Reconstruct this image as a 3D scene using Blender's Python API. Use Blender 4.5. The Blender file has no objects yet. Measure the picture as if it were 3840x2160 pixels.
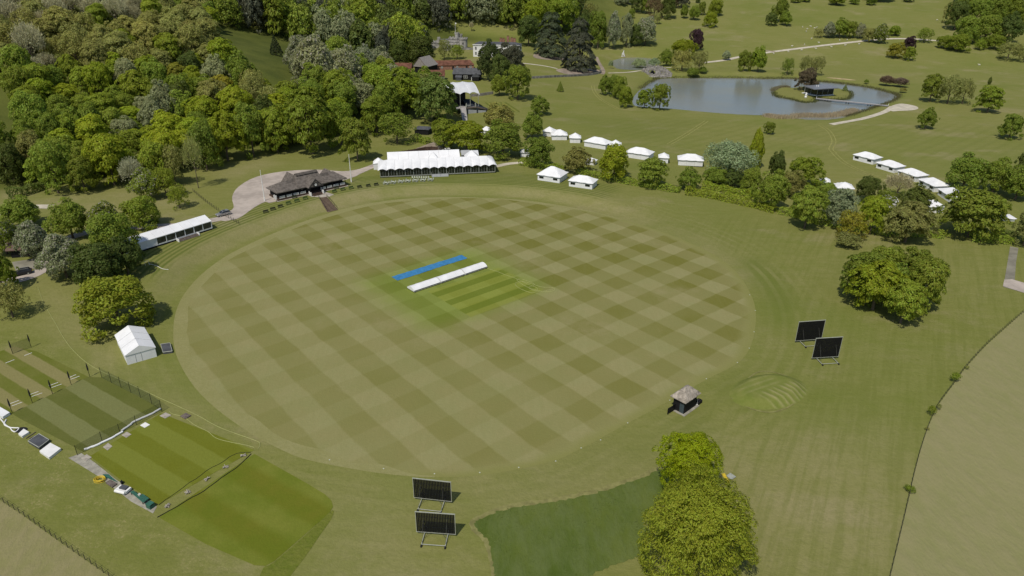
import bpy, bmesh, math, random
import numpy as np
from bisect import bisect_right
from mathutils import Matrix, Vector
from mathutils.geometry import tessellate_polygon
R = random.Random(7)
scene = bpy.context.scene
COL = scene.collection
# ------------------------------------------------------------------ camera model (survey of the mown grid gives these)
FPX, PITCH, ROLL, CAMH = 1791.9, 0.4472, -0.0039, 82.0
IW, IH = 2576.0, 1449.0
cp, sp_ = math.cos(PITCH), math.sin(PITCH)
cr, sr = math.cos(ROLL), math.sin(ROLL)

def ray(u, v):
    a, b = u - IW / 2, IH / 2 - v
    a, b = cr * a + sr * b, -sr * a + cr * b
    return a, FPX * cp + b * sp_, -FPX * sp_ + b * cp

def flat(u, v, z=0.0):
    x, y, zz = ray(u, v)
    t = (z - CAMH) / zz
    return (x * t, y * t)

def proj(x, y, z):
    z = z - CAMH
    d = y * cp - z * sp_
    w = y * sp_ + z * cp
    a, b = FPX * x / d, FPX * w / d
    return IW / 2 + cr * a - sr * b, IH / 2 - (sr * a + cr * b), d

def tf(x0, y0, sc):
    """notes taken on an enlargement (origin x0, y0 and scale sc on the 3840 px photo)"""
    return lambda x, y: ((x0 + x / sc) / 1.4907, (y0 + y / sc) / 1.4907)
T1, T2, T3, T4 = tf(0, 0, 2.6833), tf(960, 0, 2.6833), tf(1920, 0, 2.6833), tf(2880, 0, 2.6833)
T5, T6, T7, T8 = tf(0, 540, 2.6833), tf(960, 540, 2.6833), tf(1920, 540, 2.6833), tf(2880, 540, 2.6833)
T9, T13, T14 = tf(0, 1080, 2.6833), tf(0, 1620, 2.6833), tf(960, 1620, 2.6833)
TL, TM, TC, TS, TN, TJ = tf(2880, 240, 4.293), tf(1380, 540, 4.954), tf(1580, 80, 6.038), tf(1600, 280, 7.156), tf(0, 1480, 5.152), tf(330, 1760, 8.05)
TP = tf(990, 610, 7.576)

# ------------------------------------------------------------------ polygons on the ground
def smooth_loop(P, n=6, closed=True):
    out, N = [], len(P)
    rng = range(N if closed else N - 1)
    for i in rng:
        if closed:
            p0, p1, p2, p3 = P[i - 1], P[i], P[(i + 1) % N], P[(i + 2) % N]
        else:
            p0, p1, p2, p3 = P[max(i - 1, 0)], P[i], P[i + 1], P[min(i + 2, N - 1)]
        for k in range(n):
            t = k / n
            out.append(tuple(0.5 * (2 * b + (c - a) * t + (2 * a - 5 * b + 4 * c - d) * t * t + (-a + 3 * b - 3 * c + d) * t ** 3) for a, b, c, d in zip(p0, p1, p2, p3)))
    if not closed:
        out.append(tuple(P[-1]))
    return out

FIELD = smooth_loop([flat(u, v) for u, v in [(436, 840), (441, 790), (462, 742), (505, 692), (560, 650), (625, 615), (720, 574), (800, 545), (900, 517), (1000, 502), (1100, 496), (1200, 497), (1300, 502), (1400, 515), (1500, 535), (1600, 562), (1700, 596), (1790, 638), (1850, 682), (1886, 735), (1901, 782), (1898, 835), (1884, 880), (1852, 916), (1775, 956), (1685, 1008), (1579, 1065), (1511, 1103), (1455, 1132), (1398, 1158), (1305, 1180), (1207, 1196), (1093, 1201), (985, 1194), (900, 1182), (800, 1163), (740, 1146), (655, 1105), (600, 1070), (540, 1025), (490, 975), (455, 920), (440, 880)]], 3)
LAKE = smooth_loop([flat(u, v, -.4) for u, v in [(1592, 262), (1593, 245), (1610, 225), (1640, 205), (1665, 197), (1760, 196), (1850, 196), (1932, 198), (1994, 198), (2057, 205), (2104, 209), (2151, 215), (2198, 223), (2237, 233), (2259, 241), (2252, 252), (2224, 263), (2205, 269), (2182, 277), (2148, 288), (2119, 297), (2072, 302), (2010, 300), (1963, 294), (1932, 290), (1888, 290), (1788, 284), (1688, 275), (1638, 272), (1605, 268)]], 3)
ISLE = smooth_loop([flat(*TL(*p), 0.2) for p in [(90, 420), (150, 380), (280, 365), (400, 375), (600, 350), (1000, 365), (1200, 395), (1330, 440), (1335, 510), (1250, 555), (1100, 560), (900, 548), (790, 535), (755, 590), (600, 606), (480, 582), (350, 548), (180, 520), (110, 480)]], 3)
POND = smooth_loop([flat(1288 + x / 4, y / 4, 1.0) for x, y in [(1000, 625), (1060, 592), (1200, 578), (1380, 585), (1460, 620), (1390, 690), (1200, 703), (1050, 685)]], 3)
HILL = [(-330, 60), (-225, 165), (-185, 232), (-150, 268), (-105, 300), (-68, 318), (-48, 342), (-50, 400), (-62, 450), (-85, 500), (-75, 565), (-20, 600), (40, 625), (100, 680), (150, 800), (170, 1200), (300, 2600), (-1900, 2600), (-1900, 60)]
MOUND_C = flat(1932, 984); _m1, _m2 = flat(1850, 1012), flat(2015, 958)
MOUND_A = math.atan2(_m2[1] - _m1[1], _m2[0] - _m1[0])

def pdist(X, Y, poly):
    """distance to a closed polygon's edge, negative inside (arrays)"""
    D = np.full(X.shape, 1e18); ins = np.zeros(X.shape, bool)
    n = len(poly)
    for i in range(n):
        x0, y0 = poly[i]; x1, y1 = poly[(i + 1) % n]
        dx, dy = x1 - x0, y1 - y0
        L = dx * dx + dy * dy
        if L < 1e-9: continue
        t = np.clip(((X - x0) * dx + (Y - y0) * dy) / L, 0, 1)
        D = np.minimum(D, (X - x0 - t * dx) ** 2 + (Y - y0 - t * dy) ** 2)
        if y0 != y1:
            c = ((y0 > Y) != (y1 > Y)) & (X < x0 + (Y - y0) / dy * dx)
            ins ^= c
    D = np.sqrt(D)
    return np.where(ins, -D, D)

def sstep(a, b, x):
    t = np.clip((x - a) / (b - a), 0, 1)
    return t * t * (3 - 2 * t)

def axis(lo, a, b, hi, step, g):
    core = list(np.arange(a, b + .01, step)); s = step
    while core[-1] < hi: s *= g; core.append(core[-1] + s)
    s = step
    while core[0] > lo: s *= g; core.insert(0, core[0] - s)
    return np.array(core)
XS = axis(-1500, -200, 280, 1500, 2.0, 1.09)
YS = axis(10, 60, 560, 2300, 2.0, 1.06)
GX, GY = np.meshgrid(XS, YS)

def inner(X, Y, poly, m):
    xs = [p[0] for p in poly]; ys = [p[1] for p in poly]
    k = (X > min(xs) - m) & (X < max(xs) + m) & (Y > min(ys) - m) & (Y < max(ys) + m)
    D = np.full(X.shape, float(m) + 1)
    D[k] = pdist(X[k], Y[k], poly)
    return D

DB = pdist(GX, GY, FIELD)
TH = np.degrees(np.arctan2(GY - 170, GX + 8)); TH = np.where(TH < -90, TH + 360, TH)
WB = sstep(42, 66, TH) * (1 - sstep(172, 196, TH))
Z = 2.1 * WB * sstep(2.5, 10.5, DB)
wv = 1 - sstep(0, 62, GX)
Z = Z + wv * .04 * (np.sqrt((GY - 335).clip(0) ** 2 + 400) - 20)
dh = (-pdist(GX, GY, HILL)).clip(0)
Z = Z + .31 * (np.sqrt(dh ** 2 + 196) - 14)
pk = (GY - 545 + .12 * (GX - 150)).clip(0)
Z = Z + (sstep(-10, 90, GX)) * .125 * (np.sqrt(pk ** 2 + 2500) - 50)
ca, sa = math.cos(MOUND_A), math.sin(MOUND_A)
mx, my = (GX - MOUND_C[0]) * ca + (GY - MOUND_C[1]) * sa, -(GX - MOUND_C[0]) * sa + (GY - MOUND_C[1]) * ca
dl, di = inner(GX, GY, LAKE, 12), inner(GX, GY, ISLE, 12)
lakeness = (1 - sstep(-3.5, 1.0, dl)) * sstep(-1.5, 2.0, di)
Z = Z * (1 - (1 - sstep(0, 12, dl))) + 0.0
Z = Z - 2.2 * lakeness + .35 * (1 - sstep(-3, 0, di))
dp = inner(GX, GY, POND, 12)
pondz = 1.2
Z = np.where(dp < 12, Z * sstep(2, 12, dp) + pondz * (1 - sstep(2, 12, dp)), Z) - 1.6 * (1 - sstep(-3, 1, dp))
XL, YL = list(XS), list(YS)

def hz(x, y):
    i = min(max(bisect_right(XL, x) - 1, 0), len(XL) - 2); j = min(max(bisect_right(YL, y) - 1, 0), len(YL) - 2)
    fx = (x - XL[i]) / (XL[i + 1] - XL[i]); fy = (y - YL[j]) / (YL[j + 1] - YL[j])
    # same split as the ground mesh's triangles (diagonal from lower corner to upper corner)
    a, b, c, d = Z[j, i], Z[j, i + 1], Z[j + 1, i + 1], Z[j + 1, i]
    if fx >= fy: return float(a + (b - a) * fx + (c - b) * fy)
    return float(a + (c - d) * fx + (d - a) * fy)

def W(u, v, lift=0.0):
    """the ground point seen at (u, v)"""
    dx, dy, dz = ray(u, v)
    n = math.hypot(dx, dy); dx, dy, dz = dx / n, dy / n, dz / n
    t = 30.0; st = 3.0
    while t < 2600:
        t2 = t + st
        if CAMH + dz * t2 < hz(dx * t2, dy * t2) + lift: break
        t = t2; st *= 1.012
    a, b = t, t + st
    for _ in range(18):
        m = .5 * (a + b)
        if CAMH + dz * m < hz(dx * m, dy * m) + lift: b = m
        else: a = m
    return Vector((dx * b, dy * b, CAMH + dz * b))

# ------------------------------------------------------------------ materials
def new_mat(name):
    m = bpy.data.materials.new(name); m.use_nodes = True
    return m, m.node_tree.nodes, m.node_tree.links, m.node_tree.nodes['Principled BSDF']

class NT:
    def __init__(s, m): s.n, s.l = m.node_tree.nodes, m.node_tree.links
    def _in(s, sock, val):
        if isinstance(val, (int, float)): sock.default_value = val
        elif isinstance(val, (tuple, list)): sock.default_value = tuple(val) + ((1,) if len(val) == 3 and sock.type == 'RGBA' else ())
        else: s.l.new(val, sock)
    def math(s, op, a, b=0.0, clamp=False):
        k = s.n.new('ShaderNodeMath'); k.operation = op; k.use_clamp = clamp
        s._in(k.inputs[0], a); s._in(k.inputs[1], b); return k.outputs[0]
    def mix(s, f, a, b, blend='MIX'):
        k = s.n.new('ShaderNodeMix'); k.data_type = 'RGBA'; k.blend_type = blend
        s._in(k.inputs[0], f); s._in(k.inputs[6], a); s._in(k.inputs[7], b); return k.outputs[2]
    def pos(s):
        return s.n.new('ShaderNodeNewGeometry').outputs['Position']
    def objco(s):
        return s.n.new('ShaderNodeTexCoord').outputs['Object']
    def mapping(s, vec, scale=(1, 1, 1), rot=(0, 0, 0), loc=(0, 0, 0)):
        k = s.n.new('ShaderNodeMapping'); s.l.new(vec, k.inputs[0])
        k.inputs['Scale'].default_value = scale; k.inputs['Rotation'].default_value = rot; k.inputs['Location'].default_value = loc
        return k.outputs[0]
    def noise(s, vec, scale, detail=3, rough=.55, lo=None, hi=None):
        k = s.n.new('ShaderNodeTexNoise'); s.l.new(vec, k.inputs['Vector'])
        k.inputs['Scale'].default_value = scale; k.inputs['Detail'].default_value = detail; k.inputs['Roughness'].default_value = rough
        o = k.outputs[0]
        return o if lo is None else s.ramp(o, lo, hi)
    def ramp(s, v, lo, hi):
        k = s.n.new('ShaderNodeMapRange'); k.interpolation_type = 'SMOOTHSTEP'
        s._in(k.inputs[0], v); k.inputs[1].default_value = lo; k.inputs[2].default_value = hi
        return k.outputs[0]
    def attr(s, name):
        k = s.n.new('ShaderNodeAttribute'); k.attribute_name = name; return k.outputs['Fac']
    def xyz(s, v):
        k = s.n.new('ShaderNodeSeparateXYZ'); s.l.new(v, k.inputs[0]); return k.outputs
    def bump(s, h, strength=.3, dist=.1):
        k = s.n.new('ShaderNodeBump'); k.inputs['Strength'].default_value = strength; k.inputs['Distance'].default_value = dist
        s.l.new(h, k.inputs['Height']); return k.outputs[0]
    def lin(s, v, cx, cy, off):
        """cx*x + cy*y + off"""
        x = s.xyz(v)
        return s.math('ADD', s.math('ADD', s.math('MULTIPLY', x[0], cx), s.math('MULTIPLY', x[1], cy)), off)

def plain(name, col, rough=.6, var=.18, scale=1.5, metal=0.0, bump=0.0, spec=.3, col2=None, stretch=(1, 1, 1)):
    m, n, l, b = new_mat(name); t = NT(m)
    v = t.mapping(t.objco(), stretch)
    f = t.noise(v, scale, 4, .6, .3, .7)
    c2 = col2 or tuple(max(0, c * (1 - var)) for c in col); c1 = tuple(c * (1 + var * .4) for c in col) if not col2 else col
    l.new(t.mix(f, c1, c2), b.inputs['Base Color'])
    b.inputs['Roughness'].default_value = rough; b.inputs['Metallic'].default_value = metal
    b.inputs['Specular IOR Level'].default_value = spec
    if bump: l.new(t.bump(t.noise(v, scale * 6, 4), bump, .05), b.inputs['Normal'])
    return m

M = {}
M['thatch'] = plain('thatch', (.150, .130, .112), .95, .40, .9, bump=.7, stretch=(1, 1, 2.5), spec=.1)
M['thatch_ridge'] = plain('thatch_ridge', (.105, .092, .08), .95, .4, 1.5, bump=.6, spec=.1)
M['thatch_pale'] = plain('thatch_pale', (.36, .315, .26), .95, .45, 1.1, bump=.8, spec=.1)
M['black_timber'] = plain('black_timber', (.013, .012, .013), .75, .3, 2, spec=.2)
M['brown_timber'] = plain('brown_timber', (.085, .055, .04), .8, .4, 2, spec=.2)
M['grey_timber'] = plain('grey_timber', (.16, .13, .11), .85, .4, 2, spec=.2)
M['white_paint'] = plain('white_paint', (.78, .77, .73), .5, .08, 1)
M['canvas'] = plain('canvas', (.76, .76, .755), .75, .07, .35, spec=.15)
M['canvas_grey'] = plain('canvas_grey', (.60, .61, .62), .75, .08, .35, spec=.15)
M['awning_grey'] = plain('awning_grey', (.36, .37, .37), .7, .1, .4)
M['seam'] = plain('seam', (.5, .5, .5), .8, .1, 1)
M['glass_dark'] = plain('glass_dark', (.018, .022, .018), .12, .5, .8, spec=.5)
M['clear_sheet'] = plain('clear_sheet', (.05, .055, .05), .18, .6, .6, spec=.5)
M['alu'] = plain('alu', (.42, .44, .40), .45, .15, 2, metal=.3)
M['galv'] = plain('galv', (.42, .43, .36), .5, .15, 2, metal=.2)
M['black_panel'] = plain('black_panel', (.007, .007, .009), .55, .3, 2, spec=.25)
M['dark_steel'] = plain('dark_steel', (.10, .10, .085), .5, .2, 2, metal=.3)
M['rubber'] = plain('rubber', (.015, .015, .016), .8, .2, 3)
M['stone'] = plain('stone', (.36, .345, .31), .9, .45, .35, bump=.5, spec=.1)
M['stone_dark'] = plain('stone_dark', (.24, .225, .20), .9, .5, .5, bump=.6, spec=.1)
M['rock'] = plain('rock', (.30, .28, .25), .9, .5, .6, bump=.5, spec=.1)
M['paving'] = plain('paving', (.40, .36, .30), .9, .3, 1.2, bump=.2, spec=.1)
M['concrete'] = plain('concrete', (.33, .31, .25), .9, .3, .8, bump=.2, spec=.1)
M['brick'] = plain('brick', (.30, .16, .11), .9, .35, 1.4, spec=.1)
M['red_tile'] = plain('red_tile', (.155, .072, .048), .9, .4, .5, bump=.3, spec=.1)
M['brown_tile'] = plain('brown_tile', (.17, .115, .095), .9, .3, .8, bump=.3, spec=.1)
M['slate'] = plain('slate', (.085, .088, .095), .7, .3, .6, spec=.25)
M['zinc'] = plain('zinc', (.24, .245, .26), .4, .12, .4, metal=.3)
M['render_white'] = plain('render_white', (.74, .73, .69), .8, .08, .4)
M['timber_frame'] = plain('timber_frame', (.5, .45, .38), .85, .25, .9)
M['dark_fabric'] = plain('dark_fabric', (.03, .036, .045), .8, .35, .5)
M['deck'] = plain('deck', (.36, .34, .32), .8, .2, 1)
M['blue_sheet'] = plain('blue_sheet', (.045, .20, .40), .55, .2, .7, bump=.15)
M['bench_dark'] = plain('bench_dark', (.04, .045, .02), .7, .3, 3)
M['bench_green'] = plain('bench_green', (.075, .11, .03), .7, .3, 3)
M['green_plastic'] = plain('green_plastic', (.04, .13, .09), .5, .25, 2)
M['green_skirt'] = plain('green_skirt', (.055, .07, .012), .9, .3, .6, spec=.1)
M['chair_pale'] = plain('chair_pale', (.48, .50, .42), .6, .2, 3)
M['hose'] = plain('hose', (.34, .35, .13), .6, .2, 2)
M['yellow_rope'] = plain('yellow_rope', (.60, .44, .03), .7, .25, 3)
M['car_paint'] = plain('car_paint', (.40, .39, .38), .28, .06, .5, metal=.6, spec=.5)
M['car_dark'] = plain('car_dark', (.02, .022, .028), .3, .2, .5, spec=.5)
M['lamp'] = plain('lamp', (.7, .7, .68), .15, .1, 2, spec=.6)
M['bark'] = plain('bark', (.13, .105, .075), .95, .4, 1.5, bump=.4, spec=.05)
M['gravel'] = plain('gravel', (.43, .37, .315), .95, .22, .25, bump=.2, spec=.1)
M['pale_gravel'] = plain('pale_gravel', (.52, .47, .37), .95, .2, .3, spec=.1)
M['earth'] = plain('earth', (.30, .245, .19), .95, .3, .3, spec=.05)
M['track_grass'] = plain('track_grass', (.27, .26, .085), .95, .2, .5, spec=.05)
M['scalped'] = plain('scalped', (.222, .212, .078), .95, .3, .6, spec=.05)
M['tarmac'] = plain('tarmac', (.23, .215, .165), .95, .25, .3, spec=.1)
M['wool'] = plain('wool', (.62, .58, .48), .95, .1, 2)
M['straw'] = plain('straw', (.42, .33, .18), .95, .3, .5, spec=.05)
M['clock_face'] = plain('clock_face', (.55, .48, .42), .6, .1, 2)

def leaf_mat(name, flower=None, trans=.48, clump=.6, tint=False):
    m, n, l, b = new_mat(name); t = NT(m)
    oi = n.new('ShaderNodeObjectInfo'); g = n.new('ShaderNodeNewGeometry')
    base = oi.outputs['Color']
    if tint:
        ta = n.new('ShaderNodeAttribute'); ta.attribute_name = 'tint'; base = ta.outputs['Color']
    rnd = g.outputs['Random Per Island']
    k = n.new('ShaderNodeHueSaturation')
    l.new(base, k.inputs['Color'])
    hue = t.math('ADD', t.math('MULTIPLY', rnd, .035), .4825); l.new(hue, k.inputs['Hue'])
    nz = t.noise(t.objco(), clump, 2, .5)
    val = t.math('ADD', t.math('ADD', t.math('MULTIPLY', rnd, .55), .55), t.math('MULTIPLY', nz, .4))
    l.new(val, k.inputs['Value'])
    col = k.outputs['Color']
    if flower:
        col = t.mix(t.math('GREATER_THAN', rnd, .84), col, flower)
    l.new(col, b.inputs['Base Color']); b.inputs['Roughness'].default_value = .55; b.inputs['Specular IOR Level'].default_value = .2
    tr = n.new('ShaderNodeBsdfTranslucent'); l.new(col, tr.inputs[0])
    mx = n.new('ShaderNodeMixShader'); mx.inputs[0].default_value = trans
    l.new(b.outputs[0], mx.inputs[1]); l.new(tr.outputs[0], mx.inputs[2])
    l.new(mx.outputs[0], n['Material Output'].inputs[0])
    return m
M['leaf'] = leaf_mat('leaf'); M['leaf_flower'] = leaf_mat('leaf_flower', (.46, .43, .34)); M['twig'] = leaf_mat('twig', None, .1); M['leaf_mass'] = leaf_mat('leaf_mass', None, .35, .25, True)

# grass of the whole park, one sheet
def ground_mat():
    m, n, l, b = new_mat('park_grass'); t = NT(m); p = t.pos()
    big = t.noise(p, .012, 3, .5, .35, .65); mid = t.noise(p, .07, 4, .6, .3, .7)
    streak = t.noise(t.mapping(p, (.35, 1.6, 1), (0, 0, .5)), .35, 3, .6, .35, .65)
    fine = t.noise(p, 1.1, 4, .7, .25, .75)
    c = t.mix(big, (.176, .190, .048), (.216, .210, .066))
    c = t.mix(t.math('MULTIPLY', mid, .55), c, (.214, .206, .070))
    c = t.mix(t.math('MULTIPLY', streak, .40), c, (.150, .166, .034))
    worn = t.noise(t.mapping(p, (1, 1.5, 1), (0, 0, .8)), .028, 6, .68, .52, .70)
    c = t.mix(t.math('MULTIPLY', worn, .75), c, (.272, .238, .118))
    tuft = t.noise(p, .55, 5, .7, .56, .72)
    c = t.mix(t.math('MULTIPLY', tuft, .42), c, (.122, .148, .022))
    c = t.mix(t.math('MULTIPLY', t.attr('dry'), t.math('ADD', t.math('MULTIPLY', mid, .6), .4)), c, (.305, .262, .135))
    c = t.mix(t.math('MULTIPLY', t.attr('lush'), .85), c, (.105, .135, .022))
    fleck = t.noise(t.mapping(p, (1, 1, 1), (0, 0, .5)), 1.9, 4, .8, .50, .66); clot = t.noise(p, .16, 5, .7, .42, .62)
    c = t.mix(t.math('MULTIPLY', t.attr('rough'), t.math('MULTIPLY', fleck, t.math('ADD', .25, t.math('MULTIPLY', clot, .75)))), c, (.330, .280, .130))
    c = t.mix(t.math('MULTIPLY', t.attr('rough'), t.math('MULTIPLY', t.math('SUBTRACT', 1.0, clot), .45)), c, (.130, .150, .024))
    c = t.mix(t.math('MULTIPLY', t.attr('wild'), .9), c, t.mix(mid, (.045, .062, .012), (.085, .10, .02)))
    st2 = t.noise(t.mapping(t.mapping(p, (1, 1, 1), (0, 0, -1.08)), (.05, .8, 1)), .8, 4, .65, .42, .62)
    c = t.mix(t.math('MULTIPLY', t.math('MULTIPLY', st2, t.attr('meadow')), .38), c, (.128, .146, .028))
    # mower lines that follow the boundary on the terrace
    d = t.math('ADD', t.attr('edge'), t.math('MULTIPLY', t.noise(p, .05, 2), .6))
    s = t.math('SINE', t.math('MULTIPLY', d, 2 * math.pi / 1.75))
    s = t.ramp(s, -.6, .6)
    c = t.mix(t.math('MULTIPLY', t.math('MULTIPLY', s, t.attr('terrace')), .80), c, (.088, .116, .020))
    # concentric mower lines beyond the rope
    s2 = t.math('SINE', t.math('MULTIPLY', d, 2 * math.pi / 3.1)); s2 = t.ramp(s2, -.3, .9)
    c = t.mix(t.math('MULTIPLY', t.math('MULTIPLY', s2, t.attr('ring')), t.math('ADD', .02, t.math('MULTIPLY', mid, .26))), c, (.27, .248, .105))
    # far park mower lines
    s3 = t.math('SINE', t.lin(p, .8, -.9, 0)); s3 = t.ramp(s3, -.2, 1)
    c = t.mix(t.math('MULTIPLY', t.math('MULTIPLY', s3, t.attr('parkline')), .22), c, (.12, .14, .03))
    c = t.mix(t.math('MULTIPLY', fine, .30), c, (.12, .13, .026))
    blot = t.noise(p, .02, 5, .65, .5, .68); c = t.mix(t.math('MULTIPLY', blot, .45), c, (.128, .156, .026))
    l.new(c, b.inputs['Base Color']); b.inputs['Roughness'].default_value = .95; b.inputs['Specular IOR Level'].default_value = .08
    l.new(t.bump(fine, .35, .2), b.inputs['Normal'])
    return m
M['ground'] = ground_mat()

# the mown outfield: two crossing sets of 6 m mower stripes, a greener square in the middle
GTH, GOX, GOY, GSA, GSB = .693, .0669 * 82, 2.464 * 82, .1477 * 82, .1462 * 82
ax, ay = math.cos(GTH), math.sin(GTH)
SQA = Vector(flat(1037, 734)); SQB = Vector(flat(1225, 672)); SQD = (SQB - SQA).normalized(); SQN = Vector((-SQD.y, SQD.x))
SQC = Vector(flat(1150, 712))
def outfield_mat():
    m, n, l, b = new_mat('outfield_grass'); t = NT(m); p = t.pos()
    wob = t.math('MULTIPLY', t.math('SUBTRACT', t.noise(p, .12, 3), .5), .11)
    i = t.math('ADD', t.lin(p, ax / GSA, ay / GSA, -(GOX * ax + GOY * ay) / GSA), wob)
    j = t.math('ADD', t.lin(p, ay / GSB, -ax / GSB, -(GOX * ay - GOY * ax) / GSB), wob)
    def band(q):
        f = t.math('FRACT', t.math('ADD', q, 100.5))
        f = t.math('ABSOLUTE', t.math('SUBTRACT', f, .5))
        return t.math('SUBTRACT', 1.0, t.ramp(f, .225, .275))
    A, B = band(i), band(j)
    far = t.ramp(t.lin(p, .6, .8, 0), 70, 195)
    B = t.math('MULTIPLY', B, t.math('ADD', .38, t.math('MULTIPLY', far, .85))); A = t.math('MULTIPLY', A, t.math('ADD', 1.0, t.math('MULTIPLY', far, .2)))  # stripe contrast varied across the field, painting in how light catches the mowing
    rim = t.attr('rim'); wide = t.math('ADD', 1.2, t.math('MULTIPLY', t.ramp(t.lin(p, .9, -.35, 0), -110, 10), 2.6))
    rimn = t.math('DIVIDE', t.math('ADD', rim, t.math('MULTIPLY', t.math('SUBTRACT', t.noise(p, .2, 4), .5), 3.0)), wide); fade = t.ramp(rimn, .0, 1.0)
    A = t.math('MULTIPLY', A, fade); B = t.math('MULTIPLY', B, fade)
    big = t.noise(p, .03, 3, .5, .35, .65); mid = t.noise(p, .16, 4, .6, .3, .7)
    fine = t.noise(p, 1.6, 4, .7, .25, .75)
    st = t.noise(t.mapping(p, (1.2, .18, 1), (0, 0, .3)), .9, 3, .6, .35, .65)
    c = t.mix(big, (.256, .244, .106), (.236, .232, .094))
    c = t.mix(t.math('MULTIPLY', mid, .35), c, (.278, .234, .105))
    patch = t.math('ADD', .72, t.math('MULTIPLY', t.noise(p, .045, 3, .5, .35, .65), .28))
    dark = t.math('MULTIPLY', t.math('ADD', t.math('MULTIPLY', A, .46), t.math('MULTIPLY', B, .50)), patch)
    c = t.mix(dark, c, (.150, .146, .030))
    c = t.mix(t.math('MULTIPLY', st, .16), c, (.19, .185, .062))
    c = t.mix(t.math('MULTIPLY', fine, .12), c, (.15, .14, .04))
    scuff = t.noise(t.mapping(p, (1, 1, 1), (0, 0, .2)), .045, 6, .7, .54, .72)
    c = t.mix(t.math('MULTIPLY', scuff, .4), c, (.285, .248, .125))
    c = t.mix(t.math('MULTIPLY', t.math('SUBTRACT', 1.0, fade), .85), c, (.196, .196, .058))
    # square
    sx = t.lin(p, SQD.x, SQD.y, -SQC.dot(SQD)); sy = t.lin(p, SQN.x, SQN.y, -SQC.dot(SQN))
    n1 = t.math('MULTIPLY', t.math('SUBTRACT', t.noise(p, .25, 3), .5), 5.0)
    def box(q, h, s):
        return t.math('SUBTRACT', 1.0, t.ramp(t.math('ADD', t.math('ABSOLUTE', q), n1), h - s, h + s))
    g = t.math('MULTIPLY', box(t.math('SUBTRACT', sx, -1.0), 19.5, 6.5), box(sy, 18.0, 5.5))
    c = t.mix(t.math('MULTIPLY', g, .78), c, t.mix(dark, (.182, .232, .040), (.112, .150, .014)))
    # bright pitch strips at right angles to the covers
    fr = t.math('FRACT', t.math('ADD', t.math('MULTIPLY', sy, 1 / 6.1), 50.1)); strip = t.math('MULTIPLY', t.ramp(fr, .48, .52), t.math('SUBTRACT', 1.0, t.ramp(fr, .94, .98)))
    core = t.math('MULTIPLY', t.math('MULTIPLY', t.ramp(sx, -9.2, -8.8), t.math('SUBTRACT', 1.0, t.ramp(sx, 14, 16))), t.math('MULTIPLY', t.ramp(t.math('MULTIPLY', sy, -1.0), -1.0, -.6), t.math('SUBTRACT', 1.0, t.ramp(t.math('MULTIPLY', sy, -1.0), 17.5, 18.5))))
    c = t.mix(t.math('MULTIPLY', core, .55), c, (.215, .235, .036))
    c = t.mix(t.math('MULTIPLY', t.math('MULTIPLY', core, strip), .66), c, (.10, .135, .012))
    l.new(c, b.inputs['Base Color']); b.inputs['Roughness'].default_value = .95; b.inputs['Specular IOR Level'].default_value = .08
    l.new(t.bump(fine, .25, .15), b.inputs['Normal'])
    return m
M['outfield'] = outfield_mat()

def lawn_mat(name, c1, c2, ang, width, off, c3, edge=.05, amt=.35):
    """stripes across direction ang"""
    m, n, l, b = new_mat(name); t = NT(m); p = t.pos()
    q = t.lin(p, -math.sin(ang) / width, math.cos(ang) / width, off)
    q = t.math('ADD', q, t.math('MULTIPLY', t.math('SUBTRACT', t.noise(p, .4, 2), .5), .06))
    f = t.math('ABSOLUTE', t.math('SUBTRACT', t.math('FRACT', t.math('ADD', q, 200.0)), .5))
    s = t.ramp(f, .25 - edge, .25 + edge)
    mid = t.noise(p, .18, 4, .6, .3, .7); fine = t.noise(p, 2.0, 4, .7, .25, .75)
    c = t.mix(s, c1, c2)
    c = t.mix(t.math('MULTIPLY', mid, amt), c, c3)
    c = t.mix(t.math('MULTIPLY', fine, .18), c, tuple(.55 * x for x in c2))
    l.new(c, b.inputs['Base Color']); b.inputs['Roughness'].default_value = .95; b.inputs['Specular IOR Level'].default_value = .08
    l.new(t.bump(fine, .3, .1), b.inputs['Normal'])
    return m

def patch_mat(name, cols, s1=.1, s2=.9, stretch=(1, 1, 1), rot=0, bump=.4):
    m, n, l, b = new_mat(name); t = NT(m); p = t.mapping(t.pos(), stretch, (0, 0, rot))
    a = t.noise(p, s1, 5, .6, .3, .7); f = t.noise(p, s2, 5, .7, .3, .7)
    c = t.mix(a, cols[0], cols[1]); c = t.mix(t.math('MULTIPLY', f, .55), c, cols[2])
    l.new(c, b.inputs['Base Color']); b.inputs['Roughness'].default_value = .95; b.inputs['Specular IOR Level'].default_value = .06
    l.new(t.bump(f, bump, .3), b.inputs['Normal'])
    return m
M['long_grass'] = patch_mat('long_grass', [(.062, .095, .014), (.112, .138, .028), (.118, .146, .052)], .07, .45, (1, .4, 1), -.35)
M['dry_field'] = patch_mat('dry_field', [(.236, .226, .098), (.204, .206, .078), (.264, .234, .120)], .035, .4, (1, .45, 1), .3)
M['low_field'] = patch_mat('low_field', [(.228, .212, .090), (.192, .190, .066), (.275, .234, .125)], .06, .5, (1, .45, 1), -.6)
M['lush_strip'] = patch_mat('lush_strip', [(.105, .135, .016), (.135, .15, .024), (.17, .175, .04)], .2, 1.2)

def water_mat():
    m, n, l, b = new_mat('lake_water'); t = NT(m); p = t.pos()
    a = t.noise(p, .02, 3, .5, .3, .7)
    l.new(t.mix(a, (.172, .192, .185), (.200, .198, .155)), b.inputs['Base Color'])
    b.inputs['Roughness'].default_value = .2; b.inputs['IOR'].default_value = 1.33; b.inputs['Specular IOR Level'].default_value = .45
    l.new(t.bump(t.noise(t.mapping(p, (1, 2.2, 1)), 1.3, 4, .6), .12, .1), b.inputs['Normal'])
    return m
M['water'] = water_mat()

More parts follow.
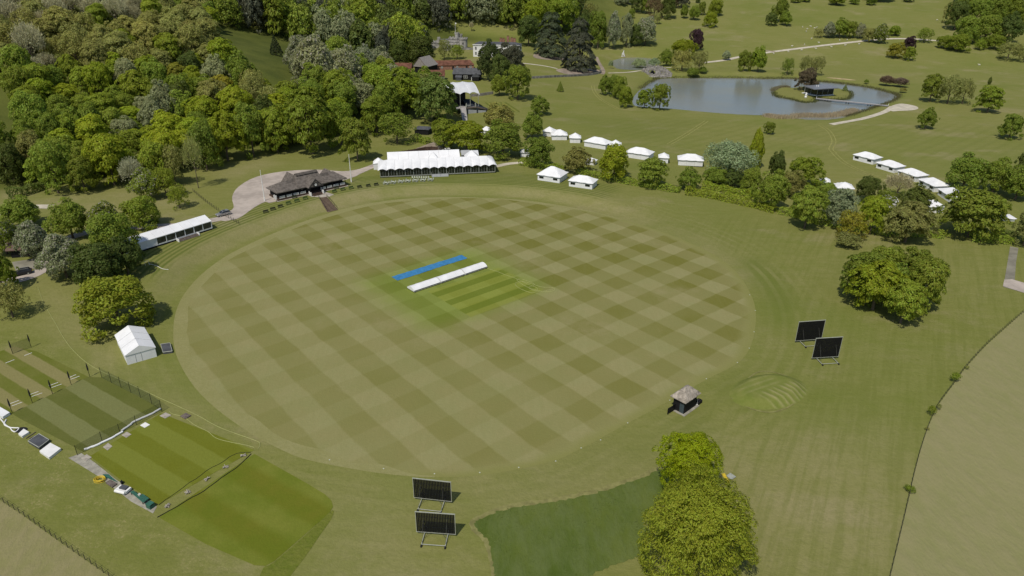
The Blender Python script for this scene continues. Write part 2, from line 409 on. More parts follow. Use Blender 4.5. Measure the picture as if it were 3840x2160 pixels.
def net_mat():
    m, n, l, b = new_mat('green_netting'); b.inputs['Base Color'].default_value = (.035, .06, .02, 1); b.inputs['Roughness'].default_value = .9
    tr = n.new('ShaderNodeBsdfTransparent'); mx = n.new('ShaderNodeMixShader'); mx.inputs[0].default_value = .30
    l.new(tr.outputs[0], mx.inputs[1]); l.new(b.outputs[0], mx.inputs[2]); l.new(mx.outputs[0], n['Material Output'].inputs[0])
    return m
M['net'] = net_mat()

# ------------------------------------------------------------------ mesh helpers
class MB:
    def __init__(s): s.v, s.f, s.mi, s.cur = [], [], [], 0
    def add(s, vs, fs):
        o = len(s.v); s.v += [tuple(x) for x in vs]; s.f += [tuple(i + o for i in f) for f in fs]; s.mi += [s.cur] * len(fs); return s
    def box(s, cx, cy, cz, sx, sy, sz, rz=0.0, M4=None):
        vs = []
        c, q = math.cos(rz), math.sin(rz)
        for dz in (-.5, .5):
            for dx, dy in ((-.5, -.5), (.5, -.5), (.5, .5), (-.5, .5)):
                x, y = dx * sx, dy * sy
                vs.append((cx + c * x - q * y, cy + q * x + c * y, cz + dz * sz))
        return s.add(vs, [(3, 2, 1, 0), (4, 5, 6, 7), (0, 1, 5, 4), (1, 2, 6, 5), (2, 3, 7, 6), (3, 0, 4, 7)])
    def hexa(s, b, t):
        """bottom four + top four points"""
        return s.add(list(b) + list(t), [(3, 2, 1, 0), (4, 5, 6, 7), (0, 1, 5, 4), (1, 2, 6, 5), (2, 3, 7, 6), (3, 0, 4, 7)])
    def tube(s, pts, r, n=6, r2=None, cap=True):
        pts = [Vector(p) for p in pts]; N = len(pts); rings = []
        for i, p in enumerate(pts):
            d = (pts[min(i + 1, N - 1)] - pts[max(i - 1, 0)]).normalized()
            u = d.cross(Vector((0, 0, 1)) if abs(d.z) < .95 else Vector((1, 0, 0))).normalized(); w = d.cross(u)
            rr = r if r2 is None else r + (r2 - r) * i / (N - 1)
            rings.append([p + (u * math.cos(2 * math.pi * k / n) + w * math.sin(2 * math.pi * k / n)) * rr for k in range(n)])
        vs = [q for g in rings for q in g]
        fs = [(i * n + k, i * n + (k + 1) % n, (i + 1) * n + (k + 1) % n, (i + 1) * n + k) for i in range(N - 1) for k in range(n)]
        if cap: fs += [tuple(range(n - 1, -1, -1)), tuple((N - 1) * n + k for k in range(n))]
        return s.add(vs, fs)
    def lathe(s, prof, n=24, cx=0, cy=0):
        vs = [(cx + r * math.cos(2 * math.pi * k / n), cy + r * math.sin(2 * math.pi * k / n), z) for r, z in prof for k in range(n)]
        fs = [(i * n + k, i * n + (k + 1) % n, (i + 1) * n + (k + 1) % n, (i + 1) * n + k) for i in range(len(prof) - 1) for k in range(n)]
        fs += [tuple(range(n - 1, -1, -1)), tuple((len(prof) - 1) * n + k for k in range(n))]
        return s.add(vs, fs)
    def hip(s, x0, x1, y0, y1, z0, zr, h0=0.0, h1=0.0, yr=None, th=.25):
        """pitched roof, ridge along x, hips h0 / h1 at the ends (0 = gable), th thick at the eaves"""
        ym = (y0 + y1) / 2 if yr is None else yr
        vs = [(x0, y0, z0), (x1, y0, z0), (x1, y1, z0), (x0, y1, z0), (x0 + h0, ym, zr), (x1 - h1, ym, zr),
              (x0, y0, z0 - th), (x1, y0, z0 - th), (x1, y1, z0 - th), (x0, y1, z0 - th)]
        return s.add(vs, [(0, 1, 5, 4), (2, 3, 4, 5), (1, 2, 5), (3, 0, 4), (0, 6, 7, 1), (1, 7, 8, 2), (2, 8, 9, 3), (3, 9, 6, 0), (9, 8, 7, 6)])
    def obj(s, name, mat, parent=None, smooth=False, loc=None, rz=0.0):
        me = bpy.data.meshes.new(name); me.from_pydata(s.v, [], s.f); me.update()
        mats = mat if isinstance(mat, (list, tuple)) else [mat]
        for k in mats: me.materials.append(M[k] if isinstance(k, str) else k)
        if len(mats) > 1: me.polygons.foreach_set('material_index', s.mi)
        if smooth: me.polygons.foreach_set('use_smooth', [True] * len(me.polygons))
        o = bpy.data.objects.new(name, me); COL.objects.link(o)
        if parent is not None: o.parent = parent
        if loc is not None: o.location = loc
        o.rotation_euler.z = rz
        return o

def tag(o, label=None, cat=None, group=None, kind=None):
    if label: o['label'] = label
    if cat: o['category'] = cat
    if group: o['group'] = group
    if kind: o['kind'] = kind
    return o

def thing(name, label, cat, loc=(0, 0, 0), rz=0.0, group=None):
    o = bpy.data.objects.new(name, None); COL.objects.link(o); o.empty_display_size = .5
    o.location = loc; o.rotation_euler.z = rz
    return tag(o, label, cat, group)

def dup(root, loc, rz, label=None, group=None):
    r = root.copy(); COL.objects.link(r); r.location = loc; r.rotation_euler.z = rz
    if label: r['label'] = label
    if group: r['group'] = group
    for ch in list(root.children):
        c = ch.copy(); COL.objects.link(c); c.parent = r
        for g in ch.children:
            d = g.copy(); COL.objects.link(d); d.parent = c
    return r

def frame(a, b):
    """origin, heading and length of the line a-b on the ground"""
    a, b = W(*a), W(*b)
    return a, math.atan2(b.y - a.y, b.x - a.x), math.hypot(b.x - a.x, b.y - a.y)

def sheet(name, poly, mat, lift=.02, flat_z=None, kind='structure', grid=True):
    """a thin sheet over the ground, cut along the ground's own grid lines so that it hugs it"""
    bm = bmesh.new()
    P = [Vector((p[0], p[1], 0)) for p in poly]
    vs = [bm.verts.new(p) for p in P]
    for tri in tessellate_polygon([P]):
        try: bm.faces.new([vs[i] for i in tri])
        except ValueError: pass
    if flat_z is None and grid:
        x0, x1 = min(p.x for p in P), max(p.x for p in P); y0, y1 = min(p.y for p in P), max(p.y for p in P)
        for x in XL:
            if x0 < x < x1: bmesh.ops.bisect_plane(bm, geom=bm.verts[:] + bm.edges[:] + bm.faces[:], plane_co=(x, 0, 0), plane_no=(1, 0, 0), dist=1e-5)
        for y in YL:
            if y0 < y < y1: bmesh.ops.bisect_plane(bm, geom=bm.verts[:] + bm.edges[:] + bm.faces[:], plane_co=(0, y, 0), plane_no=(0, 1, 0), dist=1e-5)
        bmesh.ops.triangulate(bm, faces=bm.faces[:])
    for v in bm.verts: v.co.z = (hz(v.co.x, v.co.y) + lift) if flat_z is None else flat_z
    bmesh.ops.recalc_face_normals(bm, faces=bm.faces[:])
    for f in bm.faces:
        if f.normal.z < 0: f.normal_flip()
    me = bpy.data.meshes.new(name); bm.to_mesh(me); bm.free()
    me.materials.append(M[mat])
    o = bpy.data.objects.new(name, me); COL.objects.link(o)
    return tag(o, kind=kind)

def G(pts):
    """picture points to ground points (x, y)"""
    return [tuple(W(u, v)[:2]) for u, v in pts]

def ribbon(pts, w, n=5):
    c = smooth_loop(pts, n, False); L, Rr = [], []
    for i, p in enumerate(c):
        a, b = c[max(i - 1, 0)], c[min(i + 1, len(c) - 1)]
        d = Vector((b[0] - a[0], b[1] - a[1])).normalized()
        ww = w if not callable(w) else w(i / (len(c) - 1))
        L.append((p[0] - d.y * ww / 2, p[1] + d.x * ww / 2)); Rr.append((p[0] + d.y * ww / 2, p[1] - d.x * ww / 2))
    return L + Rr[::-1]
# ------------------------------------------------------------------ the ground
nx, ny = len(XS), len(YS)
me = bpy.data.meshes.new('ground')
co = np.stack([GX, GY, Z], -1).reshape(-1, 3)
ii, jj = np.meshgrid(np.arange(nx - 1), np.arange(ny - 1))
a_ = (jj * nx + ii).ravel(); b_ = a_ + 1; c_ = a_ + nx + 1; d_ = a_ + nx
tri = np.stack([np.stack([a_, b_, c_], 1), np.stack([a_, c_, d_], 1)], 1).reshape(-1, 3)
me.vertices.add(nx * ny); me.vertices.foreach_set('co', co.ravel().astype(np.float32))
me.loops.add(tri.size); me.loops.foreach_set('vertex_index', tri.ravel().astype(np.int32))
me.polygons.add(len(tri)); me.polygons.foreach_set('loop_start', np.arange(0, tri.size, 3, dtype=np.int32))
me.polygons.foreach_set('use_smooth', np.ones(len(tri), bool))
me.update()
def vattr(name, arr):
    at = me.attributes.new(name, 'FLOAT', 'POINT'); at.data.foreach_set('value', np.clip(arr, -1e4, 1e4).ravel().astype(np.float32))
def gpoly(pts): return [flat(u, v) for u, v in pts]
def soft(poly, w, m=30):
    return 1 - sstep(-w, w, inner(GX, GY, poly, m))
vattr('edge', DB)
ter = sstep(8.5, 10.5, DB) * (1 - sstep(24, 27, DB)) * sstep(58, 62, TH) * (1 - sstep(176, 180, TH))
vattr('terrace', ter)
vattr('ring', sstep(0, 3, DB) * (1 - sstep(14, 24, DB)) * (1 - .6 * sstep(60, 66, TH) * (1 - sstep(180, 190, TH))))
dry = .55 * WB * sstep(1, 4, DB) * (1 - sstep(8, 11, DB)) * sstep(1.5, 3, DB)
dry = np.maximum(dry, soft(gpoly([(1200, 1240), (1620, 1140), (1900, 1150), (2200, 1100), (2290, 1200), (2240, 1449), (1930, 1449), (1850, 1230)]), 18) * .75)
dry = np.maximum(dry, soft(gpoly([(820, 1250), (1080, 1215), (1040, 1400), (1180, 1500), (800, 1500)]), 9) * .35)
dry = np.maximum(dry, soft(gpoly([(90, 700), (240, 800), (300, 930), (430, 990), (520, 1070), (400, 1020), (240, 920), (150, 830)]), 6) * .5)
dry = np.maximum(dry, soft(gpoly([(120, 515), (330, 490), (480, 520), (480, 545), (200, 560)]), 8) * .55)
dry = np.maximum(dry, soft(gpoly([(560, 440), (680, 405), (700, 425), (580, 470)]), 7) * .5)
dry = np.maximum(dry, soft(gpoly([(1550, 590), (1750, 640), (1890, 700), (1900, 660), (1700, 560), (1500, 500)]), 8) * .5)
arc = soft(gpoly([(1862, 655), (1905, 650), (1965, 700), (2000, 770), (1965, 812), (1925, 740)]), 4)
me.attributes['ring'].data.foreach_set('value', np.maximum(sstep(0, 3, DB) * (1 - sstep(14, 24, DB)) * (1 - .6 * sstep(60, 66, TH) * (1 - sstep(180, 190, TH))), arc * 2.6).ravel().astype(np.float32))
vattr('meadow', sstep(20, 40, GX) * (1 - sstep(215, 240, GY)) * sstep(1, 10, DB))
vattr('dry', dry)
lush = soft(gpoly([(-40, 120), (-40, 320), (60, 320), (40, 220)]), 10) * .6
lush = np.maximum(lush, soft(gpoly([(1862, 655), (1905, 650), (1965, 700), (2000, 770), (1965, 812), (1925, 740)]), 4) * .8)
lush = np.maximum(lush, soft(gpoly([(1842, 1000), (1900, 950), (1985, 955), (1940, 1010), (1880, 1030)]), 3) * .5)
lush = np.maximum(lush, soft(gpoly([(1795, 970), (1850, 935), (1890, 925), (1860, 970), (1810, 1000)]), 3) * .4)
lush = np.maximum(lush, soft(gpoly([(1655, 1045), (1760, 1035), (1790, 1080), (1690, 1110)]), 4) * .45)
lush = np.maximum(lush, soft(gpoly([(1370, 300), (1800, 310), (1660, 360), (1500, 345)]), 12) * .35)
lush = np.maximum(lush, .55 * (1 - sstep(-1, 5, np.abs(dl) - 1.5)))
lush = np.maximum(lush, soft(gpoly([(540, 80), (750, 115), (740, 180), (600, 170)]), 14) * .55)
lush = np.maximum(lush, soft(gpoly([(1180, 70), (1300, 70), (1300, 115), (1180, 110)]), 10) * .4)
lush = np.maximum(lush, soft(gpoly([(1500, 1100), (1700, 1070), (1690, 1170), (1400, 1240), (1300, 1240)]), 8) * .35)
vattr('lush', lush)
rough = soft(gpoly([(-40, 1080), (210, 1160), (400, 1310), (660, 1470), (270, 1470), (-40, 1240)]), 4)
rough = np.maximum(rough, soft(gpoly([(-40, 830), (60, 830), (140, 870), (280, 960), (240, 950), (70, 870), (-40, 860)]), 3) * .9)
vattr('rough', rough)
wild = sstep(-2, 14, dh) * (1 - soft(gpoly([(536, 80), (750, 112), (745, 165), (690, 190), (600, 175)]), 6)) * (1 - soft(gpoly([(-60, 150), (-60, 350), (70, 340), (45, 230)]), 6)) * (1 - sstep(60, 140, GX)) * (1 - soft(gpoly([(1150, 60), (1330, 60), (1330, 140), (1150, 140)]), 8))
vattr('wild', wild)
vattr('parkline', sstep(30, 60, GX) * sstep(285, 300, GY) * (1 - sstep(360, 378, GY)))
me.materials.append(M['ground'])
ground = bpy.data.objects.new('ground', me); COL.objects.link(ground); tag(ground, kind='structure')
of = sheet('outfield', FIELD, 'outfield', lift=.012)
oc = np.empty(len(of.data.vertices) * 3, np.float32); of.data.vertices.foreach_get('co', oc); oc = oc.reshape(-1, 3); oc[:, 2] = .012; of.data.vertices.foreach_set('co', oc.ravel())
at = of.data.attributes.new('rim', 'FLOAT', 'POINT'); at.data.foreach_set('value', (-pdist(oc[:, 0].astype(float), oc[:, 1].astype(float), FIELD)).astype(np.float32)); of.data.update()
# pale strip mown round inside the rope
cx0 = sum(p[0] for p in FIELD) / len(FIELD); cy0 = sum(p[1] for p in FIELD) / len(FIELD)
M['boundary_strip'] = patch_mat('boundary_strip', [(.262, .246, .108), (.236, .226, .088), (.205, .198, .070)], .12, 1.2, bump=.2)
nF = len(FIELD); ring = MB()
for i in range(nF):
    if nF * .34 < i < nF * .74: continue
    p, q = Vector(FIELD[i]), Vector(FIELD[(i + 1) % nF]); c0 = Vector((cx0, cy0))
    fa = lambda k: (2.9 + .4 * math.sin(k * .9)) * (1.0 if k < nF * .22 or k > nF * .80 else .45 + .3 * math.sin(k * .7)) ; wa, wb = fa(i), fa((i + 1) % nF)
    pi, qi = p + (c0 - p).normalized() * wa, q + (c0 - q).normalized() * wb
    ring.add([(p.x, p.y, .018), (q.x, q.y, .018), (qi.x, qi.y, .018), (pi.x, pi.y, .018)], [(0, 3, 2, 1)])
o = ring.obj('boundary_strip', 'boundary_strip'); tag(o, kind='structure')
for f in o.data.polygons:
    if f.normal.z < 0: o.data.flip_normals(); break

# water
def water(name, poly, z, grow):
    c = Vector((sum(p[0] for p in poly) / len(poly), sum(p[1] for p in poly) / len(poly)))
    P = [tuple(Vector(p) + (Vector(p) - c).normalized() * grow) for p in poly]
    return sheet(name, P, 'water', flat_z=z)
water('lake', LAKE, -.45, 1.2)
water('pond', POND, .85, .8)

# roads, gravel, bare earth, mown surfaces
sheet('gravel_yard', smooth_loop(G([(588, 522), (584, 496), (600, 470), (645, 445), (715, 431), (800, 427), (862, 431), (905, 425), (950, 409), (953, 416), (905, 438), (880, 449), (700, 506), (668, 508), (640, 522), (606, 546), (585, 553), (560, 556), (548, 548), (572, 534)]), 3), 'gravel', .05)
sheet('drive', ribbon(G([(566, 547), (520, 557), (445, 567), (355, 571), (235, 582), (150, 612), (118, 668), (60, 700), (-40, 715)]), 4.0), 'gravel', .06)
sheet('track', ribbon(G([(-60, 543), (25, 533), (70, 521), (130, 520)]), 4.0), 'pale_gravel', .06)
sheet('service_yard', G([(985, 404), (1018, 389), (1050, 372), (1092, 357), (1115, 372), (1112, 388), (1050, 392)]), 'earth', .05)
sheet('service_path', ribbon(G([(1246, 419), (1280, 412), (1315, 409)]), 3.0), 'pale_gravel', .05)
sheet('lake_path', ribbon(G([(2091, 313), (2130, 306), (2172, 298), (2210, 287), (2232, 278), (2246, 268)]), 3.4), 'pale_gravel', .06)
sheet('lake_turning_area', smooth_loop(G([(2236, 272), (2247, 265), (2265, 261), (2286, 263), (2306, 268), (2309, 274), (2290, 278), (2262, 279), (2244, 280)]), 4), 'pale_gravel', .07)
sheet('park_road', ribbon(G([(1768, 158), (1826, 151), (1862, 143), (1932, 132), (2050, 117), (2165, 104), (2232, 98), (2292, 98), (2362, 103)]), 4.2), 'pale_gravel', .10)
sheet('park_track', ribbon(G([(1900, 128), (1925, 127), (1950, 131)]), 3), 'earth', .11)
sheet('garden_path', ribbon(G([(1312, 159), (1340, 162), (1375, 167), (1402, 173)]), 2.6), 'pale_gravel', .08)
sheet('pond_path', ribbon(G([(1500, 143), (1508, 160), (1518, 178), (1515, 187)]), 2.6), 'earth', .08)
sheet('dam_path', ribbon(G([(1530, 184), (1580, 182), (1622, 177), (1660, 172), (1695, 170)]), 2.4), 'pale_gravel', .10)
sheet('cedar_bed', smooth_loop(G([(1341, 140), (1352, 134), (1385, 142), (1425, 146), (1430, 151), (1385, 151), (1350, 147)]), 4), 'earth', .07)
sheet('tree_bed', smooth_loop(G([(1400, 175), (1425, 172), (1470, 172), (1505, 176), (1510, 183), (1480, 188), (1430, 187), (1405, 181)]), 4), 'earth', .09)
sheet('far_drive', G([(2541, 620), (2562, 624), (2556, 660), (2552, 712), (2576, 718), (2640, 735), (2640, 760), (2576, 737), (2524, 722), (2527, 704)]), 'tarmac', .04)
sheet('far_drive_apron', G([(2526, 704), (2546, 703), (2590, 716), (2640, 735), (2640, 762), (2576, 737), (2523, 720)]), 'gravel', .07)
sheet('dry_field', G([(2236, 1460), (2277, 1288), (2294, 1213), (2312, 1143), (2334, 1076), (2359, 1021), (2402, 963), (2427, 928), (2480, 870), (2530, 825), (2578, 780), (2800, 720)]) + [(420, 215), (420, 12), (44, 12)], 'dry_field', .03)
sheet('lower_field', G([(-80, 1215), (5, 1262), (62, 1300), (130, 1349), (200, 1399), (275, 1450), (330, 1500)]) + [(-38, 40), (-30, 12), (-330, 12), (-330, 175)], 'low_field', .03)
RJ = random.Random(21)
def ragged(P, a): return [(x + RJ.uniform(-a, a), y + RJ.uniform(-a, a)) for x, y in P]
sheet('long_grass', ragged(smooth_loop(G([(1195, 1318), (1240, 1292), (1300, 1276), (1400, 1262), (1500, 1240), (1600, 1208), (1668, 1180), (1720, 1180), (1720, 1260), (1672, 1268), (1628, 1290), (1620, 1320), (1640, 1340), (1625, 1385), (1590, 1405), (1500, 1440), (1430, 1480), (1245, 1480), (1243, 1440), (1228, 1365)]), 12), .24), 'long_grass', .04)
sheet('dry_margin', ragged(ribbon(G([(1246, 1470), (1240, 1410), (1226, 1362), (1190, 1318), (1240, 1288), (1300, 1271), (1400, 1257), (1500, 1235), (1600, 1203), (1665, 1176)]), 1.1, 10), .16), 'scalped', .03)
def ang(a, b):
    a, b = flat(*a), flat(*b); return math.atan2(b[1] - a[1], b[0] - a[0])
def off(u, v, A, w):
    p = flat(u, v); return -(-math.sin(A) * p[0] + math.cos(A) * p[1]) / w
An = ang((75, 888), (205, 962))
w1 = 5.1
M['net_lanes'] = lawn_mat('net_lanes', (.232, .208, .084), (.120, .138, .020), An, w1, off(140, 910, An, w1), (.20, .185, .06), .035)
M['net_turf'] = lawn_mat('net_turf', (.172, .182, .066), (.108, .122, .026), An, 7.6, off(200, 1025, An, 7.6) , (.16, .155, .05), .02, .3)
Al = ang((300, 1100), (480, 1205))
M['lawn'] = lawn_mat('lawn', (.168, .184, .028), (.136, .148, .014), Al, 7.4, off(370, 1125, Al, 7.4), (.165, .190, .03), .03, .3)
M['lawn_near'] = lawn_mat('lawn_near', (.166, .182, .028), (.138, .146, .016), Al, 8.5, off(560, 1300, Al, 8.5), (.100, .138, .010), .1, .6)
sheet('net_lanes', G([(-60, 905), (35, 872), (92, 884), (222, 948), (30, 1040), (-60, 1010)]), 'net_lanes', .03)
sheet('net_turf', G([(222, 948), (258, 950), (405, 1028), (212, 1138), (48, 1052), (30, 1040)]), 'net_turf', .035)
sheet('practice_lawn', G([(405, 1040), (520, 1085), (640, 1132), (398, 1270), (300, 1205), (226, 1148)]), 'lawn', .03)
sheet('practice_lawn_near', G([(640, 1142), (770, 1215), (818, 1244), (834, 1260), (838, 1275), (828, 1292), (690, 1412), (668, 1424), (640, 1422), (520, 1370), (400, 1302)]), 'lawn_near', .03)
sheet('uncut_edge', smooth_loop(G([(836, 1284), (834, 1305), (806, 1345), (764, 1406), (700, 1480), (650, 1480), (662, 1430), (690, 1414), (780, 1336)]), 3), 'lush_strip', .035)
sheet('paved_strip', G([(172, 1152), (205, 1140), (240, 1165), (290, 1205), (330, 1232), (395, 1275), (385, 1292), (330, 1262), (250, 1200)]), 'concrete', .03)
# creases painted on the net lanes
cm = MB()
for a, b in [((690, 905), (765, 873)), ((712, 920), (800, 888)), ((490, 985), (585, 952)), ((520, 1003), (620, 968)), ((290, 1078), (388, 1042)), ((320, 1093), (425, 1057)), ((90, 1170), (190, 1132)), ((120, 1188), (222, 1150)), ((55, 757), (145, 722)), ((245, 682), (322, 652))]:
    p, q = W(*T9(*a)), W(*T9(*b)); d = (q - p).normalized() * .05; d = Vector((-d.y, d.x, 0)) * 1.4
    cm.add([(*(p - d)[:2], .045), (*(q - d)[:2], .045), (*(q + d)[:2], .045), (*(p + d)[:2], .045)], [(0, 1, 2, 3)])
o = cm.obj('crease_markings', 'white_paint'); tag(o, kind='structure')
# tyre tracks in the park grass
def tracks(name, pts, gap=1.7, w=.45):
    for s in (-1, 1):
        c = smooth_loop(G(pts), 4, False); off_ = []
        for i, p in enumerate(c):
            a, b = c[max(i - 1, 0)], c[min(i + 1, len(c) - 1)]; d = Vector((b[0] - a[0], b[1] - a[1])).normalized()
            off_.append((p[0] - d.y * s * gap / 2, p[1] + d.x * s * gap / 2))
        sheet(name, ribbon(off_, w, 1), 'track_grass', .06)
tracks('track', [(1683, 363), (1715, 345), (1745, 326), (1778, 304)])
tracks('track', [(1491, 216), (1496, 232), (1512, 250), (1534, 263), (1554, 274)])
tracks('track', [(2100, 385), (2090, 375), (2098, 355), (2085, 330), (2063, 315)])
tracks('track', [(2096, 384), (2128, 412), (2190, 440), (2250, 462)])
T5B = tf(2400, 1080, 2.6833)
mo = [T5B(*q) for q in [(925, 1110), (960, 1030), (1080, 920), (1180, 850), (1300, 842), (1480, 888), (1600, 960), (1642, 1050), (1590, 1125), (1480, 1205), (1330, 1250), (1180, 1235), (1020, 1172), (925, 1110)]]
sheet('mown_edge', ribbon(G(mo), .32, 4), 'scalped', .06)
# low practice mound with mown ridges on its near flank
M['mound_grass'] = None
def mound():
    m, n, l, b_ = new_mat('mound_grass'); t = NT(m); p = t.pos()
    a, f = t.noise(p, .3, 5, .65, .3, .7), t.noise(p, 1.6, 4, .7, .3, .7)
    c = t.mix(a, (.140, .168, .034), (.186, .196, .052)); c = t.mix(t.math('MULTIPLY', f, .3), c, (.11, .13, .02))
    c = t.mix(t.math('MULTIPLY', t.attr('crest'), t.math('ADD', .45, t.math('MULTIPLY', a, .5))), c, (.29, .265, .120))
    l.new(c, b_.inputs['Base Color']); b_.inputs['Roughness'].default_value = .95; b_.inputs['Specular IOR Level'].default_value = .06
    M['mound_grass'] = m
    mb = MB(); cr_ = []; nx_, ny_ = 76, 52
    for j in range(ny_ + 1):
        for i in range(nx_ + 1):
            x, y = -10.2 + 20.4 * i / nx_, -6.9 + 13.8 * j / ny_
            r = math.hypot(x / 9.5, y / 6.0); q = min(1, max(0, (1.0 - r) / .42)); q = q * q * (3 - 2 * q)
            h = 1.15 * q * (1 - .25 * max(0, -x) / 10)
            fl = max(0, min(1, (-y - .2) / 1.2)) * max(0, min(1, (x + 4.5) / 2)) * max(0, min(1, (1.02 - r) / .12)) * max(0, min(1, (9.5 - x) / 2))
            rd = .5 + .5 * math.sin((x + .25 * y) * 2 * math.pi / 1.55 + .5 * math.sin(x * 1.7))
            h += .11 * rd * fl
            top = max(0, min(1, (y + .5) / .8)) * max(0, min(1, (3.8 - y) / .8)) * max(0, min(1, (x + 7) / 2)) * max(0, min(1, (4 - x) / 2))
            cr_.append(max(rd ** 3 * fl, .5 * top * (.5 + .5 * math.sin(y * 2 * math.pi / 1.5)) ** 3))
            X, Y = MOUND_C[0] + x * ca - y * sa, MOUND_C[1] + x * sa + y * ca
            mb.v.append((X, Y, hz(X, Y) + h - .06 + .10 * q))
    w = nx_ + 1
    for j in range(ny_):
        for i in range(nx_):
            x, y = -10.2 + 20.4 * (i + .5) / nx_, -6.9 + 13.8 * (j + .5) / ny_
            if math.hypot(x / 9.5, y / 6.0) < 1.03: mb.f.append((j * w + i, j * w + i + 1, (j + 1) * w + i + 1, (j + 1) * w + i)); mb.mi.append(0)
    o = mb.obj('mound', 'mound_grass', smooth=True); tag(o, kind='structure')
    at = o.data.attributes.new('crest', 'FLOAT', 'POINT'); at.data.foreach_set('value', np.array(cr_, np.float32))
mound()
sheet('sand_bank', ribbon(G([TL(940, 218), TL(1150, 236), TL(1300, 252), TL(1420, 262)]), lambda t: .6 + 3.2 * math.sin(math.pi * min(1, t * 1.0)) ** 1), 'straw', .06)
# ------------------------------------------------------------------ trees
def leaf_mesh(name, pos, nor, size, mat, seed, slim=.55, dirs=None):
    """diamond leaf sprays at pos facing nor"""
    g = np.random.default_rng(seed); n = len(pos)
    nor = nor / (np.linalg.norm(nor, axis=1, keepdims=True) + 1e-9)
    r = g.normal(size=(n, 3)) if dirs is None else np.cross(nor, dirs + g.normal(size=(n, 3)) * .45); t = np.cross(nor, r); t /= (np.linalg.norm(t, axis=1, keepdims=True) + 1e-9)
    s = np.cross(nor, t)
    a = (size * g.uniform(.6, 1.35, n))[:, None]; b = a * slim
    bend = nor * a * .25
    V = np.stack([pos - t * a - bend, pos - s * b, pos + t * a - bend, pos + s * b], 1).reshape(-1, 3)
    me = bpy.data.meshes.new(name)
    me.vertices.add(4 * n); me.vertices.foreach_set('co', V.ravel().astype(np.float32))
    me.loops.add(4 * n); me.loops.foreach_set('vertex_index', np.arange(4 * n, dtype=np.int32))
    me.polygons.add(n); me.polygons.foreach_set('loop_start', np.arange(0, 4 * n, 4, dtype=np.int32))
    me.update(); me.materials.append(M[mat])
    return me

def fib(n, g, zmin=-.6):
    k = np.arange(n) + .5
    z = 1 - (1 - zmin) * k / n; ph = k * 2.399963 + g.uniform(0, 6)
    r = np.sqrt(1 - z * z)
    return np.stack([r * np.cos(ph), r * np.sin(ph), z], 1)

def lobes_to_leaves(c, out, lr, flat_, count, g, up=.35, jit=.55):
    """leaves over the outer side of many flattened lobes"""
    n = len(c); w = lr ** 2; k = g.choice(n, count, p=w / w.sum())
    d = g.normal(size=(count, 3)); d /= np.linalg.norm(d, axis=1, keepdims=True)
    o = out[k]
    dot = (d * o).sum(1, keepdims=True); d = np.where(dot < -.25, d - 2 * dot * o, d)
    axis_ = o * .55 + np.array([0, 0, 1.0]); axis_ /= np.linalg.norm(axis_, axis=1, keepdims=True)
    da = (d * axis_).sum(1, keepdims=True)
    offs = (d - (1 - flat_) * da * axis_) * lr[k][:, None] * g.uniform(.62, 1.1, (count, 1))
    pos = c[k] + offs
    nor = d * .7 + o * .35 + np.array([0, 0, up]) + g.normal(size=(count, 3)) * jit
    return pos, nor, o + np.array([0, 0, -.25])

def trunk_mesh(name, H, r, seed, limbs=6, spread=3.0, top=.6, twigs=0):
    mb = MB(); q = random.Random(seed)
    pts = [(q.uniform(-.12, .12) * i, q.uniform(-.12, .12) * i, H * top * i / 4) for i in range(5)]
    pts[0] = (0, 0, -.6)
    mb.tube(pts, r, 7, r * .4)
    for i in range(limbs):
        a = i * 2.4 + q.uniform(-.4, .4); z0 = H * top * q.uniform(.4, .95); L = spread * q.uniform(.7, 1.1)
        p0 = Vector((0, 0, z0)); p2 = Vector((math.cos(a) * L, math.sin(a) * L, z0 + H * q.uniform(.12, .3))); p1 = p0.lerp(p2, .5) + Vector((0, 0, .35))
        mb.tube([p0, p1, p2], r * .38, 5, r * .1)
        for _ in range(twigs):
            e = p1.lerp(p2, q.uniform(0, 1)); dd = Vector((q.gauss(0, 1), q.gauss(0, 1), abs(q.gauss(.4, .7)))).normalized()
            mb.tube([e, e + dd * q.uniform(.8, 1.9)], r * .13, 4, r * .04, cap=False)
    me = bpy.data.meshes.new(name); me.from_pydata(mb.v, [], mb.f); me.update(); me.materials.append(M['bark'])
    return me

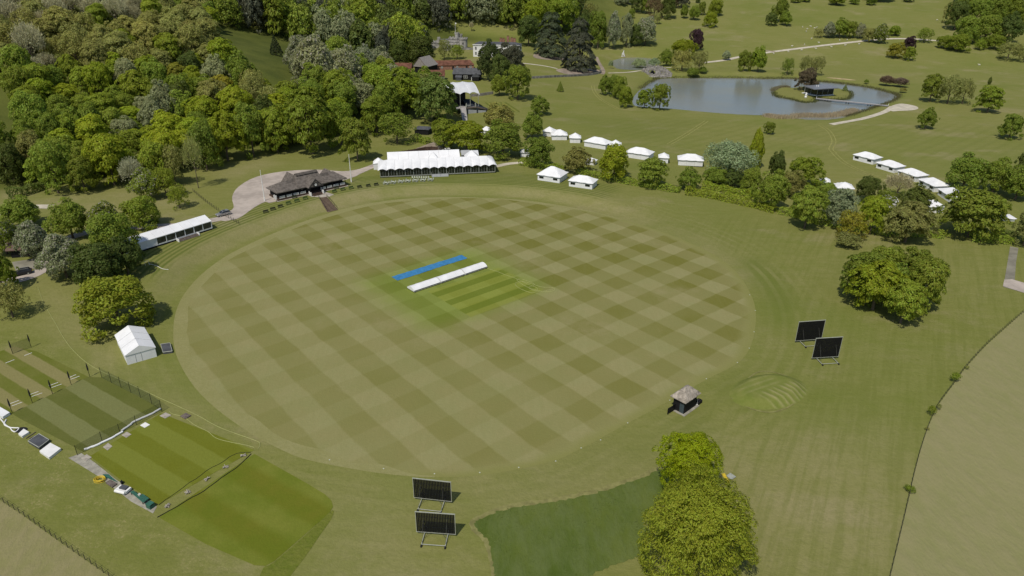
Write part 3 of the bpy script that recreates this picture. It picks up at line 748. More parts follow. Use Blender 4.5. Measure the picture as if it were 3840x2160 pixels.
PROTO = {}
def proto(kind, seed, W_=10.0, H=10.0, nl=46, lr=1.45, flat_=.8, count=7000, size=.34, zc=.53, rz=.49, mat='leaf', shape='round', up=.35, slim=.55, trunk=.32, fill=.86, zmin=-.82, jit=.55):
    g = np.random.default_rng(seed)
    if shape == 'round':
        d = fib(nl, g, zmin) + g.normal(size=(nl, 3)) * .10
        d /= np.linalg.norm(d, axis=1, keepdims=True)
        bump_ = 1 + .13 * np.sin(3 * np.arctan2(d[:, 1], d[:, 0]) + seed) + .1 * np.sin(5 * d[:, 2] + seed * 2.1) + g.uniform(-.26, .16, nl) + .12 * np.sin(2 * np.arctan2(d[:, 1], d[:, 0]) + seed * 1.7)
        taper = 1 - .30 * np.clip(d[:, 2], 0, 1) + .16 * np.clip(-d[:, 2], 0, 1)
        c = d * np.array([W_ / 2, W_ / 2, H * rz]) * ((fill - lr / W_ * 1.1) * bump_ * taper)[:, None] + np.array([0, 0, H * zc])
        c[:, 2] = np.maximum(c[:, 2], lr * .5)
        out = d; L = lr * g.uniform(.7, 1.3, nl)
        k_ = g.choice(nl, max(6, nl // 3), replace=False); ctr = np.array([0, 0, H * zc])
        c = np.concatenate([c, ctr + (c[k_] - ctr) * .58]); out = np.concatenate([out, out[k_]]); L = np.concatenate([L, L[k_] * 1.25])
    elif shape == 'cone':
        k = (np.arange(nl) + .5) / nl; ph = k * nl * 2.39996; r = (1 - k) * W_ / 2 * g.uniform(.7, 1.0, nl)
        c = np.stack([r * np.cos(ph), r * np.sin(ph), H * (.1 + .86 * k)], 1); out = np.stack([np.cos(ph), np.sin(ph), k * .6 + .1], 1)
        out /= np.linalg.norm(out, axis=1, keepdims=True); L = lr * (1.15 - .8 * k)
    elif shape == 'tiers':
        rows = []
        for ti in range(9):
            z = H * (.10 + .098 * ti); R_ = W_ / 2 * (1.0 if ti < 3 else 1.0 - .105 * (ti - 2)) * g.uniform(.85, 1.05)
            for q in range(max(4, 11 - ti)):
                a = q * 2 * math.pi / max(4, 11 - ti) + ti * .9 + g.uniform(-.2, .2); rr = R_ * g.uniform(.5, .92)
                rows.append((rr * math.cos(a), rr * math.sin(a), z + g.uniform(-.25, .25), math.cos(a), math.sin(a)))
        A = np.array(rows); c = A[:, :3]; out = np.stack([A[:, 3], A[:, 4], np.full(len(A), .25)], 1); out /= np.linalg.norm(out, axis=1, keepdims=True)
        L = lr * g.uniform(.75, 1.2, len(A))
    elif shape == 'column':
        k = (np.arange(nl) + .5) / nl; ph = k * nl * 2.39996; r = W_ / 2 * np.sin(np.pi * (.15 + .8 * k)) * g.uniform(.6, .95, nl)
        c = np.stack([r * np.cos(ph), r * np.sin(ph), H * (.12 + .82 * k)], 1); out = np.stack([np.cos(ph), np.sin(ph), k - .3], 1)
        out /= np.linalg.norm(out, axis=1, keepdims=True); L = lr * g.uniform(.7, 1.2, nl)
    pos, nor, drs = lobes_to_leaves(c, out, L, flat_, count, g, up, jit)
    rr_ = np.percentile(np.hypot(pos[:, 0], pos[:, 1]), 96.5); pos[:, :2] *= (W_ / 2) / rr_; pos[:, 2] *= H / np.percentile(pos[:, 2], 99.3)
    pos[:, 2] = np.maximum(pos[:, 2], .12)
    crown = leaf_mesh('crown_' + kind, pos, nor, size, mat, seed + 1, slim, drs if slim < .5 else None)
    tr = trunk_mesh('trunk_' + kind, H, trunk, seed, top=.62)
    PROTO.setdefault(kind, []).append((crown, tr, W_, H))

def proto_bare(kind, seed, W_=10.0, H=10.0, sticks=2600, leaves=900, mat='twig'):
    g = np.random.default_rng(seed); q = random.Random(seed)
    d = fib(26, g, -.15); c = d * np.array([W_ * .36, W_ * .36, H * .34]) + np.array([0, 0, H * .60])
    k = g.integers(0, 26, sticks); base = c[k] + g.normal(size=(sticks, 3)) * .55
    dr = d[k] * .8 + np.array([0, 0, .75]) + g.normal(size=(sticks, 3)) * .45; dr /= np.linalg.norm(dr, axis=1, keepdims=True)
    L = g.uniform(.5, 1.35, sticks)[:, None]; wv_ = np.cross(dr, g.normal(size=(sticks, 3))); wv_ /= np.linalg.norm(wv_, axis=1, keepdims=True); wv_ *= .055
    V = np.stack([base - wv_, base + wv_, base + dr * L + wv_ * .3, base + dr * L - wv_ * .3], 1)
    lp = c[g.integers(0, 26, leaves)] + g.normal(size=(leaves, 3)) * 1.0; n3 = g.normal(size=(leaves, 3)); n3 /= np.linalg.norm(n3, axis=1, keepdims=True)
    t = np.cross(n3, g.normal(size=(leaves, 3))); t /= np.linalg.norm(t, axis=1, keepdims=True); s = np.cross(n3, t); z = g.uniform(.1, .24, (leaves, 1))
    V = np.concatenate([V, np.stack([lp - t * z, lp - s * z * .6, lp + t * z, lp + s * z * .6], 1)]).reshape(-1, 3); n = len(V) // 4
    me = bpy.data.meshes.new('crown_' + kind)
    me.vertices.add(4 * n); me.vertices.foreach_set('co', V.ravel().astype(np.float32))
    me.loops.add(4 * n); me.loops.foreach_set('vertex_index', np.arange(4 * n, dtype=np.int32))
    me.polygons.add(n); me.polygons.foreach_set('loop_start', np.arange(0, 4 * n, 4, dtype=np.int32))
    me.update(); me.materials.append(M[mat])
    PROTO.setdefault(kind, []).append((me, trunk_mesh('trunk_' + kind, H, .26, seed, 9, 3.2, .62, 7), W_, H))

for s in (11, 12, 13, 14, 15, 16): proto('round', s, nl=(54, 84, 42, 66)[s % 4], lr=(1.28, 1.0, 1.45, 1.15)[s % 4], flat_=.58, count=9000, size=.26, fill=.94, slim=.5 if s % 2 else .55)
for s in (21, 22, 23, 24): proto('feather', s, nl=88, lr=1.1, flat_=.36, count=8200, size=.31, up=.5, slim=.42, jit=.4)
for s in (31, 32): proto('blossom', s, nl=70, lr=1.2, flat_=.7, count=7500, size=.29, mat='leaf_flower')
for s in (41, 42): proto('light', s, nl=54, lr=1.15, flat_=.6, count=3000, size=.27, fill=.92)
for s in (51, 52, 53): proto_bare('bare', s)
proto_bare('sapling', 54, sticks=900, leaves=1300)
for s in (61, 62): proto('cedar', s, shape='tiers', lr=1.25, flat_=.25, count=8500, size=.27, up=.8, slim=.4, jit=.3)
proto('conifer', 71, shape='cone', nl=70, lr=1.1, flat_=.5, count=4500, size=.25)
proto('column', 75, shape='column', nl=60, lr=1.4, flat_=.8, count=6000, size=.36)
proto('willow', 81, nl=80, lr=1.25, flat_=.8, count=9000, size=.24, slim=.4)
for s in (91, 92): proto('bush', s, nl=36, lr=1.6, flat_=.8, count=4500, size=.36, zc=.45, rz=.5, trunk=.15, zmin=-.2)
proto('scrub', 93, nl=40, lr=1.5, flat_=.6, count=900, size=.55, zc=.45, rz=.5, trunk=.12, zmin=-.3, slim=.4)
proto('near_beech', 95, nl=620, lr=.58, flat_=.34, count=52000, size=.125, up=.5, slim=.30, zc=.5, rz=.5, jit=.38)
proto('near_tall', 96, nl=480, lr=.60, flat_=.38, count=40000, size=.145, up=.45, slim=.32, zc=.52, rz=.49, jit=.4)

C = dict(bright=(.310, .362, .026), mid=(.252, .310, .040), dark=(.138, .176, .036), olive=(.325, .325, .090), grey=(.315, .345, .172), copper=(.088, .046, .052), bare=(.40, .375, .215), gold=(.325, .305, .036), cedar=(.120, .140, .068),
         dusk=(.120, .130, .080), fresh=(.272, .330, .034), brown=(.220, .165, .088), pale=(.34, .40, .20))
ADJ = dict(bright='yellow green', mid='mid green', dark='dark green', olive='olive', grey='grey green', copper='purple', bare='twiggy brown', gold='golden green', cedar='dusky green', dusk='blackish green', fresh='fresh green', brown='bronze brown', pale='silvery green')
NOUN = dict(round='leafy tree', feather='feathery tree', blossom='white flowering tree', light='thin tree', bare='half bare tree', sapling='slender sapling', cedar='tiered cedar', conifer='conical conifer', column='columnar tree', willow='willow', bush='bush', scrub='scrubby bush', near_beech='spreading tree', near_tall='upright tree')
NAME = dict(round='broadleaf_tree', feather='beech_tree', blossom='chestnut_tree', light='thin_tree', bare='bare_tree', sapling='young_tree', cedar='cedar_tree', conifer='conifer_tree', column='column_tree', willow='willow_tree', bush='bush', scrub='bush', near_beech='beech_tree', near_tall='hornbeam_tree')
LAND = [('the thatched pavilion', 780, 470), ('the scalloped marquee', 1100, 425), ('the windowed marquee', 440, 590), ('the white gabled tent', 350, 870), ('the lake', 1850, 250), ('the island pavilion', 2065, 225), ('the castle tower', 1155, 105), ('the white house', 1275, 118), ('the black cottage', 1180, 190), ('the stage canopy', 1165, 225), ('the stone cascade', 1650, 182), ('the small pond', 1585, 160), ('the twin hipped tents', 1430, 450), ('the joined white tents', 2270, 445), ('the gravel turning area', 2280, 270), ('the grassy mound', 1930, 985), ('the park road', 2200, 102), ('the silver car', 560, 537), ('the brown roofed shed', 62, 612), ('the small park tents', 1440, 345), ('the black sightscreens', 2060, 850), ('the drive', 250, 580), ('the sloping clearing', 640, 130), ('the wood edge meadow', 20, 270), ('the grey service yard', 1060, 375), ('the white statue', 1567, 138), ('the cedar bed', 1460, 180), ('the half hidden tents', 2230, 505), ('the upper park', 1700, 40), ('the high park', 2150, 20), ('the thatched hut', 1725, 1010), ('the gravel apron', 2540, 700)]
TREES = []
def tree(u, vb, w, h, kind, col, label=None, back=.22, group=None, at=None, lab_uv=None, rz=None):
    if at is None:
        p = W(u, vb)
        dxy = Vector((p.x, p.y)); dist = dxy.length
        _, _, dep = proj(p.x, p.y, p.z)
        wm = w * dep / FPX
        dxy = dxy * (1 + back * wm / dist)
        p = Vector((dxy.x, dxy.y, hz(dxy.x, dxy.y))); _, _, dep = proj(p.x, p.y, p.z)
        ppm = FPX / dep; wm = w / ppm
        phi = math.atan2(CAMH - p.z, dist)
        hm = 1.04 * max(.55 * wm, (h / ppm - .25 * wm * math.sin(phi)) / math.cos(phi))
    else:
        p, wm, hm = at
        u, vb, dep = proj(*p)
    ps = PROTO[kind]; crown, trk, pw, ph = ps[R.randrange(len(ps))]
    root = thing(NAME[kind], None, 'bush' if kind in ('bush', 'scrub') else 'tree', p, R.uniform(0, 6.28) if rz is None else rz)
    root.scale = (wm / pw, wm / pw, hm / ph)
    c = bpy.data.objects.new('crown', crown); COL.objects.link(c); c.parent = root
    k = C[col] if isinstance(col, str) else col
    j = R.uniform(.86, 1.14) * (1.12 if group else 1.0); j2 = R.uniform(.94, 1.06)
    c.color = (k[0] * j * j2, k[1] * j, k[2] * j / j2, 1)
    t = bpy.data.objects.new('trunk', trk); COL.objects.link(t); t.parent = root
    size = '' 
    TREES.append([root, label, ADJ.get(col, 'green') if isinstance(col, str) else 'green', NOUN[kind], u, vb - h * .5 if at is None else vb - 15, wm, group])
    return root

# -- trees one can tell apart (u, foot, width, height in the picture; kind; colour)
LIST = [
 # park beyond the lake and the pond
 (1385, 146, 88, 100, 'cedar', 'cedar'), (1456, 181, 90, 118, 'cedar', 'dusk'), (1345, 92, 70, 84, 'round', 'bright'), (1412, 86, 84, 82, 'round', 'fresh'), (1330, 118, 60, 70, 'round', 'dark'),
 (1483, 84, 40, 66, 'light', 'olive'), (1503, 124, 50, 84, 'round', 'mid'), (1470, 105, 46, 70, 'round', 'dark'), (1542, 126, 38, 84, 'blossom', 'grey'), (1575, 120, 38, 76, 'round', 'grey'), (1622, 117, 56, 64, 'blossom', 'grey'), (1600, 118, 40, 50, 'round', 'dark'),
 (1589, 47, 15, 22, 'round', 'mid'), (1653, 62, 19, 26, 'light', 'olive'), (1644, 50, 44, 56, 'light', 'brown'), (1679, 49, 40, 56, 'round', 'dark'), (1602, 34, 36, 44, 'round', 'dark'), (1625, 36, 30, 42, 'round', 'mid'), (1714, 21, 40, 36, 'round', 'dusk'), (1690, 22, 34, 36, 'light', 'brown'),
 (1720, 47, 22, 30, 'round', 'mid'), (1745, 52, 31, 34, 'round', 'mid'), (1765, 39, 20, 30, 'round', 'mid'), (1798, 41, 40, 36, 'round', 'fresh'), (1786, 70, 36, 36, 'round', 'bright'), (1755, 8, 14, 12, 'round', 'dark'), (1560, 14, 34, 22, 'round', 'grey'), (1580, 12, 26, 20, 'blossom', 'grey'),
 (1749, 130, 36, 50, 'round', 'copper'), (1675, 167, 38, 40, 'round', 'mid'), (1718, 152, 62, 46, 'round', 'bright'), (1714, 180, 58, 50, 'light', 'olive'), (1757, 186, 38, 52, 'light', 'olive'), (1742, 197, 36, 20, 'bush', 'mid'), (1767, 187, 20, 16, 'bush', 'mid'),
 (1609, 176, 36, 26, 'bush', 'pale'), (1645, 170, 33, 22, 'bush', 'pale'), (1536, 172, 13, 18, 'bush', 'pale'), (1826, 152, 23, 22, 'blossom', 'pale'), (1870, 180, 36, 48, 'round', 'mid'), (1905, 183, 46, 60, 'round', 'fresh'),
 (1939, 66, 32, 29, 'round', 'dark'), (1960, 58, 38, 58, 'round', 'mid'), (1974, 66, 34, 33, 'round', 'mid'),
 (1522, 240, 40, 48, 'round', 'mid'), (1545, 246, 36, 52, 'round', 'mid'), (1556, 251, 38, 54, 'round', 'mid'), (1572, 272, 39, 50, 'round', 'fresh'), (1620, 273, 41, 46, 'round', 'fresh'), (1658, 279, 48, 62, 'round', 'mid'), (1357, 292, 50, 48, 'round', 'mid'), (1409, 231, 18, 24, 'conifer', 'mid'),
 (1302, 255, 66, 82, 'round', 'mid'), (1256, 243, 44, 50, 'round', 'mid'), (1338, 352, 62, 62, 'round', 'mid'),
 (2103, 15, 46, 24, 'round', 'mid'), (2148, 12, 26, 20, 'round', 'mid'), (2190, 14, 28, 24, 'round', 'mid'), (2210, 6, 70, 12, 'bush', 'mid'), (2000, 8, 24, 16, 'round', 'mid'), (2025, 6, 26, 14, 'round', 'mid'), (2285, 6, 30, 14, 'round', 'dark'),
 (2083, 97, 32, 36, 'blossom', 'grey'), (2110, 97, 46, 46, 'round', 'mid'), (2135, 97, 36, 38, 'round', 'mid'), (2162, 98, 26, 34, 'blossom', 'grey'), (2183, 107, 30, 32, 'round', 'olive'), (2211, 111, 37, 45, 'blossom', 'mid'), (2249, 91, 31, 23, 'round', 'fresh'), (2057, 96, 24, 22, 'light', 'olive'), (2323, 109, 40, 34, 'light', 'mid'),
 (2284, 128, 31, 33, 'round', 'copper'), (2250, 148, 43, 37, 'round', 'gold'), (2286, 154, 30, 33, 'round', 'fresh'), (2375, 124, 42, 30, 'round', 'fresh'), (2405, 131, 57, 40, 'round', 'fresh'), (2462, 127, 26, 28, 'round', 'fresh'), (2500, 127, 44, 36, 'round', 'fresh'), (2532, 154, 54, 44, 'light', 'olive'), (2572, 158, 36, 42, 'light', 'olive'), (2488, 213, 9, 18, 'column', 'dark'),
 (2385, 62, 34, 48, 'light', 'olive'), (2425, 112, 60, 62, 'round', 'mid'), (2475, 108, 70, 66, 'round', 'mid'), (2530, 112, 66, 72, 'round', 'dark'), (2400, 78, 54, 66, 'round', 'dark'), (2450, 72, 60, 66, 'round', 'mid'), (2500, 70, 60, 66, 'round', 'mid'), (2550, 76, 60, 70, 'round', 'mid'), (2430, 36, 56, 58, 'round', 'mid'), (2480, 34, 56, 56, 'round', 'mid'), (2530, 36, 56, 56, 'round', 'fresh'), (2575, 44, 50, 60, 'round', 'mid'), (2420, 8, 50, 40, 'round', 'dark'), (2468, 6, 52, 40, 'round', 'mid'), (2520, 6, 52, 40, 'round', 'mid'), (2570, 8, 50, 40, 'round', 'dark'),
 (1979, 191, 31, 40, 'light', 'mid'), (2022, 190, 30, 44, 'light', 'olive'), (2052, 191, 36, 44, 'light', 'olive'), (2026, 229, 58, 52, 'round', 'brown'), (2125, 229, 14, 15, 'conifer', 'mid'), (2228, 217, 34, 24, 'bush', (.18, .13, .085)), (2262, 220, 38, 22, 'bush', (.18, .13, .09)), (2179, 212, 12, 11, 'bush', 'mid'), (2270, 234, 18, 12, 'bush', 'olive'),
 (2338, 258, 52, 66, 'feather', 'mid'), (2382, 264, 56, 68, 'light', 'olive'), (2420, 263, 48, 60, 'light', 'olive'), (2482, 285, 60, 64, 'feather', 'fresh'), (2327, 326, 47, 52, 'round', 'mid'), (2537, 352, 60, 62, 'round', 'mid'), (1933, 339, 28, 30, 'round', 'mid'),
 # along the hedge
 (1355, 425, 72, 74, 'round', 'mid'), (1450, 438, 74, 64, 'round', 'olive'), (1543, 459, 78, 88, 'round', 'bright'), (1638, 475, 76, 72, 'feather', 'mid'), (1730, 482, 60, 58, 'round', 'mid'), (1828, 462, 122, 98, 'willow', 'pale'), (1897, 425, 36, 92, 'column', 'bright'), (1800, 470, 70, 46, 'round', 'mid'), (1840, 474, 60, 44, 'round', 'dark'), (1885, 491, 54, 66, 'round', 'mid'),
 (1950, 456, 48, 72, 'round', 'dark'), (2018, 472, 90, 74, 'round', 'fresh'), (1935, 532, 84, 96, 'round', 'mid'), (1985, 498, 64, 66, 'round', 'olive'), (2022, 581, 84, 106, 'feather', 'mid'), (2070, 520, 60, 60, 'round', 'mid'), (2106, 577, 88, 100, 'round', 'grey'), (2136, 604, 72, 70, 'light', 'gold'), (2128, 626, 62, 26, 'bush', 'olive'), (2186, 594, 68, 96, 'feather', 'bright'), (2180, 512, 64, 62, 'round', 'dark'), (2274, 617, 110, 104, 'feather', 'olive'), (2296, 547, 86, 78, 'round', 'dark'), (2252, 502, 72, 58, 'bare', 'bare'), (2222, 540, 56, 60, 'light', 'mid'), (2432, 606, 144, 124, 'feather', 'mid'), (2488, 560, 66, 62, 'round', 'fresh'),
 (2418, 487, 92, 92, 'round', 'mid'), (2495, 487, 74, 84, 'round', 'mid'), (2552, 507, 84, 88, 'round', 'mid'), (2572, 441, 40, 64, 'round', 'dark'), (2572, 622, 66, 98, 'round', 'olive'),
 # round clump
 (2160, 762, 112, 122, 'feather', 'mid'), (2216, 722, 84, 96, 'round', 'mid'), (2290, 734, 92, 104, 'round', 'mid'), (2192, 790, 132, 128, 'feather', 'bright'), (2262, 822, 98, 112, 'feather', 'fresh'), (2314, 790, 94, 132, 'feather', 'mid'), (2238, 760, 90, 90, 'round', 'mid'),
 # by the drive and the white tent
 (65, 577, 98, 80, 'round', 'mid'), (20, 644, 82, 92, 'blossom', 'mid'), (97, 658, 84, 96, 'blossom', 'grey'), (186, 606, 98, 98, 'round', 'mid'), (172, 708, 110, 112, 'blossom', 'grey'), (275, 596, 80, 84, 'blossom', 'mid'), (364, 578, 92, 80, 'round', 'fresh'), (300, 668, 112, 128, 'round', 'mid'), (262, 742, 132, 120, 'round', 'dark'), (325, 700, 84, 100, 'round', 'dark'), (303, 836, 172, 134, 'round', (.30, .32, .030)), (12, 740, 82, 104, 'round', 'fresh'), (36, 806, 86, 90, 'light', 'olive'),
 (375, 506, 74, 78, 'blossom', 'mid'), (420, 500, 60, 74, 'light', 'fresh'), (454, 527, 52, 58, 'light', 'fresh'), (500, 476, 48, 118, 'sapling', 'olive'),
 # edge of the wood
 (150, 492, 92, 128, 'round', 'mid'), (216, 487, 78, 94, 'round', 'mid'), (290, 472, 102, 124, 'feather', 'bright'), (342, 486, 58, 78, 'bare', 'bare'), (404, 474, 84, 108, 'round', 'fresh'), (444, 470, 60, 98, 'light', 'olive'), (522, 432, 70, 120, 'round', 'mid'), (575, 410, 96, 120, 'feather', 'bright'), (640, 398, 80, 130, 'round', 'mid'), (700, 388, 76, 110, 'feather', 'fresh'), (786, 394, 124, 158, 'feather', 'fresh'), (900, 408, 72, 104, 'feather', 'mid'), (1000, 366, 88, 76, 'light', 'mid'), (948, 340, 76, 90, 'feather', 'fresh'), (860, 372, 80, 110, 'round', 'fresh'), (1100, 316, 106, 116, 'feather', (.195, .25, .05)), (1012, 300, 112, 118, 'feather', (.23, .28, .025)), (958, 280, 100, 104, 'round', 'fresh'), (1058, 268, 70, 74, 'round', 'olive'), (1118, 376, 72, 72, 'feather', 'fresh'), (1176, 388, 92, 78, 'feather', 'bright'), (1265, 400, 102, 88, 'round', 'mid'), (1256, 334, 86, 68, 'round', 'olive'), (40, 470, 80, 100, 'round', 'dark'), (95, 440, 76, 100, 'round', 'olive'),
 # about the great house
 (1232, 206, 66, 96, 'round', (.10, .125, .03)), (1284, 196, 74, 78, 'round', 'dusk'), (1260, 225, 60, 80, 'round', 'dark'), (1118, 152, 34, 48, 'light', 'olive'), (1150, 150, 38, 34, 'light', 'fresh'), (962, 160, 50, 70, 'round', 'dusk'), (1006, 168, 50, 62, 'round', 'dark'), (1060, 168, 70, 74, 'round', 'dark'), (912, 130, 56, 66, 'round', 'fresh'), (1050, 100, 46, 42, 'light', 'fresh'), (695, 140, 34, 46, 'conifer', (.05, .07, .025)), (1186, 80, 12, 20, 'bare', 'bare'), (910, 195, 52, 60, 'round', 'brown'), (800, 240, 110, 130, 'blossom', 'grey'), (870, 232, 90, 100, 'blossom', 'grey'), (760, 165, 70, 66, 'blossom', 'grey'),
]
for e in LIST: tree(*e)
p1_, p2_ = flat(1742, 1122, 9.6), flat(1768, 1246, 13.2)
tree(0, 0, 0, 0, 'near_tall', (.335, .405, .012), 'upright bright green tree beside the long dark grass, just beyond the spreading one', at=(Vector((*p1_, hz(*p1_))), 9.6, 11.6))
tree(0, 0, 0, 0, 'near_beech', (.335, .385, .036), 'broad yellow green tree with layered sprays, cut by the bottom edge of the view', at=(Vector((*p2_, hz(*p2_))), 16.4, 14.6))
# small bushes on the boundary fences
for u, v, w, h in [(2400, 962, 26, 24), (2341, 1046, 24, 24), (2359, 1032, 14, 16), (2287, 1240, 28, 16), (2431, 930, 12, 10), (2331, 1083, 12, 8)]: tree(u, v, w, h, 'scrub', 'fresh' if w > 20 else 'olive')

# -- the woods behind: individual trees filling the hillside
def inpoly(x, y, P):
    c = False
    for i in range(len(P)):
        (x0, y0), (x1, y1) = P[i - 1], P[i]
        if (y0 > y) != (y1 > y) and x < x0 + (y - y0) / (y1 - y0) * (x1 - x0): c = not c
    return c
F1 = [(-120, 480), (120, 478), (300, 455), (480, 430), (560, 385), (700, 375), (860, 350), (940, 320), (1050, 285), (1075, 250), (990, 215), (985, 180), (900, 190), (755, 175), (560, 188), (536, 100), (536, -14), (-120, -14)]
F2 = [(536, -14), (540, 72), (690, 96), (800, 130), (980, 165), (1080, 162), (1082, 92), (1180, 66), (1240, 62), (1330, 76), (1440, 74), (1470, -14)]
CLEAR = [[(-300, 190), (35, 205), (60, 300), (100, 345), (66, 415), (-300, 415)], [(552, 160), (752, 160), (735, 236), (590, 236)], [(540, 84), (690, 104), (752, 118), (748, 172), (640, 192), (575, 175)], [(1070, 92), (1330, 92), (1330, 250), (1070, 215)], [(1180, 70), (1310, 74), (1310, 112), (1180, 108)]]
taken = [(t[0].location.x, t[0].location.y, t[6]) for t in TREES]
cand = []
y = 230.0
while y < 1050:
    sp = 8.3 + max(0, (y - 330) * .010)
    x = -640.0
    while x < 140:
        px, py = x + R.uniform(-.42, .42) * sp, y + R.uniform(-.42, .42) * sp
        z = hz(px, py); u, v, dep = proj(px, py, z)
        x += sp
        if not (-100 < u < 1480 and -14 < v < 500): continue
        f = 1 if inpoly(u, v, F1) else 2 if inpoly(u, v, F2) else 0
        if not f or any(inpoly(u, v, q) for q in CLEAR): continue
        wm = R.uniform(1.1, 1.75) * sp
        if any((px - a) ** 2 + (py - b) ** 2 < (.29 * (wm + c)) ** 2 for a, b, c in taken): continue
        cand.append((dep, px, py, z, u, v, wm, f)); taken.append((px, py, wm * .8))
    y += sp * .92
cand.sort()
MASS = []
for k, (dep, px, py, z, u, v, wm, f) in enumerate(cand):
    r = .62 * R.random() + .38 * (.5 + .5 * math.sin(px * .031 + 2.1 * math.sin(py * .023 + px * .011)))
    if f == 1:
        if v < 205 and u < 540 - (205 - v) * .1:
            kc = ('bare', 'bare') if r < (.22 if v > 90 or u > 360 else .60) else ('light', 'olive') if r < .48 else ('feather', 'olive') if r < .74 else ('round', 'olive') if r < .84 else ('feather', 'fresh') if r < .92 else ('round', 'mid')
        elif u > 720 and v < 260: kc = ('blossom', 'grey') if r < .4 else ('round', 'mid') if r < .7 else ('round', 'grey') if r < .85 else ('feather', 'fresh')
        else: kc = ('feather', 'fresh') if r < .2 else ('round', 'mid') if r < .46 else ('feather', 'bright') if r < .58 else ('round', 'grey') if r < .66 else ('light', 'olive') if r < .78 else ('feather', 'olive') if r < .86 else ('round', 'dark') if r < .92 else ('feather', 'gold') if r < .95 else ('bare', 'bare')
        hm = wm * R.uniform(.85, 1.45)
    else:
        kc = ('round', 'dark') if r < .30 else ('round', 'dusk') if r < .46 else ('round', 'mid') if r < .68 else ('round', 'grey') if r < .80 else ('feather', 'fresh') if r < .9 else ('column', 'dark')
        wm *= 1.1; hm = wm * R.uniform(1.25, 1.75)
    if k >= 270: MASS.append((px, py, z, wm, hm, kc)); continue
    tree(0, 0, 0, 0, *kc, at=(Vector((px, py, z)), wm, hm), group='trees of the hillside wood' if f == 1 else 'tall trees of the wood behind the castle')
# the rest of the wood, far up the hill, as one mass with its own tint per tree
LOW = {}
for kk in ('round', 'feather', 'light', 'blossom', 'column', 'bare'):
    crn = PROTO[kk][0][0]; nv = len(crn.vertices); a = np.empty(nv * 3, np.float32); crn.vertices.foreach_get('co', a)
    q = a.reshape(-1, 4, 3); sel = np.random.default_rng(3).permutation(len(q))[:2600]; q = q[sel]; c = q.mean(1, keepdims=True)
    LOW[kk] = (c + (q - c) * (1.45 if kk != 'bare' else 1.0)).reshape(-1, 3)
VV, CC = [], []
for px, py, z, wm, hm, (kk, cc) in MASS:
    v = LOW[kk].copy(); an = R.uniform(0, 6.28); sx = wm / 10; c_, s_ = math.cos(an), math.sin(an)
    x, y_ = v[:, 0] * sx, v[:, 1] * sx
    VV.append(np.stack([x * c_ - y_ * s_ + px, x * s_ + y_ * c_ + py, v[:, 2] * hm / 10 + z], 1))
    k3 = np.array(C[cc]) * R.uniform(.82, 1.16); CC.append(np.tile(np.append(k3, 1.0), (len(v), 1)))
if VV:
    VV, CC = np.concatenate(VV).astype(np.float32), np.concatenate(CC).astype(np.float32); n4 = len(VV) // 4
    me = bpy.data.meshes.new('far_woodland'); me.vertices.add(len(VV)); me.vertices.foreach_set('co', VV.ravel())
    me.loops.add(len(VV)); me.loops.foreach_set('vertex_index', np.arange(len(VV), dtype=np.int32))
    me.polygons.add(n4); me.polygons.foreach_set('loop_start', np.arange(0, 4 * n4, 4, dtype=np.int32)); me.update()
    at = me.color_attributes.new('tint', 'FLOAT_COLOR', 'POINT'); at.data.foreach_set('color', CC.ravel())
    me.materials.append(M['leaf_mass']); o = bpy.data.objects.new('far_woodland', me); COL.objects.link(o)
    tag(o, 'mass of further trees high on the wooded hillside', 'woodland', kind='stuff')
print('TREES', len(TREES), 'woodland', len(cand))

# -- names for each tree: what it looks like and what it stands by
ORD = ['', 'second', 'third', 'fourth', 'fifth', 'sixth', 'seventh', 'eighth', 'ninth', 'tenth', 'eleventh', 'twelfth', 'thirteenth', 'fourteenth', 'fifteenth', 'sixteenth', 'seventeenth', 'eighteenth', 'nineteenth', 'twentieth']
byl = {}
for T in TREES:
    root, label, adj, noun, u, v, wm, group = T
    if label: root['label'] = label; root['group'] = 'tall trees by the long grass'; continue
    nm, lu, lv = min(LAND, key=lambda L: (L[1] - u) ** 2 + (1.6 * (L[2] - v)) ** 2)
    du, dv = u - lu, v - lv
    rel = ('beyond' if dv < 0 else 'in front of') if abs(dv) * 1.8 > abs(du) else 'beside'
    wood = ' in the wood' if group else ''
    byl.setdefault((adj, noun, wood, rel, nm), []).append(((du ** 2 + dv ** 2), root, group))
for (adj, noun, wood, rel, nm), L in byl.items():
    L.sort(key=lambda q: q[0])
    for i, (_, root, group) in enumerate(L):
        suf = '' if len(L) == 1 else ', nearest it' if i == 0 else f', {ORD[i] if i < len(ORD) else "outer"} nearest'
        root['label'] = f'{adj} {noun}{wood} {rel} {nm}{suf}'
        root['group'] = group or {'bush': 'bushes of the park'}.get(root.name.split('.')[0], 'trees of the park')

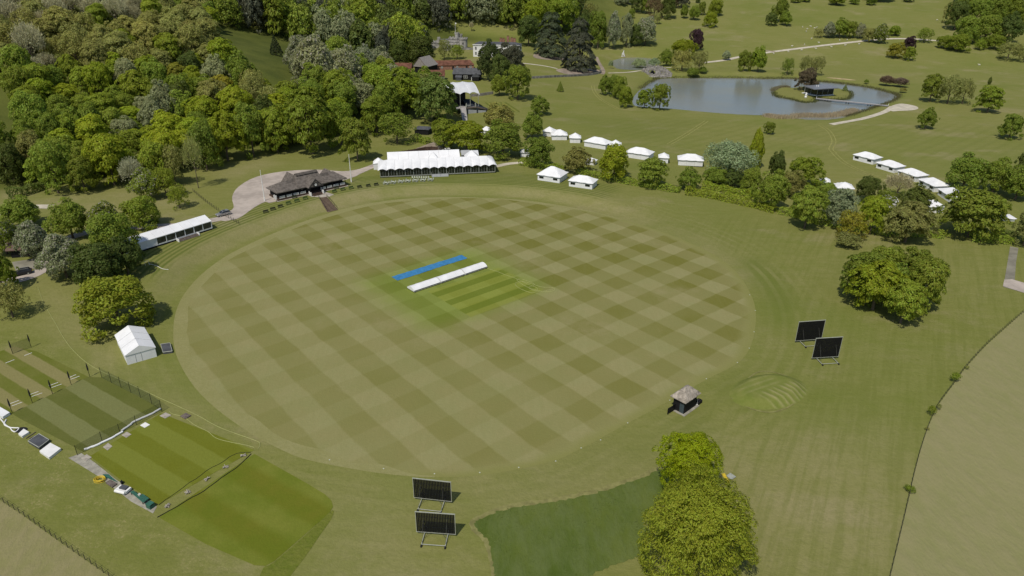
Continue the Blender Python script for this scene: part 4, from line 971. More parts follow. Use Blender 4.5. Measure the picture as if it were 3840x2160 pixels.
# -- hedges
def hedge(name, pts, w, h, col, label, dens=26, size=.34):
    c = smooth_loop(G(pts), 4, False); g = np.random.default_rng(len(label)); P, Nn = [], []
    L = [0]
    for a, b in zip(c, c[1:]): L.append(L[-1] + math.dist(a, b))
    n = int(L[-1] * (w + 2 * h) * dens / 3)
    o = Vector((c[0][0], c[0][1], hz(*c[0])))
    ss = g.uniform(0, L[-1], n)
    for s in ss:
        i = min(max(bisect_right(L, s) - 1, 0), len(c) - 2); t = (s - L[i]) / max(1e-6, L[i + 1] - L[i])
        x, y = c[i][0] + (c[i + 1][0] - c[i][0]) * t, c[i][1] + (c[i + 1][1] - c[i][1]) * t
        d = Vector((c[i + 1][0] - c[i][0], c[i + 1][1] - c[i][1])).normalized(); nn = Vector((-d.y, d.x))
        lump = 1 + .12 * math.sin(s * .9) + .10 * math.sin(s * .37 + 1)
        q = g.uniform(0, w + 2 * h); 
        if q < h: e, z, N3 = -w / 2, q, (-nn.x, -nn.y, .3)
        elif q < h + w: e, z, N3 = q - h - w / 2, h, (0, 0, 1)
        else: e, z, N3 = w / 2, q - h - w, (nn.x, nn.y, .3)
        e = e * lump + g.normal(0, .12); z = z * lump + g.normal(0, .1)
        X, Y = x + nn.x * e, y + nn.y * e
        P.append((X - o.x, Y - o.y, hz(X, Y) + max(.05, z) - o.z)); Nn.append(np.array(N3) + g.normal(size=3) * .45)
    me = leaf_mesh(name, np.array(P), np.array(Nn), size, 'leaf', 5)
    ob = bpy.data.objects.new(name, me); COL.objects.link(ob); ob.location = o
    k = C[col] if isinstance(col, str) else col; ob.color = (*[1.25 * q for q in k], 1)
    return tag(ob, label, 'hedge', 'hedges across the park')
hedge('hedge', [(1308, 414), (1335, 418), (1375, 426), (1420, 432)], 2.6, 2.2, 'mid', 'clipped hedge behind the twin hipped tents')
hedge('hedge', [(1452, 436), (1500, 446), (1540, 455), (1600, 466), (1660, 476), (1710, 485)], 2.4, 2.0, 'mid', 'low green hedge running under the round bright tree')
hedge('hedge', [(1722, 488), (1770, 494), (1830, 506), (1900, 522), (1950, 536)], 3.0, 2.2, (.26, .30, .03), 'yellowish hedge below the pale willow, on the outfield side')
hedge('hedge', [(1765, 474), (1830, 484), (1890, 497), (1930, 508)], 2.6, 2.2, 'fresh', 'second hedge directly below the pale willow')
hedge('hedge', [(1960, 536), (2010, 548), (2080, 566), (2160, 582), (2240, 592), (2320, 594), (2372, 598)], 2.4, 1.8, 'mid', 'hedge behind the row of trees above the round clump')
hedge('hedge', [(2440, 604), (2490, 608), (2548, 612)], 3.2, 2.4, 'mid', 'thick hedge ending at the far tarmac drive')
hedge('hedge', [(2490, 592), (2530, 596), (2560, 600)], 2.6, 2.2, 'dark', 'darker hedge behind the thick one by the far drive')
hedge('hedge', [(20, 500), (60, 492), (112, 474)], 3.2, 3.0, 'dark', 'shaded hedge at the foot of the wood by the pale track')
hedge('hedge', [(1040, 352), (1062, 358), (1078, 362)], 3.5, 2.2, 'mid', 'square clipped hedge beside the dark shed')

# reeds and rushes at the water's edge
def reeds(name, pts, n, w, h, col, label, closed=False):
    c = smooth_loop(pts, 4, closed); g = np.random.default_rng(n); V = []
    for _ in range(n):
        i = int(g.integers(0, len(c) - 1)); t = g.uniform()
        x, y = c[i][0] + (c[i + 1][0] - c[i][0]) * t + g.normal(0, w), c[i][1] + (c[i + 1][1] - c[i][1]) * t + g.normal(0, w)
        z = max(hz(x, y), -.5); hh = h * g.uniform(.5, 1.2); a = g.uniform(0, 6.28); b = .10
        dx, dy = math.cos(a) * b, math.sin(a) * b; lx, ly = g.normal(0, .2) * hh, g.normal(0, .2) * hh
        V += [(x - dx, y - dy, z), (x + dx, y + dy, z), (x + lx + dx * .4, y + ly + dy * .4, z + hh), (x + lx - dx * .4, y + ly - dy * .4, z + hh)]
    me = bpy.data.meshes.new(name); me.from_pydata(V, [], [(4 * i, 4 * i + 1, 4 * i + 2, 4 * i + 3) for i in range(n)]); me.update(); me.materials.append(M['leaf'])
    ob = bpy.data.objects.new(name, me); COL.objects.link(ob); ob.color = (*col, 1)
    return tag(ob, label, 'reeds', kind='stuff')
reeds('reeds', G([TL(0, 845), TL(200, 868), TL(500, 892), TL(900, 895), TL(1200, 858), TL(1380, 805)]), 9000, 1.5, 1.5, (.52, .43, .28), 'dry straw coloured reeds along the near shore of the lake')
reeds('rushes', [LAKE[i % len(LAKE)] for i in range(6, 60)], 6000, 1.1, .9, (.17, .16, .07), 'greenish rushes along the far shore of the lake')
reeds('rushes', ISLE[60:] + ISLE[:8], 2600, 1.0, 1.3, (.30, .27, .16), 'pale rushes round the island shore')
reeds('rushes', ISLE[20:60], 2600, .9, .9, (.14, .15, .05), 'greenish rushes along the island near shore')

# uncut grass: tufts standing over the long patches
def tufts(name, poly, n, h, col, label, seed, edge=1.2):
    g = np.random.default_rng(seed); xs = [p[0] for p in poly]; ys = [p[1] for p in poly]; V = []
    X, Y = g.uniform(min(xs) - 1, max(xs) + 1, n * 3), g.uniform(min(ys) - 1, max(ys) + 1, n * 3)
    D = pdist(X, Y, poly); keep = D < edge * g.normal(-.2, .5, n * 3); X, Y = X[keep][:n], Y[keep][:n]
    den = .5 + .5 * np.sin(X * .45 + 2 * np.sin(Y * .31)) * np.sin(Y * .52 + 1.5 * np.sin(X * .23))
    for x, y, q in zip(X, Y, den):
        if not (8 < y and abs(x) < 400): continue
        z = hz(x, y); a = g.uniform(0, 6.28); hh = h * g.uniform(.35, 1.0) * (.45 + .75 * q); b = .10 + .16 * g.uniform(); lx, ly = g.normal(0, .35) * hh, g.normal(0, .35) * hh
        dx, dy = math.cos(a) * b, math.sin(a) * b
        V += [(x - dx, y - dy, z), (x + dx, y + dy, z), (x + dx * .8 + lx, y + dy * .8 + ly, z + hh), (x - dx * .8 + lx, y - dy * .8 + ly, z + hh)]
    n = len(V) // 4
    me = bpy.data.meshes.new(name); me.from_pydata(V, [], [(4 * i, 4 * i + 1, 4 * i + 2, 4 * i + 3) for i in range(n)]); me.update(); me.materials.append(M['leaf'])
    ob = bpy.data.objects.new(name, me); COL.objects.link(ob); ob.color = (*col, 1)
    return tag(ob, label, 'grass', kind='stuff')
LONG = smooth_loop(G([(1195, 1318), (1240, 1292), (1300, 1276), (1400, 1262), (1500, 1240), (1600, 1208), (1668, 1180), (1720, 1180), (1720, 1260), (1672, 1268), (1628, 1290), (1620, 1320), (1640, 1340), (1625, 1385), (1590, 1405), (1500, 1440), (1430, 1480), (1245, 1480), (1243, 1440), (1228, 1365)]), 2)
tufts('long_grass_tufts', LONG, 2200, .10, (.17, .22, .06), 'dark uncut grass standing between sightscreens and the bright trees', 3, .6)
# ------------------------------------------------------------------ the thatched pavilion
def L3(a, h, x, y, z=0.0):
    c, s = math.cos(h), math.sin(h)
    return Vector((a.x + c * x - s * y, a.y + s * x + c * y, a.z + z))

def pavilion():
    a, h, L = frame(TP(420, 1078), TP(2310, 655))
    D = 7.2; t = thing('thatched_pavilion', 'long black timber cricket pavilion with grey thatched roofs and a clock gable', 'pavilion', a, h)
    b = MB(); b.box(L / 2, D / 2 + .7, 1.5, L - .6, D - 1.4, 3.0); b.obj('wall', 'black_timber', t)
    b = MB(); b.box(L / 2, D / 2 - .2, .22, L + .3, D + .6, .7); b.obj('plinth', 'brown_timber', t)
    ez = 3.0
    r = MB()
    r.hip(-.7, .22 * L, -.8, D + .7, ez, 5.25, 3.4, .9)
    r.hip(.12 * L, .40 * L, -.7, D + .6, ez, 5.0, 1.0, .5)
    r.hip(.275 * L, .715 * L, -.8, D + .8, ez, 6.9, 1.7, 1.7)
    r.hip(.60 * L, .90 * L, -.7, D + .6, ez, 5.0, .5, 1.0)
    r.hip(.79 * L, L + .7, -.8, D + .7, ez, 5.3, .9, 3.2)
    def cross(xm, hw, y0, y1, z, front=0.0):          # roof whose ridge runs back
        q = MB(); q.hip(y0, y1, -hw, hw, ez, z, front, 1.2)
        r.add([(xm - v[1], v[0], v[2]) for v in q.v], [tuple(f) for f in q.f])
    cross(.335 * L, 2.1, 4.3, D + 4.0, 6.5); cross(.87 * L, 1.8, 4.2, D + 2.5, 5.5)
    r.obj('roof', 'thatch', t)
    c = MB()
    for x0, x1, z in ((.14 * L, .30 * L, 5.0), (.335 * L, .655 * L, 6.9), (.69 * L, .86 * L, 5.0)):
        for s in (-1, 1):
            y0 = D / 2
            c.hexa([(x0, y0 + s * .02, z + .12), (x1, y0 + s * .02, z + .12), (x1, y0 + s * .95, z - .52), (x0, y0 + s * .95, z - .52)], [(x0, y0 + s * .02, z + .26), (x1, y0 + s * .02, z + .26), (x1, y0 + s * .98, z - .38), (x0, y0 + s * .98, z - .38)])
    c.obj('ridge_cap', 'thatch_ridge', t)
    # porch: gabled, timber framed, with the clock
    xm, pw = .505 * L, 2.5
    r = MB(); q = MB(); q.hip(-2.66, 4.2, -pw - .45, pw + .45, 3.0, 5.9, 0, .3, th=.16)
    r.add([(xm - v[1], v[0], v[2]) for v in q.v], q.f); r.obj('porch_roof', 'thatch', t)
    g = MB(); g.add([(xm - pw, -2.55, 3.0), (xm + pw, -2.55, 3.0), (xm, -2.55, 5.55), (xm - pw, -2.4, 3.0), (xm + pw, -2.4, 3.0), (xm, -2.4, 5.55)], [(0, 1, 2), (5, 4, 3), (0, 3, 4, 1), (1, 4, 5, 2), (2, 5, 3, 0)])
    gp = g.obj('gable_panel', 'clock_face', t)
    m = MB()
    for x0, z0, x1, z1 in ((-pw, 3.0, 0, 5.55), (pw, 3.0, 0, 5.55), (-pw, 3.0, pw, 3.0), (-1.2, 4.3, 1.2, 4.3), (-.8, 3.0, -.8, 4.3), (.8, 3.0, .8, 4.3)):
        m.tube([(xm + x0, -2.62, z0), (xm + x1, -2.62, z1)], .12, 4)
    m.obj('timber_frame', 'black_timber', t)
    k = MB(); k.tube([(xm, -2.58, 3.66), (xm, -2.70, 3.66)], .62, 18); ck = k.obj('clock', 'black_timber', gp)
    k = MB(); k.tube([(xm, -2.69, 3.66), (xm, -2.73, 3.66)], .46, 18); k.obj('clock_dial', 'white_paint', gp)
    k = MB(); k.box(xm + .09, -2.74, 3.78, .06, .02, .30); k.box(xm - .1, -2.74, 3.72, .26, .02, .06); k.obj('clock_hand', 'black_timber', gp)
    for x in (-pw + .1, pw - .1):
        p = MB(); p.box(xm + x, -2.5, 1.5, .22, .22, 3.0); p.obj('porch_post', 'black_timber', t)
        p = MB(); p.box(xm + x, -2.9, .75, .25, .9, 1.2); p.box(xm + x, -2.0, 1.0, .2, .7, 1.0); p.obj('newel_panel', 'white_paint', t)
    st = MB()
    for i in range(4): st.box(xm, -2.7 - .35 * i, .55 - .17 * i, 3.6, .36, .3)
    st.obj('porch_step', 'brown_timber', t)
    w = MB(); w.box(xm - 1.2, .66, 1.6, 1.3, .1, 1.5); w.obj('window', 'clear_sheet', t)
    # verandah: posts and white zigzag balustrades
    n = 10
    for i in range(n + 1):
        x = L * i / n
        if abs(x - xm) < pw: continue
        p = MB(); p.box(x, -.25, 1.6, .16, .16, 3.0); p.obj('veranda_post', 'black_timber', t)
    for i in range(n):
        x0, x1 = L * i / n + .25, L * (i + 1) / n - .25
        if x0 < xm + pw and x1 > xm - pw: x0, x1 = (x0, xm - pw - .1) if x0 < xm - pw else (xm + pw + .1, x1)
        if x1 - x0 < .8 : continue
        m = MB(); k = max(3, int((x1 - x0) / .42))
        for q in range(k):
            u0, u1 = x0 + (x1 - x0) * q / k, x0 + (x1 - x0) * (q + 1) / k
            m.hexa([(u0, -.36, .68), (u0 + .17, -.36, .68), (u0 + .17, -.3, .68), (u0, -.3, .68)], [(u1 - .12, -.36, 1.55), (u1 + .05, -.36, 1.55), (u1 + .05, -.3, 1.55), (u1 - .12, -.3, 1.55)])
            m.hexa([(u1 - .1, -.42, .68), (u1 + .02, -.42, .68), (u1 + .02, -.37, .68), (u1 - .1, -.37, .68)], [(u0, -.42, 1.5), (u0 + .12, -.42, 1.5), (u0 + .12, -.37, 1.5), (u0, -.37, 1.5)])
        m.obj('balustrade', 'white_paint', t)
    for y in (.9, 2.0, 2.9):
        m = MB(); m.box(-.5, y, 1.0, .5, .35, 1.3); m.obj('end_rail', 'white_paint', t) if y < 2.5 else None
    for x in (.26, .36, .70, .74):
        m = MB(); m.box(L * x, .68, 2.2, .8, .06, .7); m.obj('window', 'clear_sheet', t)
    sheet('terrace_paving', [tuple(L3(a, h, x, y)[:2]) for x, y in ((-1.0, -1.1), (xm - 2.8, -1.1), (xm - 2.6, -4.0), (xm + 1.2, -7.8), (xm + 4.6, -6.6), (xm + 3.6, -1.2), (L + .8, -1.1), (L + .8, .3), (-1.0, .3))], 'paving', .05)
    return a, h, L
PA, PH, PL = pavilion()

M['step_timber'] = plain('step_timber', (.23, .175, .125), .85, .35, 2, spec=.1)
def stairway():
    t0, t1 = W(*TP(1560, 1010)), W(*TP(1785, 978)); b0, b1 = W(*TP(1795, 1395)), W(*TP(2080, 1325))
    t = thing('garden_stairway', 'timber edged flight of steps down the bank below the clock gable', 'steps', (t0 + t1) / 2)
    o = t.location; n = 13
    for i in range(n):
        f = i / (n - 1); l = t0.lerp(b0, f); r = t1.lerp(b1, f); z = t0.z + .12 + (b0.z - t0.z) * f
        d = (b0 - t0) * (.80 / (n - 1)); d.z = 0
        for nm, mat, k, hh in (('tread', 'step_timber', d, .16), ('riser', 'brown_timber', d * .2, .20)):
            m = MB(); q0 = l + d * (1 if nm == 'riser' else 0); q1 = r + d * (1 if nm == 'riser' else 0)
            bt = [(*(q0 - o)[:2], z - o.z - .3), (*(q1 - o)[:2], z - o.z - .3), (*(q1 + k - o)[:2], z - o.z - .3), (*(q0 + k - o)[:2], z - o.z - .3)]
            tp = [(p[0], p[1], z - o.z + (hh - .16)) for p in bt]
            m.hexa(bt, tp); m.obj(nm, mat, t)
    for s0, s1 in ((t0, b0), (t1, b1)):
        m = MB(); P = [s0.lerp(s1, k / 4) - o for k in range(5)]
        m.tube([p + Vector((0, 0, 1.0)) for p in P], .05, 5)
        for p in P: m.tube([p, p + Vector((0, 0, 1.0))], .04, 4)
        m.obj('handrail', 'black_timber', t)
stairway()

def flagpole(foot, hgt, label):
    p = W(*foot); t = thing('flagpole', label, 'flagpole', p, 0, 'white flagpoles')
    m = MB(); m.tube([(0, 0, -.2), (0, 0, 1.3)], .26, 8, .22); m.obj('socket', 'white_paint', t)
    m = MB(); m.tube([(0, 0, 1.2), (0, 0, hgt)], .17, 8, .07); m.obj('pole', 'white_paint', t)
    m = MB(); m.lathe([(.02, hgt - .05), (.14, hgt + .08), (.02, hgt + .22)], 8); m.obj('finial', 'white_paint', t)
flagpole((666, 505), 10.8, 'white flagpole beside the gravel at the pavilion hipped end')
flagpole((884, 458), 10.3, 'white flagpole between the pavilion and the scalloped marquee')

# garden benches along the terrace
def bench(kind):
    t = thing('garden_bench', None, 'bench', (0, 0, 0), 0, 'benches along the terrace')
    w = 1.8; mt = 'bench_dark' if kind == 'dark' else 'bench_green'
    m = MB(); m.box(0, 0, .45, w, .5, .07); m.obj('seat', mt, t)
    m = MB(); m.box(0, .27, .78, w, .07, .5); m.obj('backrest', mt, t)
    for x in (-.8, .8):
        for y in (-.2, .25):
            m = MB(); m.box(x, y, .2, .09, .09, .46); m.obj('leg', mt, t)
    return t
ben = [(T6(102, 694), 'dark', 'dark bench on the terrace, outermost from the pavilion beyond its flagpole'), (T6(174, 667), 'dark', 'dark bench second outermost on the terrace past the pavilion flagpole'), (T6(250, 640), 'dark', 'dark bench next to the green benches at the pavilion hipped end'),
       (T6(330, 608), 'green', 'green bench outermost of three on the flagpole side of the stairway'), (T6(415, 585), 'green', 'green bench midmost of three on the flagpole side of the stairway'), (T6(500, 558), 'green', 'green bench beside the stairway on its gravel yard side'),
       (T6(792, 490), 'green', 'green bench just past the stairway towards the marquee'), (T6(877, 467), 'green', 'green bench midmost of three between stairway and second flagpole'), (T6(960, 453), 'green', 'green bench below the second flagpole'),
       (T6(1045, 444), 'dark', 'dark bench first past the flagpole towards the marquee tables'), (T6(1133, 432), 'dark', 'dark bench midway between flagpole and marquee tables'), (T6(1213, 420), 'dark', 'dark bench next to the marquee tables'),
       (T6(390, 546), 'dark', 'black bench close against the pavilion paving by the hipped end'), (T6(812, 452), 'dark', 'black bench close against the pavilion paving on the marquee side')]
bp = {'dark': bench('dark'), 'green': bench('green')}; used = set()
for uv, k, lab in ben:
    p = W(*uv)
    if k not in used: used.add(k); o = bp[k]; o.location = p; o.rotation_euler.z = PH; o['label'] = lab
    else: dup(bp[k], p, PH, lab)

# ------------------------------------------------------------------ marquees and tents
def scallop_roof(x0, x1, y0, y1, ze, zr, bays, lift, hipx, nx=4, ny=6, yr=None):
    """tensioned roof: eaves arch up between the legs, hipped ends"""
    m = MB(); ym = (y0 + y1) / 2; NX = bays * nx
    def pt(i, j):
        x = x0 + (x1 - x0) * i / NX; f = j / ny; y = y0 + (y1 - y0) * f
        e = 1 - abs(2 * f - 1)
        ex = min(1.0, min(x - x0, x1 - x) / hipx) if hipx else 1.0
        k = min(e, ex)
        z = ze + (zr - ze) * (k ** .92)
        arch = lift * math.sin(math.pi * ((i % nx) / nx)) if i % nx else 0
        z += arch * (1 - k) ** 2
        return (x, y, z)
    vs = [pt(i, j) for i in range(NX + 1) for j in range(ny + 1)]; n = ny + 1
    m.add(vs, [(i * n + j, (i + 1) * n + j, (i + 1) * n + j + 1, i * n + j + 1) for i in range(NX) for j in range(ny)])
    lo = [(v[0], v[1], v[2] - .05) for v in vs]
    m.add(lo, [(i * n + j + 1, (i + 1) * n + j + 1, (i + 1) * n + j, i * n + j) for i in range(NX) for j in range(ny)])
    return m, pt

def marquee():
    a, h, L = frame(TM(232, 634), TM(2360, 538)); D = 11.5; z0 = .55; ze, zr = z0 + 2.55, z0 + 4.9
    t = thing('scalloped_marquee', 'large white marquee with scalloped eaves and glazed front', 'marquee', a, h)
    m, pt = scallop_roof(-.8, L + .8, -.7, D + .7, ze, zr, 14, .62, 3.2); m.obj('roof', 'canvas', t)
    s = MB()
    for i in range(1, 14):
        pts = [pt(i * 4, j) for j in range(7)]; s.tube([(p[0], p[1], p[2] + .02) for p in pts], .035, 4)
    s.obj('roof_seam', 'seam', t)
    f = MB(); f.box(L / 2, D / 2, z0 - .1, L, D, .2); f.obj('floor', 'deck', t)
    sk = MB(); sk.box(L / 2, .1, .05, L, .1, z0 * 2 - .2); sk.box(L, D / 2, .05, .1, D, z0 * 2 - .2); sk.box(0, D / 2, .05, .1, D, z0 * 2 - .2); sk.obj('skirt', 'green_skirt', t)
    for i in range(15):
        p = MB(); x = L * i / 14; p.box(x, 0, z0 + 1.25, .16, .16, 2.5); p.obj('leg', 'alu', t)
    for i in range(14):
        g = MB(); xa, xb = L * i / 14 + .08, L * (i + 1) / 14 - .08
        n = 8; vs = []
        for k in range(n + 1):
            x = xa + (xb - xa) * k / n; vs += [(x, .04, z0), (x, .04, ze + .62 * math.sin(math.pi * k / n) - .12)]
        g.add(vs, [(2 * k, 2 * k + 2, 2 * k + 3, 2 * k + 1) for k in range(n)])
        w = g.obj('glass_wall', 'glass_dark', t)
        q = MB()
        for k in (.33, .66): q.box(xa + (xb - xa) * k, 0, z0 + 1.25, .05, .06, 2.5)
        q.box((xa + xb) / 2, 0, z0 + .06, xb - xa, .08, .12); q.obj('mullion', 'alu', w)
    for x in (0, L):
        g = MB(); g.box(x, D / 2, z0 + 1.25, .06, D, 2.5); g.obj('end_wall', 'glass_dark', t)
    g = MB(); g.box(L / 2, D, z0 + 1.25, L, .06, 2.5); g.obj('back_wall', 'canvas', t)
    st = MB(); x0, x1 = .44 * L, .585 * L
    for i in range(4): st.box((x0 + x1) / 2, -.35 - .42 * i, .42 - .13 * i, x1 - x0, .43, .34)
    st.obj('stairs', 'awning_grey', t)
    for x in (x0, (x0 + x1) / 2, x1):
        q = MB(); q.tube([(x, 0, z0 + .9), (x, -1.7, 1.0)], .035, 5); q.tube([(x, -1.7, 0), (x, -1.7, 1.0)], .035, 5); q.tube([(x, -.1, z0), (x, -.1, z0 + .9)], .035, 5); q.obj('stair_rail', 'alu', t)
    # the plain marquee behind
    def child_tent(name, label, x0, x1, y0, y1, e, r, mat, bays, yr_hip=0.0):
        o = L3(a, h, x0, y0); o.z = hz(o.x, o.y); q = thing(name, label, 'marquee', o, h)
        W_, DD = x1 - x0, y1 - y0
        rr = MB(); rr.hip(-.3, W_ + .3, -.3, DD + .3, e, r, yr_hip, yr_hip, th=.15); rr.obj('roof', mat, q)
        ww = MB(); ww.box(W_ / 2, DD / 2, e / 2 - .1, W_, DD, e); ww.obj('wall', mat, q)
        s = MB()
        for i in range(1, bays):
            x = W_ * i / bays; s.tube([(x, -.3, e + .03), (x, DD / 2, r + .03), (x, DD + .3, e + .03)], .04, 4)
        s.obj('roof_seam', 'seam', q) if bays > 1 else None
    child_tent('plain_marquee', 'plain white ridge marquee parallel behind the scalloped one', .075 * L, .715 * L, 12.7, 20.5, 3.1, 5.6, 'canvas', 7)
    child_tent('kitchen_tent', 'grey ridge tent behind the scalloped marquee, beside its twin', .755 * L, .82 * L, 19, 24, 2.6, 3.9, 'awning_grey', 1)
    child_tent('kitchen_tent', 'paler grey ridge tent next to the hedge end behind the marquee', .83 * L, .90 * L, 17.5, 23, 2.6, 4.0, 'canvas_grey', 1)
    def pagoda(label, x, y, s, e, r):
        o = L3(a, h, x, y); o.z = hz(o.x, o.y); q = thing('pagoda_tent', label, 'tent', o, h)
        rr, _ = scallop_roof(-s / 2, s / 2, -s / 2, s / 2, e, r, 1, .2, s / 2, 6, 6); rr.obj('roof', 'canvas', q)
        ww = MB(); ww.box(0, 0, e / 2, s - .3, s - .3, e); ww.obj('wall', 'canvas', q)
    pagoda('small square white peaked tent at the drive end of the scalloped marquee', -.6, 13.6, 4.2, 2.4, 4.4)
    pagoda('white peaked entrance tent between the two big marquees', .475 * L, 12.4, 4.4, 3.4, 6.1)
    pagoda('white peaked tent joined behind the path end of the scalloped marquee', .83 * L, 13.6, 5.6, 3.2, 5.9)
    return a, h, L
MA, MH, ML = marquee()

# terrace chairs and tables in front of the marquee
def chair_proto(arm):
    m = MB(); m.box(0, 0, .44, .5, .5, .06); m.box(0, .24, .76, .5, .06, .6)
    for x in (-.22, .22):
        for y in (-.2, .22): m.box(x, y, .21, .05, .05, .44)
        if arm: m.box(x * 1.1, 0, .66, .06, .5, .05)
    return m
cm_ = chair_proto(True).obj('terrace_chair', 'chair_pale'); tag(cm_, 'pale armchair in the straight row before the marquee glass', 'chair', 'chairs in the row before the marquee')
first = True
for i in range(8):
    p = W(*TM(826 + 42.5 * i, 646)); o = cm_ if first else cm_.copy()
    if not first: COL.objects.link(o)
    first = False; o.location = p; o.rotation_euler.z = MH; 
tc = chair_proto(False).obj('table_chair', 'chair_pale'); first = True
tb = thing('round_table', '', 'table'); m = MB(); m.lathe([(.6, .70), (.62, .74), (.6, .76)], 12); m.obj('tabletop', 'chair_pale', tb); m = MB(); m.lathe([(.28, 0), (.05, .1), (.05, .7)], 8); m.obj('pedestal', 'alu', tb)
names = ['at the bench end of the terrace row', 'second along from the bench end', 'third along from the bench end', 'midmost of the terrace row', 'third from the marquee stairs end', 'second from the marquee stairs end', 'at the marquee stairs end of the row']
for i, (x, y) in enumerate([(340, 748), (468, 734), (612, 720), (742, 708), (882, 700), (1022, 692), (1165, 684)]):
    p = W(*TM(x, y)); lab = 'small pale round table ' + names[i]
    if i == 0: tb.location = p; tb['label'] = lab; tb['group'] = 'terrace tables'
    else: dup(tb, p, 0, lab, 'terrace tables')
    for k in range(4):
        an = MH + k * math.pi / 2 + .5; q = p + Vector((math.cos(an), math.sin(an), 0)) * .95; q.z = hz(q.x, q.y)
        o = tc if first else tc.copy()
        if not first: COL.objects.link(o)
        first = False; o.location = q; o.rotation_euler.z = an - math.pi / 2
        tag(o, 'pale chair drawn up to the table ' + names[i], 'chair', 'chairs at terrace table ' + names[i])

def long_marquee():
    a, h, L = frame(T5(1290, 1128), T5(2137, 862)); D = 6.2; z0 = .5; e, r = z0 + 2.4, z0 + 3.7; n = 9
    t = thing('windowed_marquee', 'long narrow white marquee with dark clear windows, standing between trees and silver car', 'marquee', a, h)
    m = MB(); m.hip(-.15, L + .15, -.2, D + .2, e, r, th=.18); m.obj('roof', 'canvas', t)
    s = MB()
    for i in range(1, n): x = L * i / n; s.tube([(x, -.2, e + .03), (x, D / 2, r + .03)], .035, 4)
    s.obj('roof_seam', 'seam', t)
    f = MB(); f.box(L / 2, D / 2, z0 / 2 - .2, L, D, z0 + .4); f.obj('floor', 'black_timber', t)
    for i in range(n + 1):
        p = MB(); p.box(L * i / n, 0, z0 + 1.2, .22, .2, 2.4); p.obj('leg', 'canvas', t)
    for i in range(n):
        x0, x1 = L * i / n + .11, L * (i + 1) / n - .11
        if i < 3:
            p = MB(); p.box((x0 + x1) / 2, 0, z0 + 1.2, x1 - x0, .06, 2.4); p.obj('wall_panel', 'canvas', t)
        else:
            p = MB(); p.box((x0 + x1) / 2, 0, z0 + 1.25, x1 - x0, .05, 1.9); w = p.obj('window', 'clear_sheet', t)
            q = MB(); q.box((x0 + x1) / 2, -.02, z0 + .15, x1 - x0, .08, .34); q.box((x0 + x1) / 2, -.02, z0 + 2.3, x1 - x0, .08, .22); q.obj('frame', 'canvas', w)
    for x in (0, L):
        g = MB(); g.add([(x - .03, 0, z0), (x - .03, D, z0), (x - .03, D, e), (x - .03, D / 2, r - .05), (x - .03, 0, e), (x + .03, 0, z0), (x + .03, D, z0), (x + .03, D, e), (x + .03, D / 2, r - .05), (x + .03, 0, e)], [(0, 1, 2, 3, 4), (9, 8, 7, 6, 5), (0, 5, 6, 1), (4, 9, 5, 0), (3, 8, 9, 4)])
        g.obj('gable_end', 'canvas', t)
    g = MB(); g.box(L / 2, D, z0 + 1.2, L, .06, 2.4); g.obj('back_wall', 'canvas', t)
    st = MB()
    for i in range(3): st.box(.68 * L, -.4 - .5 * i, .42 - .16 * i, .24 * L, .5, .12)
    st.obj('timber_steps', 'grey_timber', t)
    for x in (.555, .805):
        q = MB(); q.box(x * L, -.8, .4, .2, 1.4, .8); q.obj('step_cheek', 'canvas', t)
long_marquee()

def gable_tent():
    a, h, Wd = frame(T9(1287, 774), T9(1580, 690)); Lg = 11.0; e, r = 2.4, 3.9
    t = thing('gabled_tent', 'white ridge tent with gable front, beside the outfield rope', 'tent', a, h)
    m = MB(); q = MB(); q.hip(-.15, Lg + .15, -.2, Wd + .2, e, r, th=.12); m.add([(Wd - v[1], v[0], v[2]) for v in q.v], q.f); m.obj('roof', 'canvas', t)
    s = MB()
    for y in (Lg / 3, 2 * Lg / 3): s.tube([(-.2, y, e + .03), (Wd / 2, y, r + .03), (Wd + .2, y, e + .03)], .035, 4)
    s.obj('roof_seam', 'seam', t)
    for y, nm in ((0, 'front_wall'), (Lg, 'back_wall')):
        g = MB(); g.add([(0, y - .03, 0), (Wd, y - .03, 0), (Wd, y - .03, e), (Wd / 2, y - .03, r - .04), (0, y - .03, e), (0, y + .03, 0), (Wd, y + .03, 0), (Wd, y + .03, e), (Wd / 2, y + .03, r - .04), (0, y + .03, e)], [(0, 1, 2, 3, 4), (9, 8, 7, 6, 5)]); g.obj(nm, 'canvas', t)
    for x in (0, Wd): g = MB(); g.box(x, Lg / 2, e / 2, .06, Lg, e); g.obj('side_wall', 'canvas', t)
    g = MB(); g.box(Wd / 2, -.06, e / 2 + .3, .07, .04, e + .9); g.box(Wd * .3, -.06, e / 2, .05, .04, e); g.box(Wd / 2, -.06, e, Wd, .04, .06); g.obj('wall_seam', 'seam', t)
gable_tent()

def hip_tent(bl, br, depth, label, group, win=True, e=2.3, r=3.9, sq=False, mat='canvas'):
    a, h, L = frame(bl, br)
    t = thing('hipped_tent', label, 'tent', a, h, group)
    m, _ = scallop_roof(-.4, L + .4, -.4, depth + .4, e, r, 1 if sq else 3, -.12, depth / 2 + .4, 4, 6); m.obj('roof', mat, t)
    m = MB(); m.box(L / 2, depth / 2, e / 2 - .05, L, depth, e); m.obj('wall', mat, t)
    v = MB(); v.box(L / 2, -.03, e - .15, L, .05, .3); v.obj('valance', 'canvas_grey', t)
    if win:
        for x in (.17, .80):
            q = MB(); q.box(L * x, -.02, e * .55, L * .2, .05, .85); q.obj('window', 'glass_dark', t)
        q = MB(); q.box(L * .47, -.03, e / 2 - .15, L * .30, .05, e - .35); q.obj('door_flap', 'canvas', t)
    else:
        s = MB()
        for x in (.33, .66): s.box(L * x, -.02, e / 2, .06, .04, e)
        s.obj('wall_seam', 'seam', t)
